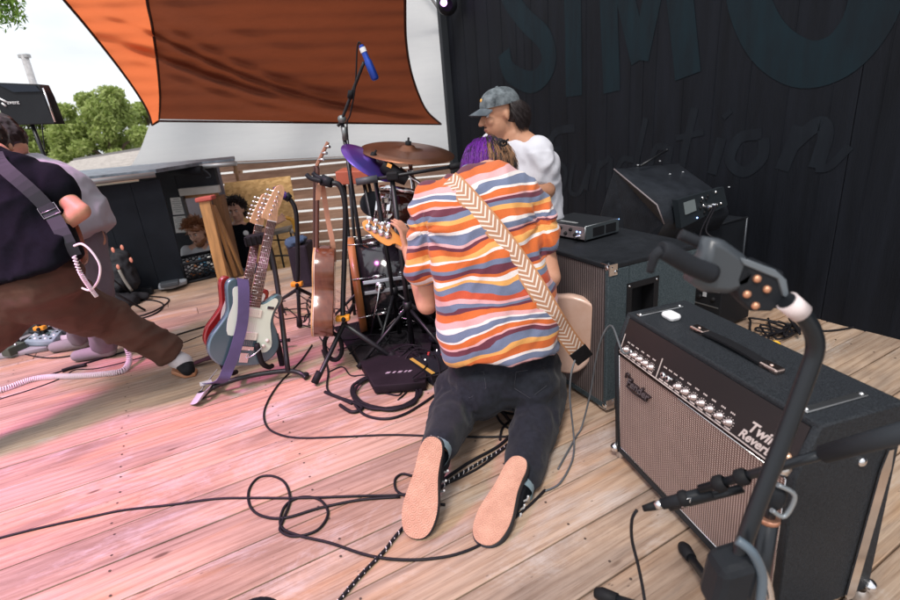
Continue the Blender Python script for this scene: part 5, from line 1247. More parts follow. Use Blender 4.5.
# stools behind the kit
st2 = thing('red_stool', 'low stool with a reddish orange slab seat on black legs behind the drums', 'stool', fl(355, 262))
ca, cb_ = at(340, 176, 3.3), at(371, 175, 3.3); cc = (ca+cb_)/2
MB().obox(cc, (cb_-ca)/2, V((0, .14, 0)), V((0, 0, .040)), bev=.006).build('seat', mat('red_orange_seat', (.42, .10, .055), .55, var=.1), st2)
for sx in (-1, 1):
    for sy in (-1, 1):
        MB().tube([cc+V((sx*.06, sy*.1, -.04)), V((cc.x+sx*.12, cc.y+sy*.13, .0))], .011, 8).build('leg', M_blkm, st2)
MB().tube([V((cc.x-.1, cc.y-.12, .3)), V((cc.x+.1, cc.y-.12, .3))], .008, 8).build('rung', M_blkm, st2)
b = MB(); c = at(373, 204, 3.4); b.lathe(c, V((.3, -1, .1)), [(-.05, .06), (-.045, .082), (.03, .085), (.05, .07), (.055, 0)], 20); b.tube([c+V((0, 0, -.08)), V((c.x, c.y, 0))], .014, 8); 
tag(b.build('drum_stool', mat('dark_grey_vinyl', (.03, .035, .045), .55), None, loc=V((c.x, c.y, 0))), 'round dark padded seat back standing between the red stool and the tom', 'stool')
# black amp / bag and blue cloth behind the acoustic
b = MB(); c = fl(306, 285); b.obox(c+V((0, .05, .17)), V((.075, 0, 0)), V((0, .12, 0)), V((0, 0, .17)), bev=.012); b.obox(c+V((0, -.072, .17)), V((.06, 0, 0)), V((0, .002, 0)), V((0, 0, .14)), bev=.001)
sa = tag(b.build('small_amplifier', mat('plum_black_amp', (.030, .022, .034), .7, var=.2, bump=.2), None, loc=c), 'small dark amplifier behind the violet topped stand, with a denim jacket on it', 'amplifier')
organic('denim_jacket', mat('denim_blue', (.05, .08, .15), .85, var=.3, vscale=20), None, ells=[(c+V((-.02, .02, .37)), (.08, .10, .035)), (c+V((-.06, -.03, .35)), (.045, .05, .05)), (c+V((.03, 0, .38)), (.05, .07, .03))], vox=.012, wr=.012, wscale=14)
dj = bpy.data.objects['denim_jacket']; tag(dj, 'crumpled blue denim jacket lying on the small dark amplifier', 'jacket')
# ================================================================== PEOPLE
def loft(b, secs, seg=28, pw=2.3):      # secs: (centre, half width vec, half depth vec)
    vs = []; fs = []; n = len(secs)
    for c, wv, dv in secs:
        for j in range(seg):
            t = 2*PI*j/seg; ct, st_ = math.cos(t), math.sin(t)
            vs.append(V(c)+V(wv)*math.copysign(abs(ct)**(2/pw), ct)+V(dv)*math.copysign(abs(st_)**(2/pw), st_))
    for i in range(n-1):
        for j in range(seg): fs.append((i*seg+j, i*seg+(j+1) % seg, (i+1)*seg+(j+1) % seg, (i+1)*seg+j))
    fs.append(tuple(range(seg))[::-1]); fs.append(tuple((n-1)*seg+j for j in range(seg)))
    b.add(vs, fs, True)
def interp_secs(S, k=5):
    C = catmull([s[0] for s in S], k); W_ = catmull([s[1] for s in S], k); D_ = catmull([s[2] for s in S], k)
    return list(zip(C, W_, D_))
def skin(name, c1, c2): return mat(name, c1, .5, col2=c2, vscale=9, bump=.12, bscale=120, spec=.35)
M_skin1 = skin('warm_skin', (.50, .24, .15), (.58, .31, .21))
M_skin2 = skin('tan_skin', (.44, .215, .13), (.52, .275, .175))
M_skin3 = skin('fair_skin', (.52, .29, .21), (.60, .36, .27))
def head_parts(c, f, u, s=1.0):
    f = V(f).normalized(); u = (V(u)-f*V(u).dot(f)).normalized(); r = f.cross(u); c = V(c)
    m = Matrix((r, f, u)).transposed().to_quaternion()
    def P(x, y, z): return c+(r*x+f*y+u*z)*s
    E = [(P(0, -.012, .032), (.076*s, .096*s, .090*s), m), (P(0, .022, -.035), (.060*s, .066*s, .078*s), m), (P(0, .058, -.088), (.026*s, .022*s, .020*s), m),
         (P(.034, .066, -.018), (.022*s, .020*s, .024*s), m), (P(-.034, .066, -.018), (.022*s, .020*s, .024*s), m),
         (P(.076, -.008, -.006), (.008*s, .015*s, .026*s), m), (P(-.076, -.008, -.006), (.008*s, .015*s, .026*s), m), (P(.011, .105, -.028), (.009*s, .010*s, .008*s), m), (P(-.011, .105, -.028), (.009*s, .010*s, .008*s), m)]
    Cp = [(P(0, .088, .014), .009*s, P(0, .113, -.024), .0125*s), (P(-.034, .076, .033), .013*s, P(.034, .076, .033), .013*s),
          (P(-.018, .084, -.053), .0085*s, P(.018, .084, -.053), .0085*s), (P(-.015, .082, -.065), .009*s, P(.015, .082, -.065), .009*s)]
    return E, Cp, P, m
M_eye = mat('eye_white', (.6, .58, .56), .3); M_iris = mat('dark_iris', (.03, .02, .015), .2); M_lip = mat('lips', (.36, .13, .11), .5)
def face(P, m, par, s, browm, lip=True):
    for sg in (-1, 1):
        e = MB().ell(P(.030*sg, .078, .010), (.0125*s, .010*s, .009*s), m, 12, 8).build('eye', M_eye, par)
        MB().ell(P(.030*sg, .0865, .010), (.005*s, .003*s, .005*s), m, 10, 6).build('iris', M_iris, e)
        MB().tube([P(.014*sg, .0905, .026), P(.030*sg, .090, .031), P(.048*sg, .080, .026)], [.003*s, .0038*s, .002*s], 6, n=3).build('eyebrow', browm, par)
    if lip: MB().tube([P(-.020, .088, -.058), P(0, .0945, -.0565), P(.020, .088, -.058)], [.002*s, .0042*s, .002*s], 8, n=4).build('mouth', M_lip, par)
def strands(name, m, par, roots, n, rnd, L0, L1, flow, curl=.0, r=.0022, mats=None, pick=None):
    b = MB()
    for i in range(n):
        p, nn = roots(rnd); ln = rnd.uniform(L0, L1); pts = [V(p)]; d = V(nn)
        for k in range(6):
            d = (d*.55+flow(pts[-1], nn)*.6+V((rnd.gauss(0, curl), rnd.gauss(0, curl), rnd.gauss(0, curl)))).normalized(); pts.append(pts[-1]+d*ln/6)
        if pick: b.mi = pick(pts[-1], p, rnd)
        b.tube(catmull(pts, 2), [r, r*1.15, r*.9, r*.3], 4)
    o = b.build(name, mats or m, par, recalc=False); o['kind'] = 'stuff'; return o
def hand(caps, wrist, d, palmn, s=1.0, curl=.5, spread=.12):
    d = V(d).normalized(); n = (V(palmn)-d*V(palmn).dot(d)).normalized(); w_ = d.cross(n)
    pc = V(wrist)+d*.045*s
    for i in range(4): 
        o = (i-1.5)*.019*s; caps.append((V(wrist)+w_*o*.6, .013*s, V(wrist)+d*.085*s+w_*o, .0105*s))
        ln = (.070, .080, .074, .058)[i]*s; p = V(wrist)+d*.085*s+w_*o; dd = d+w_*(i-1.5)*spread
        for k in range(3):
            dd = (dd.normalized()+n*curl*.6).normalized(); q = p+dd*ln*(.45, .32, .23)[k]; caps.append((p, (.0098, .0088, .0080)[k]*s, q, (.0090, .0082, .0068)[k]*s)); p = q
    p = V(wrist)+d*.02*s-w_*.022*s; dd = (d*.7-w_*.8+n*.35).normalized()
    for k in range(3):
        q = p+dd*(.04, .03, .025)[k]*s; caps.append((p, (.014, .011, .010)[k]*s, q, (.011, .010, .008)[k]*s)); p = q; dd = (dd+n*.3+d*.3).normalized()

# ---------------------------------------------------------------- the kneeling bass player
kn = thing('person', 'person kneeling with back to us in a wavy striped T-shirt, bass strap across it', 'person', V((.12, 1.7, 0)))
def ramp_stripes(name):
    m = bpy.data.materials.new(name); m.use_nodes = True; t, b, l = nodes(m); N = t.nodes.new
    tcn = N('ShaderNodeTexCoord'); sx = N('ShaderNodeSeparateXYZ'); l(tcn.outputs['Object'], sx.inputs[0])
    def M(op, a, b_=None, c_=None):
        n = N('ShaderNodeMath'); n.operation = op
        for i, v in enumerate((a, b_, c_)):
            if v is None: continue
            if isinstance(v, (int, float)): n.inputs[i].default_value = v
            else: l(v, n.inputs[i])
        return n.outputs[0]
    def nz_(sc, st, det=2, off=(0, 0, 0)):
        mp_ = N('ShaderNodeMapping'); mp_.inputs['Scale'].default_value = st; mp_.inputs['Location'].default_value = off; l(tcn.outputs['Object'], mp_.inputs[0])
        n = N('ShaderNodeTexNoise'); n.inputs['Scale'].default_value = sc; n.inputs['Detail'].default_value = det; l(mp_.outputs[0], n.inputs[0]); return n.outputs['Fac']
    w1 = nz_(1, (4.5, 2, 15), 1); w2 = nz_(1, (3.5, 1, 7), 1, (4, 2, 1)); w3 = nz_(1, (16, 6, 55), 1, (1, 7, 3))
    z = M('MULTIPLY_ADD', sx.outputs[0], -.14, sx.outputs[2])
    z = M('MULTIPLY_ADD', M('SUBTRACT', w1, .5), .042, z); z = M('MULTIPLY_ADD', M('SUBTRACT', w2, .5), .11, z); z = M('MULTIPLY_ADD', M('SUBTRACT', w3, .5), .006, z)
    z = M('MULTIPLY_ADD', M('ABSOLUTE', M('SUBTRACT', sx.outputs[0], .03)), .03, z)
    fr_ = M('FRACT', M('MULTIPLY', M('MULTIPLY', z, -1), 1/.46))
    fr_ = M('FRACT', M('ADD', fr_, 3.13))
    Wt, Or, Sl, Pk, Ma, Ye, Ro = (.74, .68, .66), (.58, .135, .035), (.150, .180, .275), (.66, .37, .38), (.13, .035, .055), (.72, .36, .11), (.50, .085, .04)
    seq = [(Pk, .9), (Wt, .5), (Sl, 1.0), (Wt, .35), (Or, 1.1), (Pk, .35), (Ma, .75), (Sl, 1.0), (Ye, .8), (Or, 1.2), (Wt, .6), (Sl, 1.1), (Pk, .5), (Ma, .5), (Or, .8), (Ye, .9), (Wt, .45), (Or, 1.3), (Sl, .9), (Ma, .9), (Or, .6), (Wt, .8), (Ye, .5), (Sl, 1.0), (Ro, 1.0), (Pk, .7), (Sl, .6), (Ma, .5), (Or, 1.0)]
    tot = sum(q_[1] for q_ in seq); r = N('ShaderNodeValToRGB'); r.color_ramp.interpolation = 'CONSTANT'; e = r.color_ramp.elements
    while len(e) < len(seq): e.new(.5)
    a = 0; pos = []
    for c_, w_ in seq: pos.append(a/tot); a += w_
    for i, (c_, w_) in enumerate(seq): e[i].position = pos[i]
    for i, (c_, w_) in enumerate(seq): e[i].color = c_+(1,)
    l(fr_, r.inputs[0])
    kn_ = nz_(1, (260, 260, 420), 1); mr = N('ShaderNodeMapRange'); mr.inputs[3].default_value = .82; mr.inputs[4].default_value = 1.14; l(kn_, mr.inputs[0])
    mm = N('ShaderNodeMixRGB'); mm.blend_type = 'MULTIPLY'; mm.inputs[0].default_value = 1; l(r.outputs[0], mm.inputs[1]); l(mr.outputs[0], mm.inputs[2]); l(mm.outputs[0], b.inputs['Base Color'])
    b.inputs['Roughness'].default_value = .85; b.inputs['Specular IOR Level'].default_value = .2; b.inputs['Sheen Weight'].default_value = .15
    bn = N('ShaderNodeBump'); bn.inputs['Strength'].default_value = .15; bn.inputs['Distance'].default_value = .001; l(kn_, bn.inputs['Height']); l(bn.outputs[0], b.inputs['Normal'])
    return m
M_str = ramp_stripes('wavy_striped_cotton')
X1 = V((1, 0, 0)); 
def sec(px, py, Y, hw, hd, tilt=0, roll=0):
    return (at(px, py, Y), V((math.cos(roll), 0, math.sin(roll)))*hw, V((0, math.cos(tilt), math.sin(tilt)))*hd)
S = [sec(501, 352, 1.735, .215, .150, -.15, .02), sec(499, 330, 1.74, .218, .150, -.2, .02), sec(497, 300, 1.765, .218, .140, -.3), sec(489, 265, 1.80, .210, .135, -.4), sec(484, 232, 1.84, .224, .132, -.45, -.04), sec(486, 205, 1.885, .235, .128, -.5, -.06), sec(490, 191, 1.925, .205, .112, -.6, -.06), sec(490, 181, 1.96, .150, .09, -.7, -.06), sec(489, 174, 1.985, .085, .065, -.8, -.04)]
shL, shR = at(436, 202, 1.90), at(533, 208, 1.90); cuL, cuR = at(423, 268, 1.86), at(544, 240, 1.79)
def ex_shirt(b):
    loft(b, interp_secs(S, 4), 32, 2.3)
def drape(p, n):
    # folds hanging from the shoulder blades and gathered at the hem
    d = 0
    zz = p.z; x = p.x-.12
    d += .010*math.sin(x*38+3*noise.noise(V((x*4, 0, zz*5))))*max(0, min(1, (.80-zz)/.25))*(.5+.5*noise.noise(V((x*5, 1, zz*3))))
    q_ = noise.noise(V((x*7+zz*4, 2.3, zz*2.2-x*2))); d += .022*(1-abs(q_)*3)*.5
    for sx, xx in ((-1, at(424, 225, 1.8).x), (1, at(541, 225, 1.8).x)):
        d -= .020*math.exp(-((p.x-xx-sx*.0)/.016)**2)*max(0, min(1, (.93-zz)/.12))*(1 if zz > .68 else 0)
        ca = V((xx, 0, .80)); rr_ = math.hypot(p.x-ca.x, zz-ca.z); an = math.atan2(zz-ca.z, -(sx)*(p.x-ca.x)); d += .010*math.sin(an*9+2*noise.noise(V((rr_*8, 1, sx))))*math.exp(-rr_/.13)
    q_ = noise.noise(V((x*16-zz*12, 5.3, zz*7+x*9))); d += .010*(1-abs(q_)*3)*.5
    return d
shirt = organic('striped_shirt', M_str, kn, caps=[(shL, .088, at(428, 235, 1.87), .080), (at(428, 235, 1.87), .080, cuL, .066), (shR, .085, at(540, 222, 1.84), .075), (at(540, 222, 1.84), .075, cuR, .060), (at(452, 193, 1.93), .07, shL, .085), (at(520, 196, 1.93), .07, shR, .08)], extra=ex_shirt, vox=.0085, smooth=5, wfn=drape)
# flat cuffs and hem: cut with small bands
def band(name, c, ax_, r, w_, m, par, sq=(1, 1)):
    MB().lathe(c, ax_, [(-w_, r-.006), (-w_, r), (w_, r+.001), (w_, r-.006)], 28).build(name, m, par)
# arms, neck, head: one continuous body with the hidden legs
hips = at(503, 376, 1.76); kL, kR = V((.005, 1.83, .085)), V((.335, 1.79, .085))
def foot_pt(toe, hpx, L_=.287):
    y = toe.y
    best = None
    for i in range(400):
        p = at(hpx[0], hpx[1], toe.y+i*.001); d = abs((p-toe).length-L_)
        if best is None or d < best[0]: best = (d, p)
    return best[1]
tL, tR = fl(414, 537, .012), fl(482, 543, .012); hL, hR = foot_pt(tL, (434, 436)), foot_pt(tR, (520, 458))
feet = []
for T, Hh, a in ((tL, hL, .24), (tR, hR, .40)):
    l_ = (Hh-T).normalized(); n_ = (CO-(T+Hh)/2); n_ = (n_-l_*n_.dot(l_)).normalized(); w_ = l_.cross(n_).normalized()
    if w_.x < 0: w_ = -w_
    n_ = (n_*math.cos(a)-w_*math.sin(a)).normalized(); w2 = (w_*math.cos(a)+ (w_.cross(l_)).normalized()*0 + (n_.cross(l_) if n_.cross(l_).x > 0 else l_.cross(n_))).normalized(); w2 = (w2-l_*w2.dot(l_)-n_*w2.dot(n_)).normalized()
    feet.append((T, Hh, l_, n_, w2))
ankL = hL-feet[0][3]*.085-feet[0][2]*.035; ankR = hR-feet[1][3]*.085-feet[1][2]*.035
elL, elR = at(427, 304, 1.90), at(549, 277, 1.76); waL, waR = at(408, 250, 2.22), at(530, 312, 1.95)
headc = at(489, 173, 2.10); hf_, hu_ = V((-.05, .78, -.62)), V((0, .62, .78))
E_, Cp_, HP, hm = head_parts(headc, hf_, hu_, 1.0)
caps = [(shL, .05, elL, .042), (elL, .044, waL, .028), (shR, .05, elR, .043), (elR, .044, waR, .028), (HP(0, -.03, -.06), .055, at(489, 178, 1.99), .062), (at(489, 178, 1.99), .07, hips, .10), (at(489, 180, 1.99), .06, shL, .055), (at(489, 180, 1.99), .06, shR, .055),
        (hips+V((-.09, 0, 0)), .075, kL, .05), (hips+V((.09, 0, 0)), .075, kR, .05), (kL, .05, ankL, .04), (kR, .05, ankR, .04)]
hand(caps, waL, V((-.1, .2, .95)), V((-.6, .3, 0)), 1.0, .75); hand(caps, waR, V((-.5, .1, -.6)), V((-.4, -.8, 0)), 1.0, .6)
body_ = organic('body', M_skin1, kn, caps=caps+Cp_, ells=E_, vox=.0065, smooth=4)
face(HP, hm, kn, 1.0, M_iris)
# trousers
M_trs = mat('charcoal_twill', (.015, .017, .024), .85, var=.3, vscale=60, bump=.3, bscale=500, sheen=.1)
def ex_tr(b): pass
def tr_w(p, n):
    q_ = noise.noise(V((p.x*9+p.z*9, p.y*5, p.z*13-p.x*6))); q2 = noise.noise(V((p.x*22, p.y*9+3, p.z*26)))
    f = 0
    for kk, aa in ((kL, ankL), (kR, ankR)):
        m_ = kk.lerp(aa, .25); dd = (p-m_); f += .0055*math.exp(-(dd.length/.13)**2)*math.sin((p-m_).dot(V((0, -.7, .7)))*120+4*noise.noise(p*9))
    return .007*(.9-abs(q_)*2.4)+.0028*(1-abs(q2)*3)+f
hemL = ankL+(kL-ankL)*.06; hemR = ankR+(kR-ankR)*.06
trousers = organic('trousers', M_trs, kn, caps=[(hips+V((-.10, .01, .02)), .115, hips+V((.11, .01, .02)), .115), (hips+V((-.105, .0, -.04)), .118, kL+V((-.01, -.03, .06)), .088), (hips+V((.12, 0, -.04)), .118, kR+V((0, -.03, .06)), .090), (kL+V((-.01, -.02, .02)), .085, kL.lerp(ankL, .5), .080), (kL.lerp(ankL, .5), .080, hemL, .058), (kR+V((0, -.02, .02)), .085, kR.lerp(ankR, .5), .084), (kR.lerp(ankR, .5), .084, hemR, .062), (hips+V((0, .02, .12)), .14, hips+V((0, .0, .0)), .135)],
                   ells=[(hips+V((-.085, -.05, -.02)), (.105, .10, .12)), (hips+V((.10, -.05, -.02)), (.105, .10, .12))], vox=.009, smooth=5, wfn=tr_w)
tb_ = bvh(trousers)
# back pocket seams
for sx in (-1, 1):
    px_ = [(500+sx*14, 388), (500+sx*16, 372), (500+sx*44, 368), (500+sx*46, 386), (500+sx*30, 398), (500+sx*14, 388)]
    pts = []
    for q_ in px_:
        d = ray(*q_); h = tb_.ray_cast(CO, d)
        if h[0]: pts.append(h[0]+h[1]*.0012)
    if len(pts) > 4: MB().tube(pts, .0012, 4).build('pocket_seam', mat('seam_thread', (.05, .052, .065), .8), kn)
# shoes with tan gum soles
def gum():
    m = mat('gum_rubber', (.48, .25, .17), .65, col2=(.64, .36, .25), vscale=16); t, b, l = nodes(m); N = t.nodes.new
    uv = N('ShaderNodeUVMap'); vo = N('ShaderNodeTexVoronoi'); vo.voronoi_dimensions = '2D'; vo.inputs['Scale'].default_value = 42; vo.inputs['Randomness'].default_value = .35; l(uv.outputs[0], vo.inputs[0])
    sn_ = N('ShaderNodeMath'); sn_.operation = 'SINE'; mu = N('ShaderNodeMath'); mu.operation = 'MULTIPLY'; mu.inputs[1].default_value = 24; l(vo.outputs['Distance'], mu.inputs[0]); l(mu.outputs[0], sn_.inputs[0])
    bn = N('ShaderNodeBump'); bn.inputs['Strength'].default_value = .6; bn.inputs['Distance'].default_value = .002; l(sn_.outputs[0], bn.inputs['Height']); l(bn.outputs[0], b.inputs['Normal']); return m
M_gum = gum(); M_canvas = mat('black_suede', (.015, .018, .024), .85, var=.3, vscale=80, bump=.3, bscale=300)
SOLE = [(0, -.004), (.028, .004), (.046, .028), (.054, .065), (.053, .100), (.045, .140), (.037, .180), (.035, .220), (.035, .255), (.024, .283), (0, .292), (-.024, .283), (-.036, .255), (-.038, .220), (-.040, .180), (-.046, .140), (-.052, .100), (-.052, .065), (-.044, .028), (-.027, .004)]
for k, (T, Hh, l_, n_, w_) in enumerate(feet):
    sg = (-1, 1)[k]
    def SP(x, y, h): return T+w_*x+l_*y-n_*h
    q_ = catmull([V((x, y, 0)) for x, y in SOLE], 4, True)
    sh_ = MB(); k0 = sh_.add([SP(p.x, p.y, -.002) for p in q_], [tuple(range(len(q_)))]) 
    for i, p in enumerate(q_): sh_.uv[k0+i] = (p.x, p.y)
    sh_.prism([SP(p.x*.985, p.y*.99+.001, -.0015) for p in q_], -n_*.006); go_ = sh_.build('sole', M_gum, kn, recalc=False)
    MB().prism([SP(p.x*1.04, (p.y-.145)*1.025+.145, .0035) for p in q_], -n_*.026, bev=.003).build('rubber_foxing', mat('dark_foxing', (.035, .036, .042), .6), kn)
    up_ = organic('shoe_upper', M_canvas, kn, caps=[(SP(0, .055, .045), .040, SP(0, .13, .052), .040), (SP(0, .13, .055), .042, SP(0, .22, .06), .036), (SP(0, .235, .055), .038, SP(0, .245, .125), .044), (SP(0, .16, .07), .036, SP(0, .22, .13), .040)], ells=[], vox=.006, smooth=3, wr=.001, wscale=30)
    MB().obox(SP(0, .2925, .016), w_*.014, l_*.0025, n_*.008, bev=.002).build('heel_tab', mat('pale_heel_tab', (.55, .52, .50), .5), kn)
    for j in range(3):
        MB().tube([SP(.030, .13+.03*j, .088), SP(.047, .135+.03*j, .072), SP(.052, .14+.03*j, .056)], .0032, 6, n=4).build('lace', mat('white_lace', (.62, .62, .64), .8), kn)
    sk = MB(); A_ = (ankL, ankR)[k]; kk = (kL, kR)[k]; dd = (kk-A_).normalized(); sk.lathe(A_-dd*.02, dd, [(-.03, .046), (.05, .048)], 20); sk.build('sock', mat('pale_sock', (.20, .28, .32), .9), kn)
# hair: violet light painted into the strands on the left, dark with blond ends on the right
M_h1, M_h2, M_h3 = mat('violet_lit_hair', (.16, .010, .32), .42), mat('dark_hair', (.018, .010, .010), .4), mat('blond_streak_hair', (.34, .17, .08), .45)
base_h = organic('hair_cap', M_h2, kn, ells=[(HP(0, -.018, .034), (.082, .102, .094), hm), (HP(0, -.055, -.01), (.078, .062, .075), hm)], vox=.007, smooth=2)
rnd = random.Random(2)
crown = HP(0, -.02, .135)
def hroot(rnd):
    while 1:
        v = V((rnd.gauss(0, 1), rnd.gauss(0, 1), rnd.gauss(0, 1))).normalized()
        if v.z > -.25 and not (v.y > .55 and v.z < .5): break
    return HP(v.x*.082, -.018+v.y*.101, .034+v.z*.093), (hm @ v)
def hflow(p, n):
    rad = (p-HP(0, -.02, .02)); away = (rad-rad.normalized()*0); t_ = (p-crown); t_ = t_-rad.normalized()*t_.dot(rad.normalized())
    return (t_.normalized()*.8+V((0, -.15, -.75))).normalized()
def hpick(e, p, rnd):
    x = (p-headc).x
    nn_ = noise.noise(V((p.x*70, p.y*30, 2)))+rnd.gauss(0, .12)
    if x < -.004+rnd.gauss(0, .014): return 0 if nn_ < .28 else 1
    return 2 if nn_ > .02 and e.z < headc.z+.075 else 1
strands('hair', None, kn, hroot, 9000, rnd, .045, .10, hflow, .09, r=.0008, mats=[M_h1, M_h2, M_h3], pick=hpick)
b = MB(); hp_ = at(503, 143, 2.0); b.tube([hp_+V((.013*math.cos(a), 0, .010*math.sin(a))) for a in [2*PI*i/10 for i in range(10)]], .004, 6, closed=True); b.tube([hp_, hp_+V((.02, -.01, .012))], .004, 6); b.build('hair_tie', M_rub, kn)
# chevron strap over the back
def chevron():
    m = bpy.data.materials.new('chevron_webbing'); m.use_nodes = True; t, b, l = nodes(m); N = t.nodes.new
    uv = N('ShaderNodeUVMap'); sx = N('ShaderNodeSeparateXYZ'); l(uv.outputs[0], sx.inputs[0])
    def M(op, a, b_=None):
        n = N('ShaderNodeMath'); n.operation = op
        for i, v in enumerate((a, b_)):
            if v is None: continue
            if isinstance(v, (int, float)): n.inputs[i].default_value = v
            else: l(v, n.inputs[i])
        return n.outputs[0]
    a = M('ABSOLUTE', M('SUBTRACT', sx.outputs[1], .5)); v = M('ADD', M('MULTIPLY', sx.outputs[0], 1/.021), M('MULTIPLY', a, 3.4)); f = M('FRACT', v); st_ = M('LESS_THAN', f, .36)
    edge = M('GREATER_THAN', a, .41)
    mx = N('ShaderNodeMixRGB'); l(st_, mx.inputs[0]); mx.inputs[1].default_value = (.42, .22, .13, 1); mx.inputs[2].default_value = (.76, .66, .58, 1)
    m2 = N('ShaderNodeMixRGB'); l(edge, m2.inputs[0]); l(mx.outputs[0], m2.inputs[1]); m2.inputs[2].default_value = (.46, .22, .10, 1); l(m2.outputs[0], b.inputs['Base Color']); b.inputs['Roughness'].default_value = .8
    n = N('ShaderNodeTexNoise'); n.inputs['Scale'].default_value = 600; l(uv.outputs[0], n.inputs[0]); bn = N('ShaderNodeBump'); bn.inputs['Strength'].default_value = .3; bn.inputs['Distance'].default_value = .001; l(n.outputs['Fac'], bn.inputs['Height']); l(bn.outputs[0], b.inputs['Normal'])
    return m
sb = bvh(shirt)
def onshirt(px, py, off=.004):
    d = ray(px, py); h = sb.ray_cast(CO, d)
    return (h[0]-d.normalized()*off) if h[0] else None
ctr = []
cl_ = catmull([V((454, 183, 0)), V((470, 200, 0)), V((494, 228, 0)), V((515, 256, 0)), V((534, 284, 0)), V((552, 314, 0)), V((568, 338, 0)), V((579, 352, 0))], 6)
last = None; P_ = []
for p in cl_:
    h = onshirt(p.x, p.y)
    if h is None or p.y > 332:
        h = at(p.x, p.y, (last.y if last else 1.7)+.004)
    last = h; P_.append(h)
for _ in range(3): P_ = [P_[0]]+[(P_[i-1]+P_[i]*2+P_[i+1])/4 for i in range(1, len(P_)-1)]+[P_[-1]]
P_ = [p-(p-CO).normalized()*.004 for p in P_]
P_ = [P_[0]+V((-.016, .022, .012))]+P_
wv = []
for i in range(len(P_)):
    d = (P_[min(len(P_)-1, i+1)]-P_[max(0, i-1)]).normalized(); n_ = (CO-P_[i]).normalized(); wv.append(d.cross(n_).normalized()*.034)
wv[0] = wv[2]; wv[1] = wv[2]
b = MB(); b.ribbon(P_, wv, .003); stp = b.build('guitar_strap', chevron(), None, loc=P_[4]); tag(stp, 'tan guitar strap woven with white chevrons, lying diagonally over the striped back', 'strap')
d = (P_[-1]-P_[-5]).normalized(); e = wv[-1].normalized(); nn_ = d.cross(e).normalized(); b = MB(); c = P_[-1]+d*.018; b.obox(c, d*.036, e*.036, nn_*.004, bev=.003); b.build('leather_end', mat('black_leather', (.012, .012, .014), .5, bump=.2), stp)
# bass guitar in front of the player
bot = at(592, 350, 1.84); hd2 = at(366, 226, 2.34)
BG = Gt(bot, hd2, 1.15, V((.25, .93, .15)))
BASS = [(0, -.01), (.08, -.012), (.15, .02), (.178, .09), (.165, .165), (.128, .225), (.122, .29), (.145, .345), (.135, .385), (.09, .37), (.03, .315), (-.03, .33), (-.06, .40), (-.105, .45), (-.145, .44), (-.155, .39), (-.128, .30), (-.132, .235), (-.168, .17), (-.18, .09), (-.155, .015), (-.08, -.012)]
bg_ = thing('bass_guitar', 'cream and tan bass guitar held by the kneeling person, golden headstock to the left', 'bass guitar', bot)
sm = catmull([V((x, y, 0)) for x, y in BASS], 4, True); tot_ = .045
MB().prism([BG.p(q.x, q.y, 0) for q in sm], BG.z*BG.k*.045, bev=.010*BG.k).build('body', mat('cream_tan_finish', (.60, .36, .26), .3, col2=(.72, .52, .44), vscale=4, coat=.4), bg_)
n0, n1 = BG.p(0, .30, .03), at(398, 243, 2.27)
MB().tube([n0, n1], [.03*BG.k, .022], 10).build('neck', mat('pale_maple_neck', (.66, .40, .26), .4), bg_)
hs_ = [(362.5, 222), (369, 219.5), (375, 223), (383, 226), (390, 226), (395, 232), (404, 240), (404, 248), (395, 243.5), (388, 246), (378, 240.5), (370, 233.5), (364, 229)]
HSn = V((.15, -.97, .2)); hs3 = catmull([onplane(x, y, at(385, 234, 2.24), HSn) for x, y in hs_], 3, True)
MB().prism(hs3, -HSn.normalized()*.014, bev=.002).build('headstock', mat('golden_lacquer', (.72, .30, .05), .25, coat=.6, var=.1), bg_)
for i, (x, y) in enumerate(((369, 227), (375.5, 229.5), (382, 232.5), (388, 235))):
    c = onplane(x, y, at(385, 234, 2.24), HSn); m_ = MB(); m_.lathe(c, HSn, [(0, .017), (.004, .017), (.005, .010), (.012, .008), (.0125, 0)], 16); tn = m_.build('tuner_base', M_chr, bg_)
    MB().tube([c+V((0, -.006, 0)), c+V((.006, -.006, .030))], .004, 6).build('tuner_shaft', M_chr, tn)
    MB().ell(c+V((.008, -.006, .038)), (.014, .004, .011), None, 12, 8).build('tuner_ear', M_chr, tn)
b = MB(); b.lathe(BG.p(0, -.012, .022), -BG.y, [(0, .007), (.01, .008), (.012, .004)], 10); b.build('strap_button', M_chr, bg_)
# black rectangular under-sleeve of knees: nothing else

# ---------------------------------------------------------------- drummer in a cap
dr = thing('person', 'seated man in a marbled grey cap and white T-shirt, looking left over the drums', 'person', V((.3, 2.5, 0)))
DY = 2.42
hc_ = at(500, 115, DY); ff, uu = V((-.95, -.24, -.12)), V((-.1, 0, .99))
E_, Cp_, DP, dm = head_parts(hc_, ff, uu, .88)
nb = at(514, 137, DY+.02); shl, shr = at(494, 146, DY+.15), at(537, 152, DY-.08); hp0 = at(536, 262, DY+.02); hp0.z = .52
elr = at(546, 190, DY-.12); war = at(505, 196, DY-.20)
ell_ = at(480, 185, DY+.25); wal = at(455, 205, DY+.10)
caps = [(DP(0, -.03, -.06), .052, nb, .056), (nb, .075, hp0, .11), (nb, .06, shr, .055), (nb, .06, shl, .055), (shr, .052, elr, .042), (elr, .043, war, .028), (shl, .05, ell_, .042), (ell_, .042, wal, .028)]
kn1, kn2 = hp0+V((-.38, -.10, -.02)), hp0+V((-.36, .16, -.02)); an1, an2 = V((kn1.x-.02, kn1.y, .09)), V((kn2.x-.02, kn2.y, .09))
caps += [(hp0+V((0, -.08, 0)), .08, kn1, .055), (hp0+V((0, .08, 0)), .08, kn2, .055), (kn1, .052, an1, .038), (kn2, .052, an2, .038)]
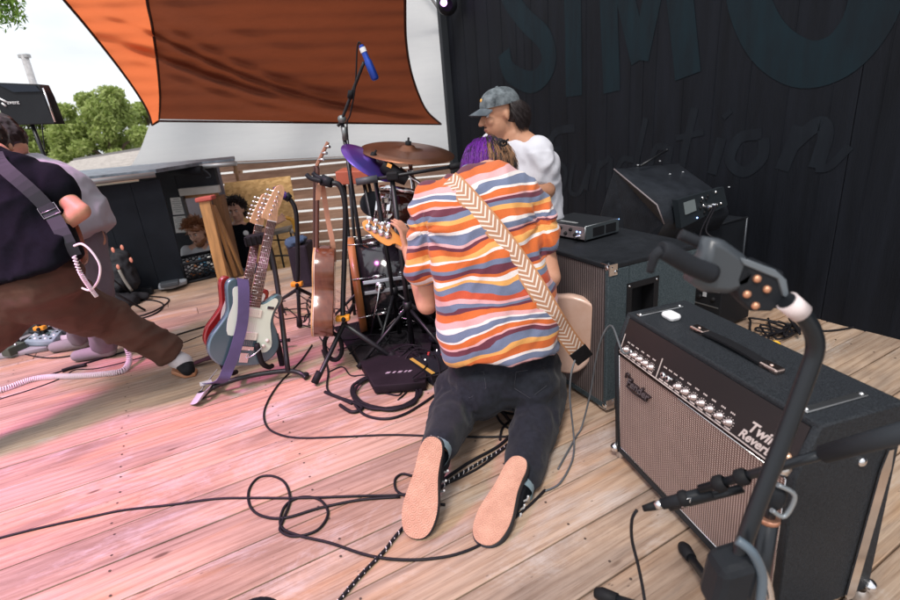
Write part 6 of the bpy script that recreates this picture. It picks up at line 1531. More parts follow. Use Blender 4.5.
hand(caps, war, V((-.8, -.2, -.3)), V((0, 0, -1)), 1, .7); hand(caps, wal, V((-.9, -.2, -.2)), V((0, 0, -1)), 1, .7)
organic('body', M_skin2, dr, caps=caps+Cp_, ells=E_, vox=.0062, smooth=3)
face(DP, dm, dr, .88, M_h2)
organic('beard_shadow', mat('stubble', (.10, .05, .035), .8), dr, ells=[(DP(0, .057, -.087), (.027, .024, .020), dm), (DP(0, .083, -.044), (.020, .010, .006), dm)], vox=.006, smooth=1)
def dt_w(p, n):
    q_ = noise.noise(V((p.x*8+p.z*5, p.y*5, p.z*6))); q2 = noise.noise(V((p.x*18-p.z*9, p.y*8, p.z*13+p.x*6))); return (.009*(1-abs(q_)*3)+.005*(1-abs(q2)*3))*(1 if p.z < 1.0 else .45)
M_wt = mat('white_cotton_tee', (.62, .62, .68), .9, var=.05, bump=.2, bscale=300)
uax = (nb-hp0).normalized()
def ex_dr(b):
    wv_ = V((.62, -.78, 0))
    S2 = [(hp0+V((0, 0, -.03)), wv_*.165, V((.78, .62, 0))*.14), (hp0.lerp(nb, .3), wv_*.165, V((.78, .62, 0))*.135), (hp0.lerp(nb, .6), wv_*.185, V((.78, .62, 0))*.13), (hp0.lerp(nb, .82)+V((.01, 0, 0)), wv_*.205, V((.78, .62, 0))*.115), (hp0.lerp(nb, .93)+V((.0, 0, 0)), wv_*.14, V((.78, .62, 0))*.085), (nb+V((.005, 0, -.005)), wv_*.075, V((.78, .62, 0))*.066)]
    loft(b, interp_secs(S2, 4), 28, 2.2)
organic('white_shirt', M_wt, dr, caps=[(shr+V((0, 0, -.01)), .078, shr.lerp(elr, .42), .080), (shl, .075, shl.lerp(ell_, .6), .075)], extra=ex_dr, vox=.0085, smooth=4, wfn=dt_w)
MB().lathe(nb+V((-.004, 0, .014)), (DP(0, 0, 0)-nb), [(-.008, .064), (.0, .068), (.012, .062), (.012, .058)], 28).build('collar', mat('white_rib', (.55, .55, .61), .9), dr)
organic('trousers', mat('black_denim', (.02, .022, .03), .9), dr, caps=[(hp0+V((0, -.08, 0)), .105, kn1, .08), (hp0+V((0, .08, 0)), .105, kn2, .08), (kn1, .075, an1, .06), (kn2, .075, an2, .06)], vox=.012, smooth=4, wr=.008, wscale=9)
for a_ in (an1, an2): organic('shoe', M_canvas, dr, caps=[(a_+V((.03, 0, -.045)), .042, a_+V((-.17, -.02, -.055)), .034)], vox=.01)
rnd = random.Random(6)
def droot(rnd):
    while 1:
        v = V((rnd.gauss(0, 1), rnd.gauss(0, 1), rnd.gauss(0, 1))).normalized()
        if v.y < -.12 and v.z < .35 and v.z > -.7 and not (v.y > -.35 and v.z < -.1): break
    return DP(v.x*.080, -.012+v.y*.098, .025+v.z*.088), dm @ v
strands('hair', M_h2, dr, droot, 3000, rnd, .045, .08, lambda p, n: (V(n)*.25+V((.25, 0, -.85))).normalized(), .08, r=.0012)
organic('hair_cap', M_h2, dr, ells=[(DP(0, -.046, .012), (.070, .060, .072), dm)], vox=.007, smooth=1, extra=None)
# cap
M_capf = mat('marbled_grey_cap', (.035, .042, .048), .85, col2=(.20, .23, .25), vscale=26)
b = MB(); vs = []; fs = []; n_ = 28; rings = 9
for i in range(rings+1):
    ph = PI/2*i/rings*1.02
    for j in range(n_):
        t_ = 2*PI*j/n_; vs.append(DP(.090*math.cos(t_)*math.cos(ph)**.8 if ph < PI/2 else 0, -.008+.106*math.sin(t_)*max(0, math.cos(ph))**.8, .045+.088*math.sin(ph)))
for i in range(rings):
    for j in range(n_): fs.append((i*n_+j, i*n_+(j+1) % n_, (i+1)*n_+(j+1) % n_, (i+1)*n_+j))
b.add(vs, fs, True); cpo = thing('cap', 'faded marbled grey baseball cap with a small orange emblem', 'cap', DP(0, 0, .05)); b.build('crown', M_capf, cpo)
b = MB(); top_ = []; bot_ = []
rows_ = []
for i in range(7):
    f_ = i/6; row = []
    for j in range(11):
        a = (j/10-.5)*2; x = .074*a*(1-.12*f_); y = .085*math.sqrt(max(0, 1-(a*.80)**2))+.01+(.066*f_)*math.sqrt(max(0, 1-a*a*.75)); z = .052-.020*f_-.018*a*a; row.append(DP(x, y, z))
    rows_.append(row)
vs = [p for r_ in rows_ for p in r_]; fs = [(i*11+j, i*11+j+1, (i+1)*11+j+1, (i+1)*11+j) for i in range(6) for j in range(10)]
u_ = (DP(0, 0, 1)-DP(0, 0, 0)).normalized()*.004; k_ = len(vs); vs2 = vs+[v-u_ for v in vs]; fs2 = fs+[tuple(a+k_ for a in f)[::-1] for f in fs]
for j in range(10): fs2.append((60+6+j, 60+7+j, k_+67+j, k_+66+j))
b.add(vs2, fs2, True); b.build('brim', mat('cap_brim', (.05, .065, .08), .8, col2=(.11, .13, .15), vscale=20), cpo)
MB().ell(DP(.0, .085, .085), (.010, .006, .010), dm, 10, 6).build('emblem', mat('orange_emblem', (.75, .38, .08), .6), cpo)
MB().ell(DP(0, -.008, .134), (.008, .008, .004), dm, 10, 6).build('button', M_capf, cpo)
MB().ell(DP(.074, .02, .075), (.003, .003, .003), dm, 6, 4).build('eyelet', M_rub, cpo)
# his stool
dst = thing('drum_throne', 'round black drum throne under the man in the marbled cap', 'stool', V((hp0.x, hp0.y, 0)))
MB().lathe(V((hp0.x, hp0.y, .33)), V((0, 0, 1)), [(0, .13), (.01, .16), (.07, .16), (.085, .13), (.086, 0)], 24).build('seat', M_rub, dst); MB().tube([V((hp0.x, hp0.y, .05)), V((hp0.x, hp0.y, .34))], .015, 8).build('post', M_chr, dst)
for k in range(3): a = 2*PI*k/3; MB().tube([V((hp0.x, hp0.y, .2)), V((hp0.x+.22*math.cos(a), hp0.y+.22*math.sin(a), .015))], .011, 7).build('leg', M_chr, dst)

# ---------------------------------------------------------------- bowed guitarist in a black T-shirt at the left
pa = thing('person', 'guitarist in black T-shirt and brown trousers lunging with back to us at left edge', 'person', fl(60, 400))
hA = at(18, 284, 2.06); nA = at(-8, 158, 2.18); sR = at(46, 184, 2.16); sL = at(-62, 190, 2.06); eR = at(81, 211, 2.10); wR = at(46, 238, 2.06); eL = at(-95, 250, 2.15); wL = at(-60, 262, 2.35)
kR2 = at(104, 316, 2.34); aR2 = at(172, 353, 2.52); kL2 = at(-45, 345, 1.90); aL2 = at(-115, 430, 1.72)
caps = [(nA, .07, hA, .11), (nA, .06, sR, .055), (nA, .06, sL, .055), (sR, .046, eR, .034), (eR, .036, wR, .026), (sL, .052, eL, .045), (eL, .045, wL, .03), (hA, .1, kR2, .06), (kR2, .058, aR2, .04), (hA, .1, kL2, .06), (kL2, .058, aL2, .04)]
E_, Cp_, AP, am = head_parts(nA+V((-.10, .12, .04)), V((-.5, .6, -.6)), V((-.4, .5, .7)), 1)
caps.append((nA, .058, AP(0, -.03, -.05), .055)); hand(caps, wR, V((-.7, .3, -.4)), V((0, 0, -1)), 1, .7); hand(caps, wL, V((.5, .3, -.4)), V((0, 0, -1)), 1, .7)
organic('body', M_skin2, pa, caps=caps+Cp_, ells=E_, vox=.0075, smooth=4)
face(AP, am, pa, 1, M_h2)
organic('hair', M_h2, pa, ells=[(AP(0, -.02, .04), (.085, .1, .095), am)], vox=.008, wr=.006, wscale=30)
M_bt = mat('black_cotton', (.0055, .0065, .010), .9, spec=.08, var=.25, vscale=30, bump=.2, bscale=300)
def ex_a(b):
    S3 = [(at(22, 274, 2.05), V((.26, -.03, .045)), V((0, .17, 0))), (at(16, 245, 2.06), V((.235, 0, .04)), V((0, .16, 0))), (at(4, 215, 2.10), V((.225, 0, .02)), V((0, .15, -.03))), (at(-4, 185, 2.14), V((.225, 0, 0)), V((0, .14, -.05))), (at(-8, 166, 2.16), V((.17, 0, 0)), V((0, .11, -.05))), (at(-9, 155, 2.18), V((.09, 0, 0)), V((0, .08, -.04)))]
    loft(b, interp_secs(S3, 4), 30, 2.3)
def a_w(p, n):
    q_ = noise.noise(V((p.x*5-p.z*5, p.y*4, p.z*5+p.x*2))); q2 = noise.noise(V((p.x*14, p.y*4+9, p.z*6))); return .012*(1-abs(q_)*3)+.005*(1-abs(q2)*3)
ta = organic('black_shirt', M_bt, pa, caps=[(sR, .085, sR.lerp(eR, .34)+V((-.01, 0, .0)), .080), (sL, .085, sL.lerp(eL, .5), .08)], extra=ex_a, vox=.010, smooth=5, wfn=a_w)
M_brn = mat('brown_trousers', (.085, .040, .026), .85, var=.15, vscale=12, bump=.25, bscale=400)
def b_w(p, n):
    q_ = noise.noise(V((p.x*4+p.z*7, p.y*4, p.z*9-p.x*4))); q2 = noise.noise(V((p.x*9+p.z*14, p.y*6, p.z*16-p.x*8))); return .012*(1-abs(q_)*3)+.004*(1-abs(q2)*3)
def ex_leg(b):
    d = (aR2-kR2).normalized(); e = V((0, 1, 0)); e = (e-d*e.dot(d)).normalized(); f = d.cross(e)
    loft(b, [(kR2+d*.02, e*.085, f*.095), (kR2.lerp(aR2, .5), e*.075, f*.085), (kR2.lerp(aR2, .85), e*.070, f*.080), (kR2.lerp(aR2, .98), e*.070, f*.082)], 26, 2.2)
organic('trousers', M_brn, pa, caps=[(hA+V((-.09, 0, 0)), .155, hA+V((.09, 0, 0)), .155), (hA+V((.07, 0, -.03)), .145, kR2+V((-.02, 0, .0)), .098), (kR2+V((-.02, 0, .0)), .098, kR2.lerp(aR2, .6), .075), (hA+V((-.08, 0, -.05)), .155, kL2, .12), (kL2, .12, aL2, .08), (hA+V((0, 0, .06)), .16, hA, .16)], extra=ex_leg, vox=.010, smooth=3, wfn=b_w)
# sneaker
tS = fl(192, 371, .03); A_ = aR2+V((.02, .0, -.045))
organic('sneaker', mat('grey_white_mesh', (.55, .52, .53), .8, var=.1), pa, caps=[(A_+V((-.01, 0, .01)), .050, A_.lerp(tS, .5)+V((0, 0, .02)), .046)], vox=.006)
organic('sneaker_toe', M_rub, pa, caps=[(A_.lerp(tS, .5)+V((.0, 0, .01)), .046, tS+V((-.02, 0, .012)), .036)], vox=.006)
d_ = (tS-A_); d_.z = 0; d_.normalize(); s_ = V((-d_.y, d_.x, 0)); c0_ = V((A_.x, A_.y, .0)); c1_ = V((tS.x, tS.y, 0))
MB().prism([c0_-d_*.05+s_*.02, c0_+s_*.042-d_*.02, (c0_+c1_)/2+s_*.040, c1_+s_*.040-d_*.02, c1_+d_*.02, c1_-s_*.040-d_*.02, (c0_+c1_)/2-s_*.040, c0_-s_*.042-d_*.02, c0_-d_*.05-s_*.02], V((0, 0, .022)), bev=.004).build('sneaker_sole', mat('tan_sole', (.45, .20, .10), .6), pa)
# his strap and guitar edge
tbA = bvh(ta); pts = []
for q_ in catmull([V((-6, 152, 0)), V((0, 164, 0)), V((22, 183, 0)), V((45, 205, 0)), V((60, 228, 0)), V((74, 256, 0))], 4):
    d = ray(q_.x, q_.y); h = tbA.ray_cast(CO, d); pts.append((h[0]-d.normalized()*.010) if h[0] else at(q_.x, q_.y, (pts[-1].y if pts else 2.0)))
for _ in range(3): pts = [pts[0]]+[(pts[i-1]+pts[i]*2+pts[i+1])/4 for i in range(1, len(pts)-1)]+[pts[-1]]
pts = [p-(p-CO).normalized()*.006 for p in pts]
wv = [((pts[min(len(pts)-1, i+1)]-pts[max(0, i-1)]).normalized().cross((CO-pts[i]).normalized())).normalized()*.026 for i in range(len(pts))]
b = MB(); b.ribbon(pts, wv, .003); sto = b.build('guitar_strap', mat('dark_grey_webbing', (.045, .05, .058), .8, var=.1), None, loc=pts[0]); tag(sto, 'dark grey webbing strap with a metal slider over the black T-shirt back', 'strap')
i_ = int(len(pts)*.62); d = (pts[i_+1]-pts[i_]).normalized(); e_ = wv[i_]*1.15; nn_ = (CO-pts[i_]).normalized()
fr2 = MB(); c = pts[i_]+nn_*.004; fr2.tube([c-d*.022-e_, c-d*.022+e_, c+d*.022+e_, c+d*.022-e_], .0028, 6, closed=True); fr2.tube([c-e_, c+e_], .0024, 6); fr2.build('slider', mat('dull_chrome', (.3, .31, .33), .35, metal=.9), sto)
gA = thing('electric_guitar', 'edge of a brown guitar body held in front of the bowed guitarist', 'guitar', at(62, 232, 2.36))
c = at(55, 240, 2.40); AGt = Gt(at(74, 245, 2.36), at(-80, 190, 2.7), 1.0, V((.1, .9, .3)))
MB().prism([AGt.p(q.x, q.y, 0) for q in catmull([V((x, y, 0)) for x, y in OFFSET], 3, True)], AGt.z*.045, bev=.008).build('body', mat('brown_burst', (.20, .055, .025), .25, coat=.5), gA)
MB().tube([AGt.p(0, .3, .03), AGt.p(0, .8, .03)], .02, 8).build('neck', M_maple, gA)

# ---------------------------------------------------------------- bowed person in a pale shirt behind
pb_ = thing('person', 'person bending over in a loose lilac grey shirt and mauve trousers behind the guitarist', 'person', fl(100, 345))
hB = at(82, 240, 2.72); nB = at(12, 156, 2.62); sB = at(25, 172, 2.60); kB = at(95, 290, 2.70); aB = fl(104, 343, .09); kB2 = at(80, 292, 2.85); aB2 = fl(80, 335, .09)
E_, Cp_, BP, bm_ = head_parts(at(3, 143, 2.58), V((-.8, .2, -.6)), V((-.5, 0, .8)), 1)
eB = at(5, 215, 2.62); wB = at(-25, 250, 2.62)
caps = [(nB, .07, hB, .11), (nB, .055, BP(0, -.03, -.05), .052), (nB, .06, sB, .055), (sB, .05, eB, .042), (eB, .042, wB, .03), (hB, .10, kB, .06), (kB, .056, aB, .04), (hB, .10, kB2, .06), (kB2, .056, aB2, .04)]
hand(caps, wB, V((-.5, .1, -.8)), V((-1, 0, 0)), 1, .5)
organic('body', M_skin1, pb_, caps=caps+Cp_, ells=E_, vox=.009, smooth=3); face(BP, bm_, pb_, 1, M_h2)
organic('hair', M_h2, pb_, ells=[(BP(0, -.02, .04), (.088, .104, .098), bm_), (BP(0, -.04, .0), (.084, .08, .08), bm_)], vox=.008, wr=.006, wscale=30)
M_lil = mat('lilac_grey_cotton', (.37, .36, .41), .9, var=.06, vscale=6, bump=.2, bscale=300)
def ex_b(b):
    S4 = [(at(92, 237, 2.70), V((.10, 0, .055)), V((0, .16, 0))), (at(87, 226, 2.70), V((.115, 0, .06)), V((0, .16, 0))), (at(76, 214, 2.70), V((.14, 0, .05)), V((0, .17, 0))), (at(52, 190, 2.66), V((.16, 0, .05)), V((0, .17, 0))), (at(30, 172, 2.62), V((.14, 0, .03)), V((0, .16, 0))), (at(16, 160, 2.61), V((.09, 0, .03)), V((0, .1, 0)))]
    loft(b, interp_secs(S4, 4), 26, 2.2)
organic('pale_shirt', M_lil, pb_, caps=[(sB, .085, sB.lerp(eB, .5), .08)], extra=ex_b, vox=.011, smooth=5, wr=.009, wscale=7)
organic('trousers', mat('mauve_grey_trousers', (.17, .145, .175), .9, var=.1, bump=.2, bscale=300), pb_, caps=[(hB+V((.0, 0, -.0)), .115, kB+V((0, 0, 0)), .095), (kB, .095, aB, .075), (hB, .115, kB2, .095), (kB2, .09, aB2, .075)], vox=.011, smooth=4, wr=.009, wscale=6, wstretch=(1.6, 1.6, .6))
for a_ in (aB, aB2): organic('shoe', mat('pale_shoe', (.22, .21, .22), .8), pb_, caps=[(a_+V((.02, 0, -.045)), .042, a_+V((-.16, -.03, -.055)), .035)], vox=.01)

# ---------------------------------------------------------------- man in black T-shirt standing by the shed
pc_ = thing('person', 'dark curly haired man in black T-shirt and jeans leaning between shed door and board', 'person', V((at(240, 250, 5.6).x, 5.6, -1.08)))
Y3 = 5.6
hc3 = at(236.5, 211, Y3); n3 = at(238, 226, Y3); s3l, s3r = at(226, 229, Y3), at(252, 228, Y3); hp3 = at(243, 270, Y3)
e3l, w3l = at(207, 222, Y3-.15), at(194, 219, Y3-.3); e3r, w3r = at(266, 232, Y3-.1), at(276, 222, Y3-.25)
E_, Cp_, QP, qm = head_parts(hc3, V((.02, -1, -.08)), V((-.08, 0, 1)), 1.0)
k3a, k3b = hp3+V((-.1, -.05, -.42)), hp3+V((.1, -.05, -.42)); a3a, a3b = V((k3a.x, 5.62, -.99)), V((k3b.x, 5.62, -.99))
caps = [(n3, .065, hp3, .10), (n3, .052, QP(0, -.02, -.07), .05), (n3, .05, s3l, .05), (n3, .05, s3r, .05), (s3l, .046, e3l, .038), (e3l, .038, w3l, .026), (s3r, .046, e3r, .038), (e3r, .038, w3r, .026), (hp3, .08, k3a, .055), (hp3, .08, k3b, .055), (k3a, .05, a3a, .04), (k3b, .05, a3b, .04)]
hand(caps, w3l, V((-.6, -.2, .6)), V((-1, 0, 0)), 1, .3); hand(caps, w3r, V((.6, -.2, .3)), V((0, -1, 0)), 1, .4)
organic('body', M_skin3, pc_, caps=caps+Cp_, ells=E_, vox=.0085, smooth=2); face(QP, qm, pc_, 1, M_h2)
def ex_c(b):
    S5 = [(at(242, 266, Y3), V((.17, 0, 0)), V((0, .12, 0))), (at(240, 250, Y3), V((.175, 0, 0)), V((0, .12, 0))), (at(239, 236, Y3), V((.19, 0, 0)), V((0, .12, 0))), (at(238.5, 228, Y3), V((.16, 0, 0)), V((0, .10, 0))), (at(238, 224, Y3), V((.07, 0, 0)), V((0, .07, 0)))]
    loft(b, interp_secs(S5, 4), 24, 2.2)
organic('black_shirt', M_bt, pc_, caps=[(s3l, .075, s3l.lerp(e3l, .5), .065), (s3r, .075, s3r.lerp(e3r, .6), .065)], extra=ex_c, vox=.012, smooth=3, wr=.008, wscale=7)
c = at(246, 233, Y3-.125); MB().lathe(c, V((0, -1, 0)), [(0, .03), (.003, .03), (.004, 0)], 14).build('chest_print', M_wht, pc_)
organic('jeans', mat('blue_jeans', (.055, .115, .20), .9, var=.25, vscale=12), pc_, caps=[(hp3+V((-.06, 0, .02)), .115, k3a, .085), (hp3+V((.06, 0, .02)), .115, k3b, .085), (k3a, .08, a3a, .065), (k3b, .08, a3b, .065)], vox=.014, smooth=3, wr=.008, wscale=8)
for a_ in (a3a, a3b): organic('shoe', M_canvas, pc_, caps=[(a_+V((0, .02, -.045)), .04, a_+V((0, -.17, -.05)), .035)], vox=.014)
MB().lathe(w3l+V((.02, 0, -.01)), (w3l-e3l), [(-.015, .031), (.015, .031)], 14).build('wristband', mat('grey_blue_band', (.25, .35, .42), .7), pc_)
rnd = random.Random(8)
def croot(P_, m_, keep):
    def f(rnd):
        while 1:
            v = V((rnd.gauss(0, 1), rnd.gauss(0, 1), rnd.gauss(0, 1))).normalized()
            if keep(v): break
        return P_(v.x*.080, -.012+v.y*.098, .035+v.z*.092), m_ @ v
    return f
organic('hair_cap', M_h2, pc_, ells=[(QP(0, -.03, .045), (.090, .095, .095), qm)], vox=.01)
strands('hair', M_h2, pc_, croot(QP, qm, lambda v: (v.z > .0 or v.y < -.1) and not (v.y > .3 and v.z < .55)), 500, rnd, .05, .09, lambda p, n: (V(n)*.7+V((0, 0, -.2))).normalized(), .6, r=.005)

# ---------------------------------------------------------------- bearded man sitting beyond the stage edge
pd_ = thing('person', 'red bearded man in a pale grey T-shirt sitting behind the black crate', 'person', V((at(200, 250, 5.0).x, 5.0, -1.08)))
Y4 = 5.0; hc4 = at(197.5, 233, Y4); n4 = at(200, 246, Y4+.03); s4l, s4r = at(188, 252, Y4), at(213, 250, Y4); hp4 = V((at(204, 270, Y4+.15).x, Y4+.2, -.55))
E_, Cp_, TP, tm_ = head_parts(hc4, V((-.12, -.95, -.22)), V((-.16, -.1, .98)), .98)
k4a, k4b = hp4+V((-.15, -.4, .05)), hp4+V((.15, -.4, .05)); a4a, a4b = V((k4a.x, k4a.y, -.99)), V((k4b.x, k4b.y, -.99)); e4l, w4l = s4l+V((-.05, -.05, -.28)), s4l+V((.05, -.25, -.38)); e4r, w4r = s4r+V((.05, -.05, -.28)), s4r+V((-.05, -.25, -.38))
caps = [(n4, .06, hp4, .10), (n4, .05, TP(0, -.02, -.07), .05), (n4, .05, s4l, .05), (n4, .05, s4r, .05), (s4l, .045, e4l, .038), (e4l, .038, w4l, .026), (s4r, .045, e4r, .038), (e4r, .038, w4r, .026), (hp4, .08, k4a, .06), (hp4, .08, k4b, .06), (k4a, .05, a4a, .04), (k4b, .05, a4b, .04)]
hand(caps, w4l, V((.3, -.6, -.5)), V((0, 0, -1)), 1, .4); hand(caps, w4r, V((-.3, -.6, -.5)), V((0, 0, -1)), 1, .4)
organic('body', M_skin3, pd_, caps=caps+Cp_, ells=E_, vox=.0085, smooth=2); face(TP, tm_, pd_, .98, mat('auburn_brow', (.16, .06, .025), .7), lip=True)
M_aub = mat('auburn_hair', (.26, .105, .045), .55); M_gt = mat('pale_grey_tee', (.50, .51, .54), .9, var=.05)
def ex_e(b):
    S6 = [(hp4, V((.18, 0, 0)), V((0, .14, 0))), (hp4.lerp(n4, .5), V((.18, 0, 0)), V((0, .13, 0))), (hp4.lerp(n4, .85), V((.19, 0, 0)), V((0, .12, 0))), (hp4.lerp(n4, .95), V((.13, 0, 0)), V((0, .09, 0))), (n4, V((.07, 0, 0)), V((0, .07, 0)))]
    loft(b, interp_secs(S6, 4), 24, 2.2)
organic('grey_shirt', M_gt, pd_, caps=[(s4l, .07, s4l.lerp(e4l, .6), .065), (s4r, .07, s4r.lerp(e4r, .6), .065)], extra=ex_e, vox=.012, smooth=3, wr=.007, wscale=7)
organic('trousers', M_trs, pd_, caps=[(hp4, .11, k4a, .085), (hp4, .11, k4b, .085), (k4a, .08, a4a, .065), (k4b, .08, a4b, .065)], vox=.015, smooth=3)
organic('beard', M_aub, pd_, ells=[(TP(0, .052, -.092), (.050, .038, .040), tm_), (TP(0, .030, -.075), (.064, .050, .038), tm_), (TP(0, .098, -.046), (.026, .010, .007), tm_)], vox=.007, smooth=1, wr=.004, wscale=60)
organic('hair_cap', M_aub, pd_, ells=[(TP(0, -.03, .045), (.088, .092, .090), tm_)], vox=.01)
strands('hair', M_aub, pd_, croot(TP, tm_, lambda v: (v.z > .1 or v.y < 0) and not (v.y > .35 and v.z < .6)), 420, rnd, .05, .09, lambda p, n: (V(n)*.6+V((-.2, 0, -.3))).normalized(), .4, r=.005)
organic('fringe', M_aub, pd_, caps=[(TP(.06, .05, .08), .02, TP(-.02, .085, .075), .022), (TP(-.02, .085, .075), .022, TP(-.065, .05, .045), .018)], vox=.008, wr=.003, wscale=40)
# ================================================================== SMALL THINGS
# milk crate at the deck edge
a0, a1 = fl(187, 284), fl(221, 276); xd = (a1-a0).normalized(); CFr = Fr(a0, math.atan2(xd.y, xd.x)); cw = .33
cr_ = thing('milk_crate', 'black plastic milk crate with lattice sides and bright odds and ends, at the deck edge', 'crate', CFr.p(cw/2, cw/2, 0))
M_crate = mat('black_crate_plastic', (.014, .015, .019), .5)
def lattice(P, nx, nz_, w_):   # P(u,v)
    b = MB()
    for i in range(nx+1): 
        for j in range(-nz_, nx+1):
            pass
    for i in range(-4, 7):
        for s in (1, -1):
            u0, v0, u1, v1 = i/6, .18, i/6+.62*1, .82
            if s < 0: u0, u1 = u1, u0
            if u0 > u1: u0, v0, u1, v1 = u1, v1, u0, v0
            if u1 <= 0 or u0 >= 1: continue
            if u0 < 0: v0 += (v1-v0)*(-u0)/(u1-u0); u0 = 0
            if u1 > 1: v1 -= (v1-v0)*(u1-1)/(u1-u0); u1 = 1
            b.tube([P(u0, v0), P(u1, v1)], w_, 4)
    b.tube([P(0, .06), P(1, .06)], .012, 4); b.tube([P(0, .92), P(1, .92)], .016, 4); b.tube([P(0, 0), P(0, 1)], .010, 4); b.tube([P(1, 0), P(1, 1)], .010, 4); return b
ch = .19
for nm, f in (('front', lambda u, v: CFr.p(cw*u, 0, ch*v)), ('right', lambda u, v: CFr.p(cw, cw*u, ch*v)), ('back', lambda u, v: CFr.p(cw*u, cw, ch*v)), ('left', lambda u, v: CFr.p(0, cw*u, ch*v))):
    o = lattice(f, 6, 4, .0055).build('lattice_side', M_crate, cr_); o['kind'] = 'stuff'
b = MB(); CFr.box(b, 0, cw, 0, cw, .004, .012); b.build('crate_base', M_crate, cr_)
rnd = random.Random(12)
for i, (cc, nm) in enumerate((((.72, .72, .74), 'white'), ((.75, .28, .08), 'orange'), ((.5, .52, .55), 'grey'), ((.06, .25, .42), 'blue'), ((.8, .8, .78), 'pale'))):
    x, y = .06+.05*i, .05+.03*(i % 2); pts = [CFr.p(x+rnd.uniform(-.05, .05), y+rnd.uniform(-.02, .06), .02+.16*rnd.random()) for _ in range(9)]
    o = MB().tube(pts, .009, 6, n=4).build('coiled_lead', mat(nm+'_lead', cc, .5), None, loc=pts[0]); tag(o, '%s lead bundled inside the black milk crate' % nm, 'cable')
# wooden trestle parts leaning at the deck edge, red padded cap
lt = thing('wooden_trestle', 'leaning wooden trestle of long boards with a red padded top, beside the milk crate', 'trestle', fl(228, 280))
M_lum = mat('golden_lumber', (.42, .205, .075), .6, var=.3, vscale=3, stretch=(9, 9, 1), coat=.1)
def plank(p0, p1, w_, th, name='board', m=M_lum):
    d = (p1-p0).normalized(); e = d.cross(V((0, 1, 0))).normalized(); b = MB(); b.obox((p0+p1)/2, (p1-p0)/2, e*w_, e.cross(d).normalized()*th, bev=.004); return b.build(name, m, lt)
plank(at(205, 201, 4.35), at(223.5, 279, 4.30), .046, .02); plank(at(212, 205, 4.42), at(236, 276, 4.45), .013, .02); plank(at(214, 206, 4.5), at(243, 274, 4.6), .010, .02); plank(at(212, 230, 4.5), at(231, 277, 4.55), .008, .02)
b = MB(); b.obox(at(205.5, 198.5, 4.36), V((.072, 0, .005)), V((0, .05, 0)), V((0, 0, .018)), bev=.010); b.build('padded_cap', mat('red_pad', (.50, .10, .085), .8), lt)
# bar stool with yellow back
bs = thing('bar_stool', 'black metal chair with a bent yellow top rail in front of the board', 'chair', V((at(288, 262, 5.6).x, 5.6, -.2)))
YS_ = 5.6
def sp_(px, py, dy=0): return at(px, py, YS_+dy)
MB().tube([sp_(268, 219), sp_(283, 218), sp_(291, 219), sp_(294, 224), sp_(295, 232)], .022, 8, n=5).build('top_rail', mat('yellow_tube', (.70, .36, .04), .4), bs)
MB().obox(sp_(279, 231), V((.14, 0, .02)), V((0, .12, 0)), V((0, 0, .02)), bev=.01).build('seat', mat('stool_seat', (.2, .19, .17), .5), bs)
for (x0, x1, dy) in ((270, 270, 0), (294, 302, 0), (276, 283, .25), (290, 297, .25)):
    e = sp_(x1, 262, dy); MB().tube([sp_(x0, 230, dy), e, V((e.x+.02, e.y, -1.07))], .012, 6).build('leg', M_blkm, bs)
MB().tube([sp_(270, 256), sp_(300, 255)], .010, 6).build('rung', M_blkm, bs); MB().tube([sp_(270, 240), sp_(297, 240)], .008, 6).build('rung', M_blkm, bs)
for x in (268, 292): MB().ell(sp_(x, 231), (.03, .03, .03), None, 10, 8).build('joint', mat('pale_joint', (.5, .48, .46), .5), bs)
# backpack and flat bag
bp = thing('backpack', 'black backpack with small orange pink patches slumped against the black stage side', 'backpack', fl(112, 296))
bc_ = fl(126, 300); bkt = at(108, 244, bc_.y)
organic('bag', mat('black_nylon', (.028, .029, .034), .6, bump=.3, bscale=200), bp, caps=[(at(117, 284, bc_.y), .095, at(108, 256, bc_.y+.02), .085), (at(129, 282, bc_.y), .08, at(121, 257, bc_.y+.02), .07), (at(121, 284, bc_.y-.06), .06, at(117, 270, bc_.y-.05), .05)], vox=.011, wr=.010, wscale=12)
for i, (x, y) in enumerate(((113, 250), (122, 247.5), (118, 267), (131, 260))): MB().ell(at(x, y, bc_.y-.085), (.014, .006, .022), None, 10, 6).build('patch', mat('coral_patch', (.75, .28, .20), .6), bp)
MB().tube([at(104, 248, bc_.y), at(102, 240, bc_.y), at(105, 238, bc_.y)], .012, 8, n=3).build('clip', M_wht, bp)
MB().tube([at(119, 270, bc_.y-.11), at(125, 281, bc_.y-.13), at(132, 291, bc_.y-.13)], .012, 8, n=3).build('shoulder_strap', mat('grey_strap', (.2, .19, .17), .8), bp)
fb_ = fl(118, 307); organic('gig_bag', mat('black_fabric_bag', (.022, .022, .026), .85, var=.3, bump=.3), None, caps=[(fb_+V((-.14, .02, .05)), .06, fb_+V((.12, .03, .04)), .05), (fb_+V((-.05, .10, .04)), .05, fb_+V((.16, .12, .035)), .035)], vox=.011, wr=.008, wscale=10)
tag(bpy.data.objects['gig_bag'], 'flat soft black bag lying on the deck in front of the backpack', 'bag')
b = MB(); c = fl(147, 291, .03); b.box(c, (.045, .035, .028), .3, bev=.006); tag(b.build('small_box', M_blkp, None, loc=c), 'tiny black box on the deck between the soft bag and grey tray', 'box')
b = MB(); P_ = [fl(159, 290, .02), fl(160, 284, .02), fl(178, 281, .02), fl(188, 279, .02), fl(187, 284, .02), fl(172, 289, .02)]; b.prism(P_, V((0, 0, .03)), bev=.004)
ty = b.build('tray', mat('grey_tray', (.34, .37, .41), .5), None, loc=P_[0]); tag(ty, 'grey tray shaped unit on the deck just left of the milk crate', 'tray')
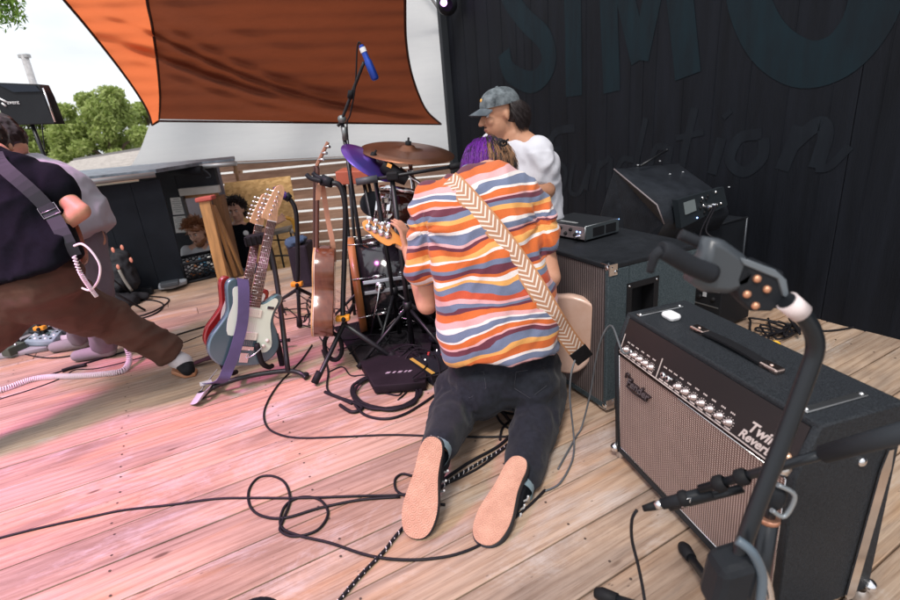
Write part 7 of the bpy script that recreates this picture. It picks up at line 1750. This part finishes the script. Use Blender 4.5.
b = MB(); c = fl(170, 283.5, .07); b.box(c, (.07, .05, .018), .4, bev=.006); tag(b.build('small_box', mat('dark_slate_box', (.05, .06, .07), .5), None, loc=c), 'dark low box resting on top of the grey tray', 'box')
# pedal board area at the left
pbd = thing('pedal_board', 'angular grey edged pedal board with a pale blue effects unit, between the brown trouser legs', 'pedal board', fl(30, 345))
P_ = [fl(x, y, .03) for x, y in ((-6, 356), (2, 350), (14, 340), (48, 325), (66, 327), (60, 336), (46, 347))]
MB().prism(P_, V((0, 0, -.028)), bev=.003).build('board_frame', mat('grey_frame', (.30, .31, .32), .5), pbd)
P_ = [fl(x, y, .036) for x, y in ((18, 345), (22, 339), (48, 329), (57, 332), (44, 343))]; MB().prism(P_, V((0, 0, -.004))).build('board_mat', M_rub, pbd)
P_ = [fl(x, y, .07) for x, y in ((24, 341), (38, 330), (62, 330), (52, 341))]; un = MB().prism(P_, V((0, 0, -.035)), bev=.003).build('effects_unit', mat('pale_blue_unit', (.24, .34, .37), .45), pbd)
def up4(u, v): return P_[0].lerp(P_[1], v).lerp(P_[3].lerp(P_[2], v), u)
for i in range(5):
    for j in range(3):
        MB().lathe(up4(.12+.19*i, .2+.3*j), V((0, 0, 1)), [(0, .008), (.006, .007), (.007, 0)], 8).build('knob', M_wht if (i+j) % 2 else M_rub, un)
for k, (x, y, cc, nm) in enumerate(((60, 326, (.45, .45, .48), 'grey white'), (69, 331, (.06, .07, .08), 'dark'), (8, 343, (.03, .03, .035), 'black'), (14, 349, (.05, .07, .05), 'dark green'))):
    b = MB(); c = fl(x, y, .045); b.box(c, (.055, .035, .026), .4+.3*k, bev=.004); po = b.build('effects_pedal', mat('pedal_%d' % k, cc, .5), None, loc=c); tag(po, nm+' effects pedal beside the pale blue unit at the left', 'effects pedal')
    for s in (-1, 1): MB().lathe(c+V((.02*s, 0, .026)), V((0, 0, 1)), [(0, .009), (.01, .008), (.011, 0)], 8).build('knob', M_chr if s > 0 else M_rub, po)
organic('crumpled_cloth', mat('pale_grey_cloth', (.42, .40, .43), .9, bump=.2), None, caps=[(fl(62, 340, .02), .035, fl(78, 336, .035), .05), (fl(78, 336, .03), .05, fl(98, 330, .02), .035), (fl(70, 330, .03), .04, fl(86, 328, .03), .04)], vox=.009, wr=.014, wscale=11)
tag(bpy.data.objects['crumpled_cloth'], 'crumpled pale grey cloth lying behind the pedal board on the deck', 'cloth')
organic('grey_jacket', mat('grey_jacket_cloth', (.20, .21, .21), .9, bump=.2), None, caps=[(fl(10, 338, .04), .04, fl(40, 325, .05), .05), (fl(40, 325, .04), .04, fl(58, 321, .03), .03)], vox=.010, wr=.014, wscale=12)
tag(bpy.data.objects['grey_jacket'], 'rumpled dark grey jacket lying behind the pale blue effects unit', 'jacket')
y2 = fl(40, 328, .12)
hang_stand('black guitar stand with yellow parts glimpsed under the bowed guitarist', at(30, 262, y2.y+.05), [y2+V((0, 0, .1)), y2+V((-.01, .02, .3)), y2+V((-.04, .02, .38))], y2, [fl(22, 332), fl(62, 322), fl(34, 312)], y2, M_blkp)
MB().tube([fl(20, 312, .03), fl(32, 309, .06), fl(46, 311, .03)], .012, 8, n=3).build('yellow_lead_end', M_oy, None)
tag(bpy.data.objects['yellow_lead_end'], 'short curved yellow piece on the dark gear behind the pedal board', 'handle')
b = MB(); c = fl(22, 316, .0); b.box(c+V((-.05, .2, .08)), (.20, .12, .08), .3, bev=.01); tag(b.build('gear_case', M_blkp, None, loc=c), 'low black gear case on the deck under the bowed guitarist', 'case')
# patterned strap tail near the sneaker
b = MB(); pts = catmull([fl(192, 364, .012), fl(200, 361, .02), (fl(208, 358, .03)), fl(218, 356, .03)], 5); b.ribbon(pts, V((.006, .028, .004)), .004)
tag(b.build('strap_tail', mat('plum_black_webbing', (.045, .018, .030), .8, col2=(.12, .04, .06), vscale=60), None, loc=pts[0]), 'dark plum patterned strap tail on the boards between sneaker and pale blue guitar', 'strap')

# ================================================================== FOREGROUND STANDS, right
def atf(px, py, Y): return at(px, py, Y*.88)
fg = thing('guitar_stand', 'big blurred black hanging guitar stand with copper screws, nearest the camera at right', 'guitar stand', V((atf(735, 580, .66).x, .58, 0)))
Yf = .80
tube = [atf(728, 590, .72), atf(752, 520, .745), atf(783, 440, .77), atf(806, 378, .785), atf(815, 350, .79), atf(812, 330, .79), atf(800, 312, .79), atf(786, 300, .79)]
M_ftube = mat('satin_black_tube', (.018, .021, .026), .33, metal=.35)
MB().tube(tube, .0132, 16, n=8).build('bent_tube', M_ftube, fg)
MB().tube([atf(729, 588, .72), atf(700, 660, .70), V((atf(690, 690, .66).x, .58, .03))], .016, 14).build('lower_tube', M_ftube, fg)
d = (atf(786, 300, .79)-atf(800, 312, .79)).normalized(); MB().tube([atf(801, 313, .788), atf(787, 301, .79)], [.0163, .0163], 16).build('sleeve', mat('pale_pink_sleeve', (.72, .62, .62), .4), fg)
b = MB(); pl_ = [atf(x, y, Yf) for x, y in ((743, 262), (762, 262), (784, 272), (789, 296), (772, 312), (752, 312), (740, 300), (736, 280))]; b.prism(pl_, V((0, .03, 0)), bev=.004); b.build('hinge_plate', M_blkp, fg)
MB().prism([atf(x, y, Yf-.004) for x, y in ((742, 258), (776, 270), (787, 280), (790, 300), (783, 296), (778, 279), (744, 265))], V((0, .02, 0)), bev=.002).build('plate_rim', mat('grey_rim', (.13, .15, .17), .4), fg)
for (x, y) in ((757.5, 279), (767.5, 289.5), (747.5, 294.5), (756, 306)): MB().lathe(atf(x, y, Yf-.003), V((0, -1, 0)), [(-.004, .0058), (.001, .0058), (.003, .0036), (.0032, 0)], 12).build('copper_screw', mat('copper_screw', (.72, .36, .22), .35, metal=.7), fg)
b = MB(); yk = [atf(x, y, Yf) for x, y in ((712, 240), (728, 242), (748, 256), (760, 272), (752, 288), (730, 296), (706, 294), (692, 284), (698, 268), (706, 258))]; b.prism(yk, V((0, .040, 0)), bev=.012); b.build('yoke_body', mat('satin_grey_plastic', (.05, .058, .068), .35), fg)
M_foam = mat('black_foam_grip', (.020, .022, .027), .7)
MB().tube([atf(712, 274, Yf), atf(690, 265, Yf-.01), atf(668, 252, Yf-.02), atf(661, 250, Yf-.022)], [.0145, .0142, .0138, .012], 16, n=4).build('yoke_prong', M_foam, fg)
MB().tube([atf(662, 251, Yf-.022), atf(655, 256, Yf-.02), atf(650, 272, Yf-.015)], [.0085, .007, .005], 10, n=4).build('prong_gate', M_foam, fg)
MB().tube([atf(722, 254, Yf+.03), atf(700, 243, Yf+.05), atf(680, 234, Yf+.06)], [.0088, .0085, .0085], 14, n=4).build('yoke_prong', M_foam, fg)
# clutch block
c0_, c1_ = atf(735, 552, .73), atf(722, 600, .72)
b = MB(); dd = (c1_-c0_).normalized(); b.obox((c0_+c1_)/2, dd*.044, V((.032, 0, .009)), V((0, .030, 0)), bev=.014); b.build('height_clutch', M_blkp, fg)
b = MB(); b.tube([atf(737, 540, .715), atf(752, 552, .700), atf(762, 575, .695), atf(760, 604, .69)], .008, 10, n=4); b.build('clutch_lever', mat('grey_lever', (.09, .12, .15), .35), fg)
b = MB(); b.tube([atf(758, 560, .71), atf(768, 585, .70), atf(772, 610, .69)], .006, 8, n=4); b.build('clutch_spring', M_chr, fg)
# boom microphone stand
bmst = thing('microphone_stand', 'black boom stand in front of the wide amplifier, its low arm reaching left', 'microphone stand', V((fl(783, 668).x, fl(783, 668).y, 0)))
YP = fl(783, 668).y; pb0 = at(773, 492, YP)
b = MB(); b.tube([V((pb0.x, YP, .10)), V((pb0.x, YP, pb0.z-.06))], .017, 12); b.build('lower_pole', M_ftube, bmst)
MB().tube([V((pb0.x, YP, pb0.z-.10)), pb0], .0105, 10).build('upper_pole', M_ftube, bmst)
MB().tube([V((pb0.x, YP, pb0.z-.065)), V((pb0.x, YP, pb0.z-.055))], .019, 14).build('copper_ring', mat('copper_ring', (.6, .3, .2), .35, metal=.7), bmst)
b = MB(); b.ell(pb0+V((0, -.005, -.005)), (.021, .018, .030), None, 14, 10); b.build('boom_joint', M_blkp, bmst)
b = MB(); b.tube([pb0+V((-.010, -.022, .035)), pb0+V((.022, -.024, .01)), pb0+V((.010, -.024, -.035)), pb0+V((-.014, -.022, -.02))], .0045, 8, n=5); b.build('wing_handle', mat('silver_grey_handle', (.30, .33, .36), .35, metal=.5), bmst)
A_, B_ = at(700, 489, .80), at(905, 431, .635)
MB().tube([A_, A_.lerp(B_, .55), A_.lerp(B_, .70)], .0085, 12).build('boom_arm', M_ftube, bmst)
MB().tube([A_.lerp(B_, .66), at(960, 417, .58)], [.0145, .0165], 14).build('counterweight', mat('dark_grey_sleeve', (.028, .032, .038), .5), bmst)
MB().tube([at(778, 465, .735), at(786, 470, .73)], .016, 10).build('boom_clamp', M_chr, bmst)
for t in (.12, .25): 
    p = A_.lerp(B_, t); dd = (B_-A_).normalized(); MB().lathe(p, dd, [(-.012, .011), (-.006, .016), (.006, .016), (.012, .011)], 14).build('ring_clutch', M_rub, bmst)
for q_ in ((684, 548), (600, 594), (872, 640)):
    f = fl(*q_, .016); hb_ = V((pb0.x, YP, .30)); hp_ = V((pb0.x, YP, .09)); lo = MB().tube([hp_, f], .011, 10).build('leg', M_ftube, bmst)
    dd = (f-hp_).normalized(); MB().tube([f-dd*.045, f-dd*.006, f+dd*.012], [.014, .0175, .012], 12).build('rubber_foot', M_rub, lo)
MB().lathe(V((pb0.x, YP, .06)), V((0, 0, 1)), [(0, .02), (.0, .03), (.07, .03), (.07, .02)], 14).build('leg_hub', M_blkp, bmst)
# microphone at the left end of the boom
m0, m1 = at(662, 504, .83), at(742, 484, .785); dd = (m1-m0).normalized()
mc = thing('microphone', 'slim black microphone clipped under the low boom arm in front of the grille', 'microphone', m0)
MB().tube([m0, m0+dd*.10], [.0115, .0125], 14).build('mic_body', M_blkp, mc)
MB().tube([m0+dd*.015-V((0, 0, .012)), m0+dd*.16-V((0, 0, .011))], [.0095, .0085], 12).build('mic_lower_body', M_blkm, mc)
MB().lathe(m0+dd*.040, dd, [(-.004, .0135), (0, .0165), (.010, .0165), (.014, .0135)], 14).build('clip_ring', M_rub, mc)
MB().tube([m0+dd*.035+V((0, -.012, .008)), m0+dd*.052+V((0, -.012, .010)), m0+dd*.05+V((0, -.012, -.010)), m0+dd*.035+V((0, -.012, -.008))], .0016, 6).build('wire_bail', M_chr, mc)
MB().tube([m0-dd*.013, m0+dd*.002], .0095, 12).build('silver_collar', M_chr, mc)
MB().tube([m0-dd*.013, m0-dd*.04], [.0095, .0065], 12).build('cable_plug', M_rub, mc)
# foam topped microphone poking into the bottom edge
wc = at(257, 622, .80); wsn = thing('foam_windscreen', 'dark round foam windscreen poking into the very bottom edge of the view', 'microphone', V((wc.x, wc.y, 0)))
MB().ell(wc, (.060, .050, .042), None, 20, 14).build('foam_ball', mat('dark_foam', (.012, .015, .02), .95, bump=1, bscale=150), wsn)
MB().tube([wc-V((0, 0, .03)), V((wc.x, wc.y, .01))], .012, 10).build('post', M_blkm, wsn); MB().lathe(V((wc.x, wc.y, 0)), V((0, 0, 1)), [(0, .10), (.012, .10), (.02, .03)], 20).build('round_base', M_blkm, wsn)
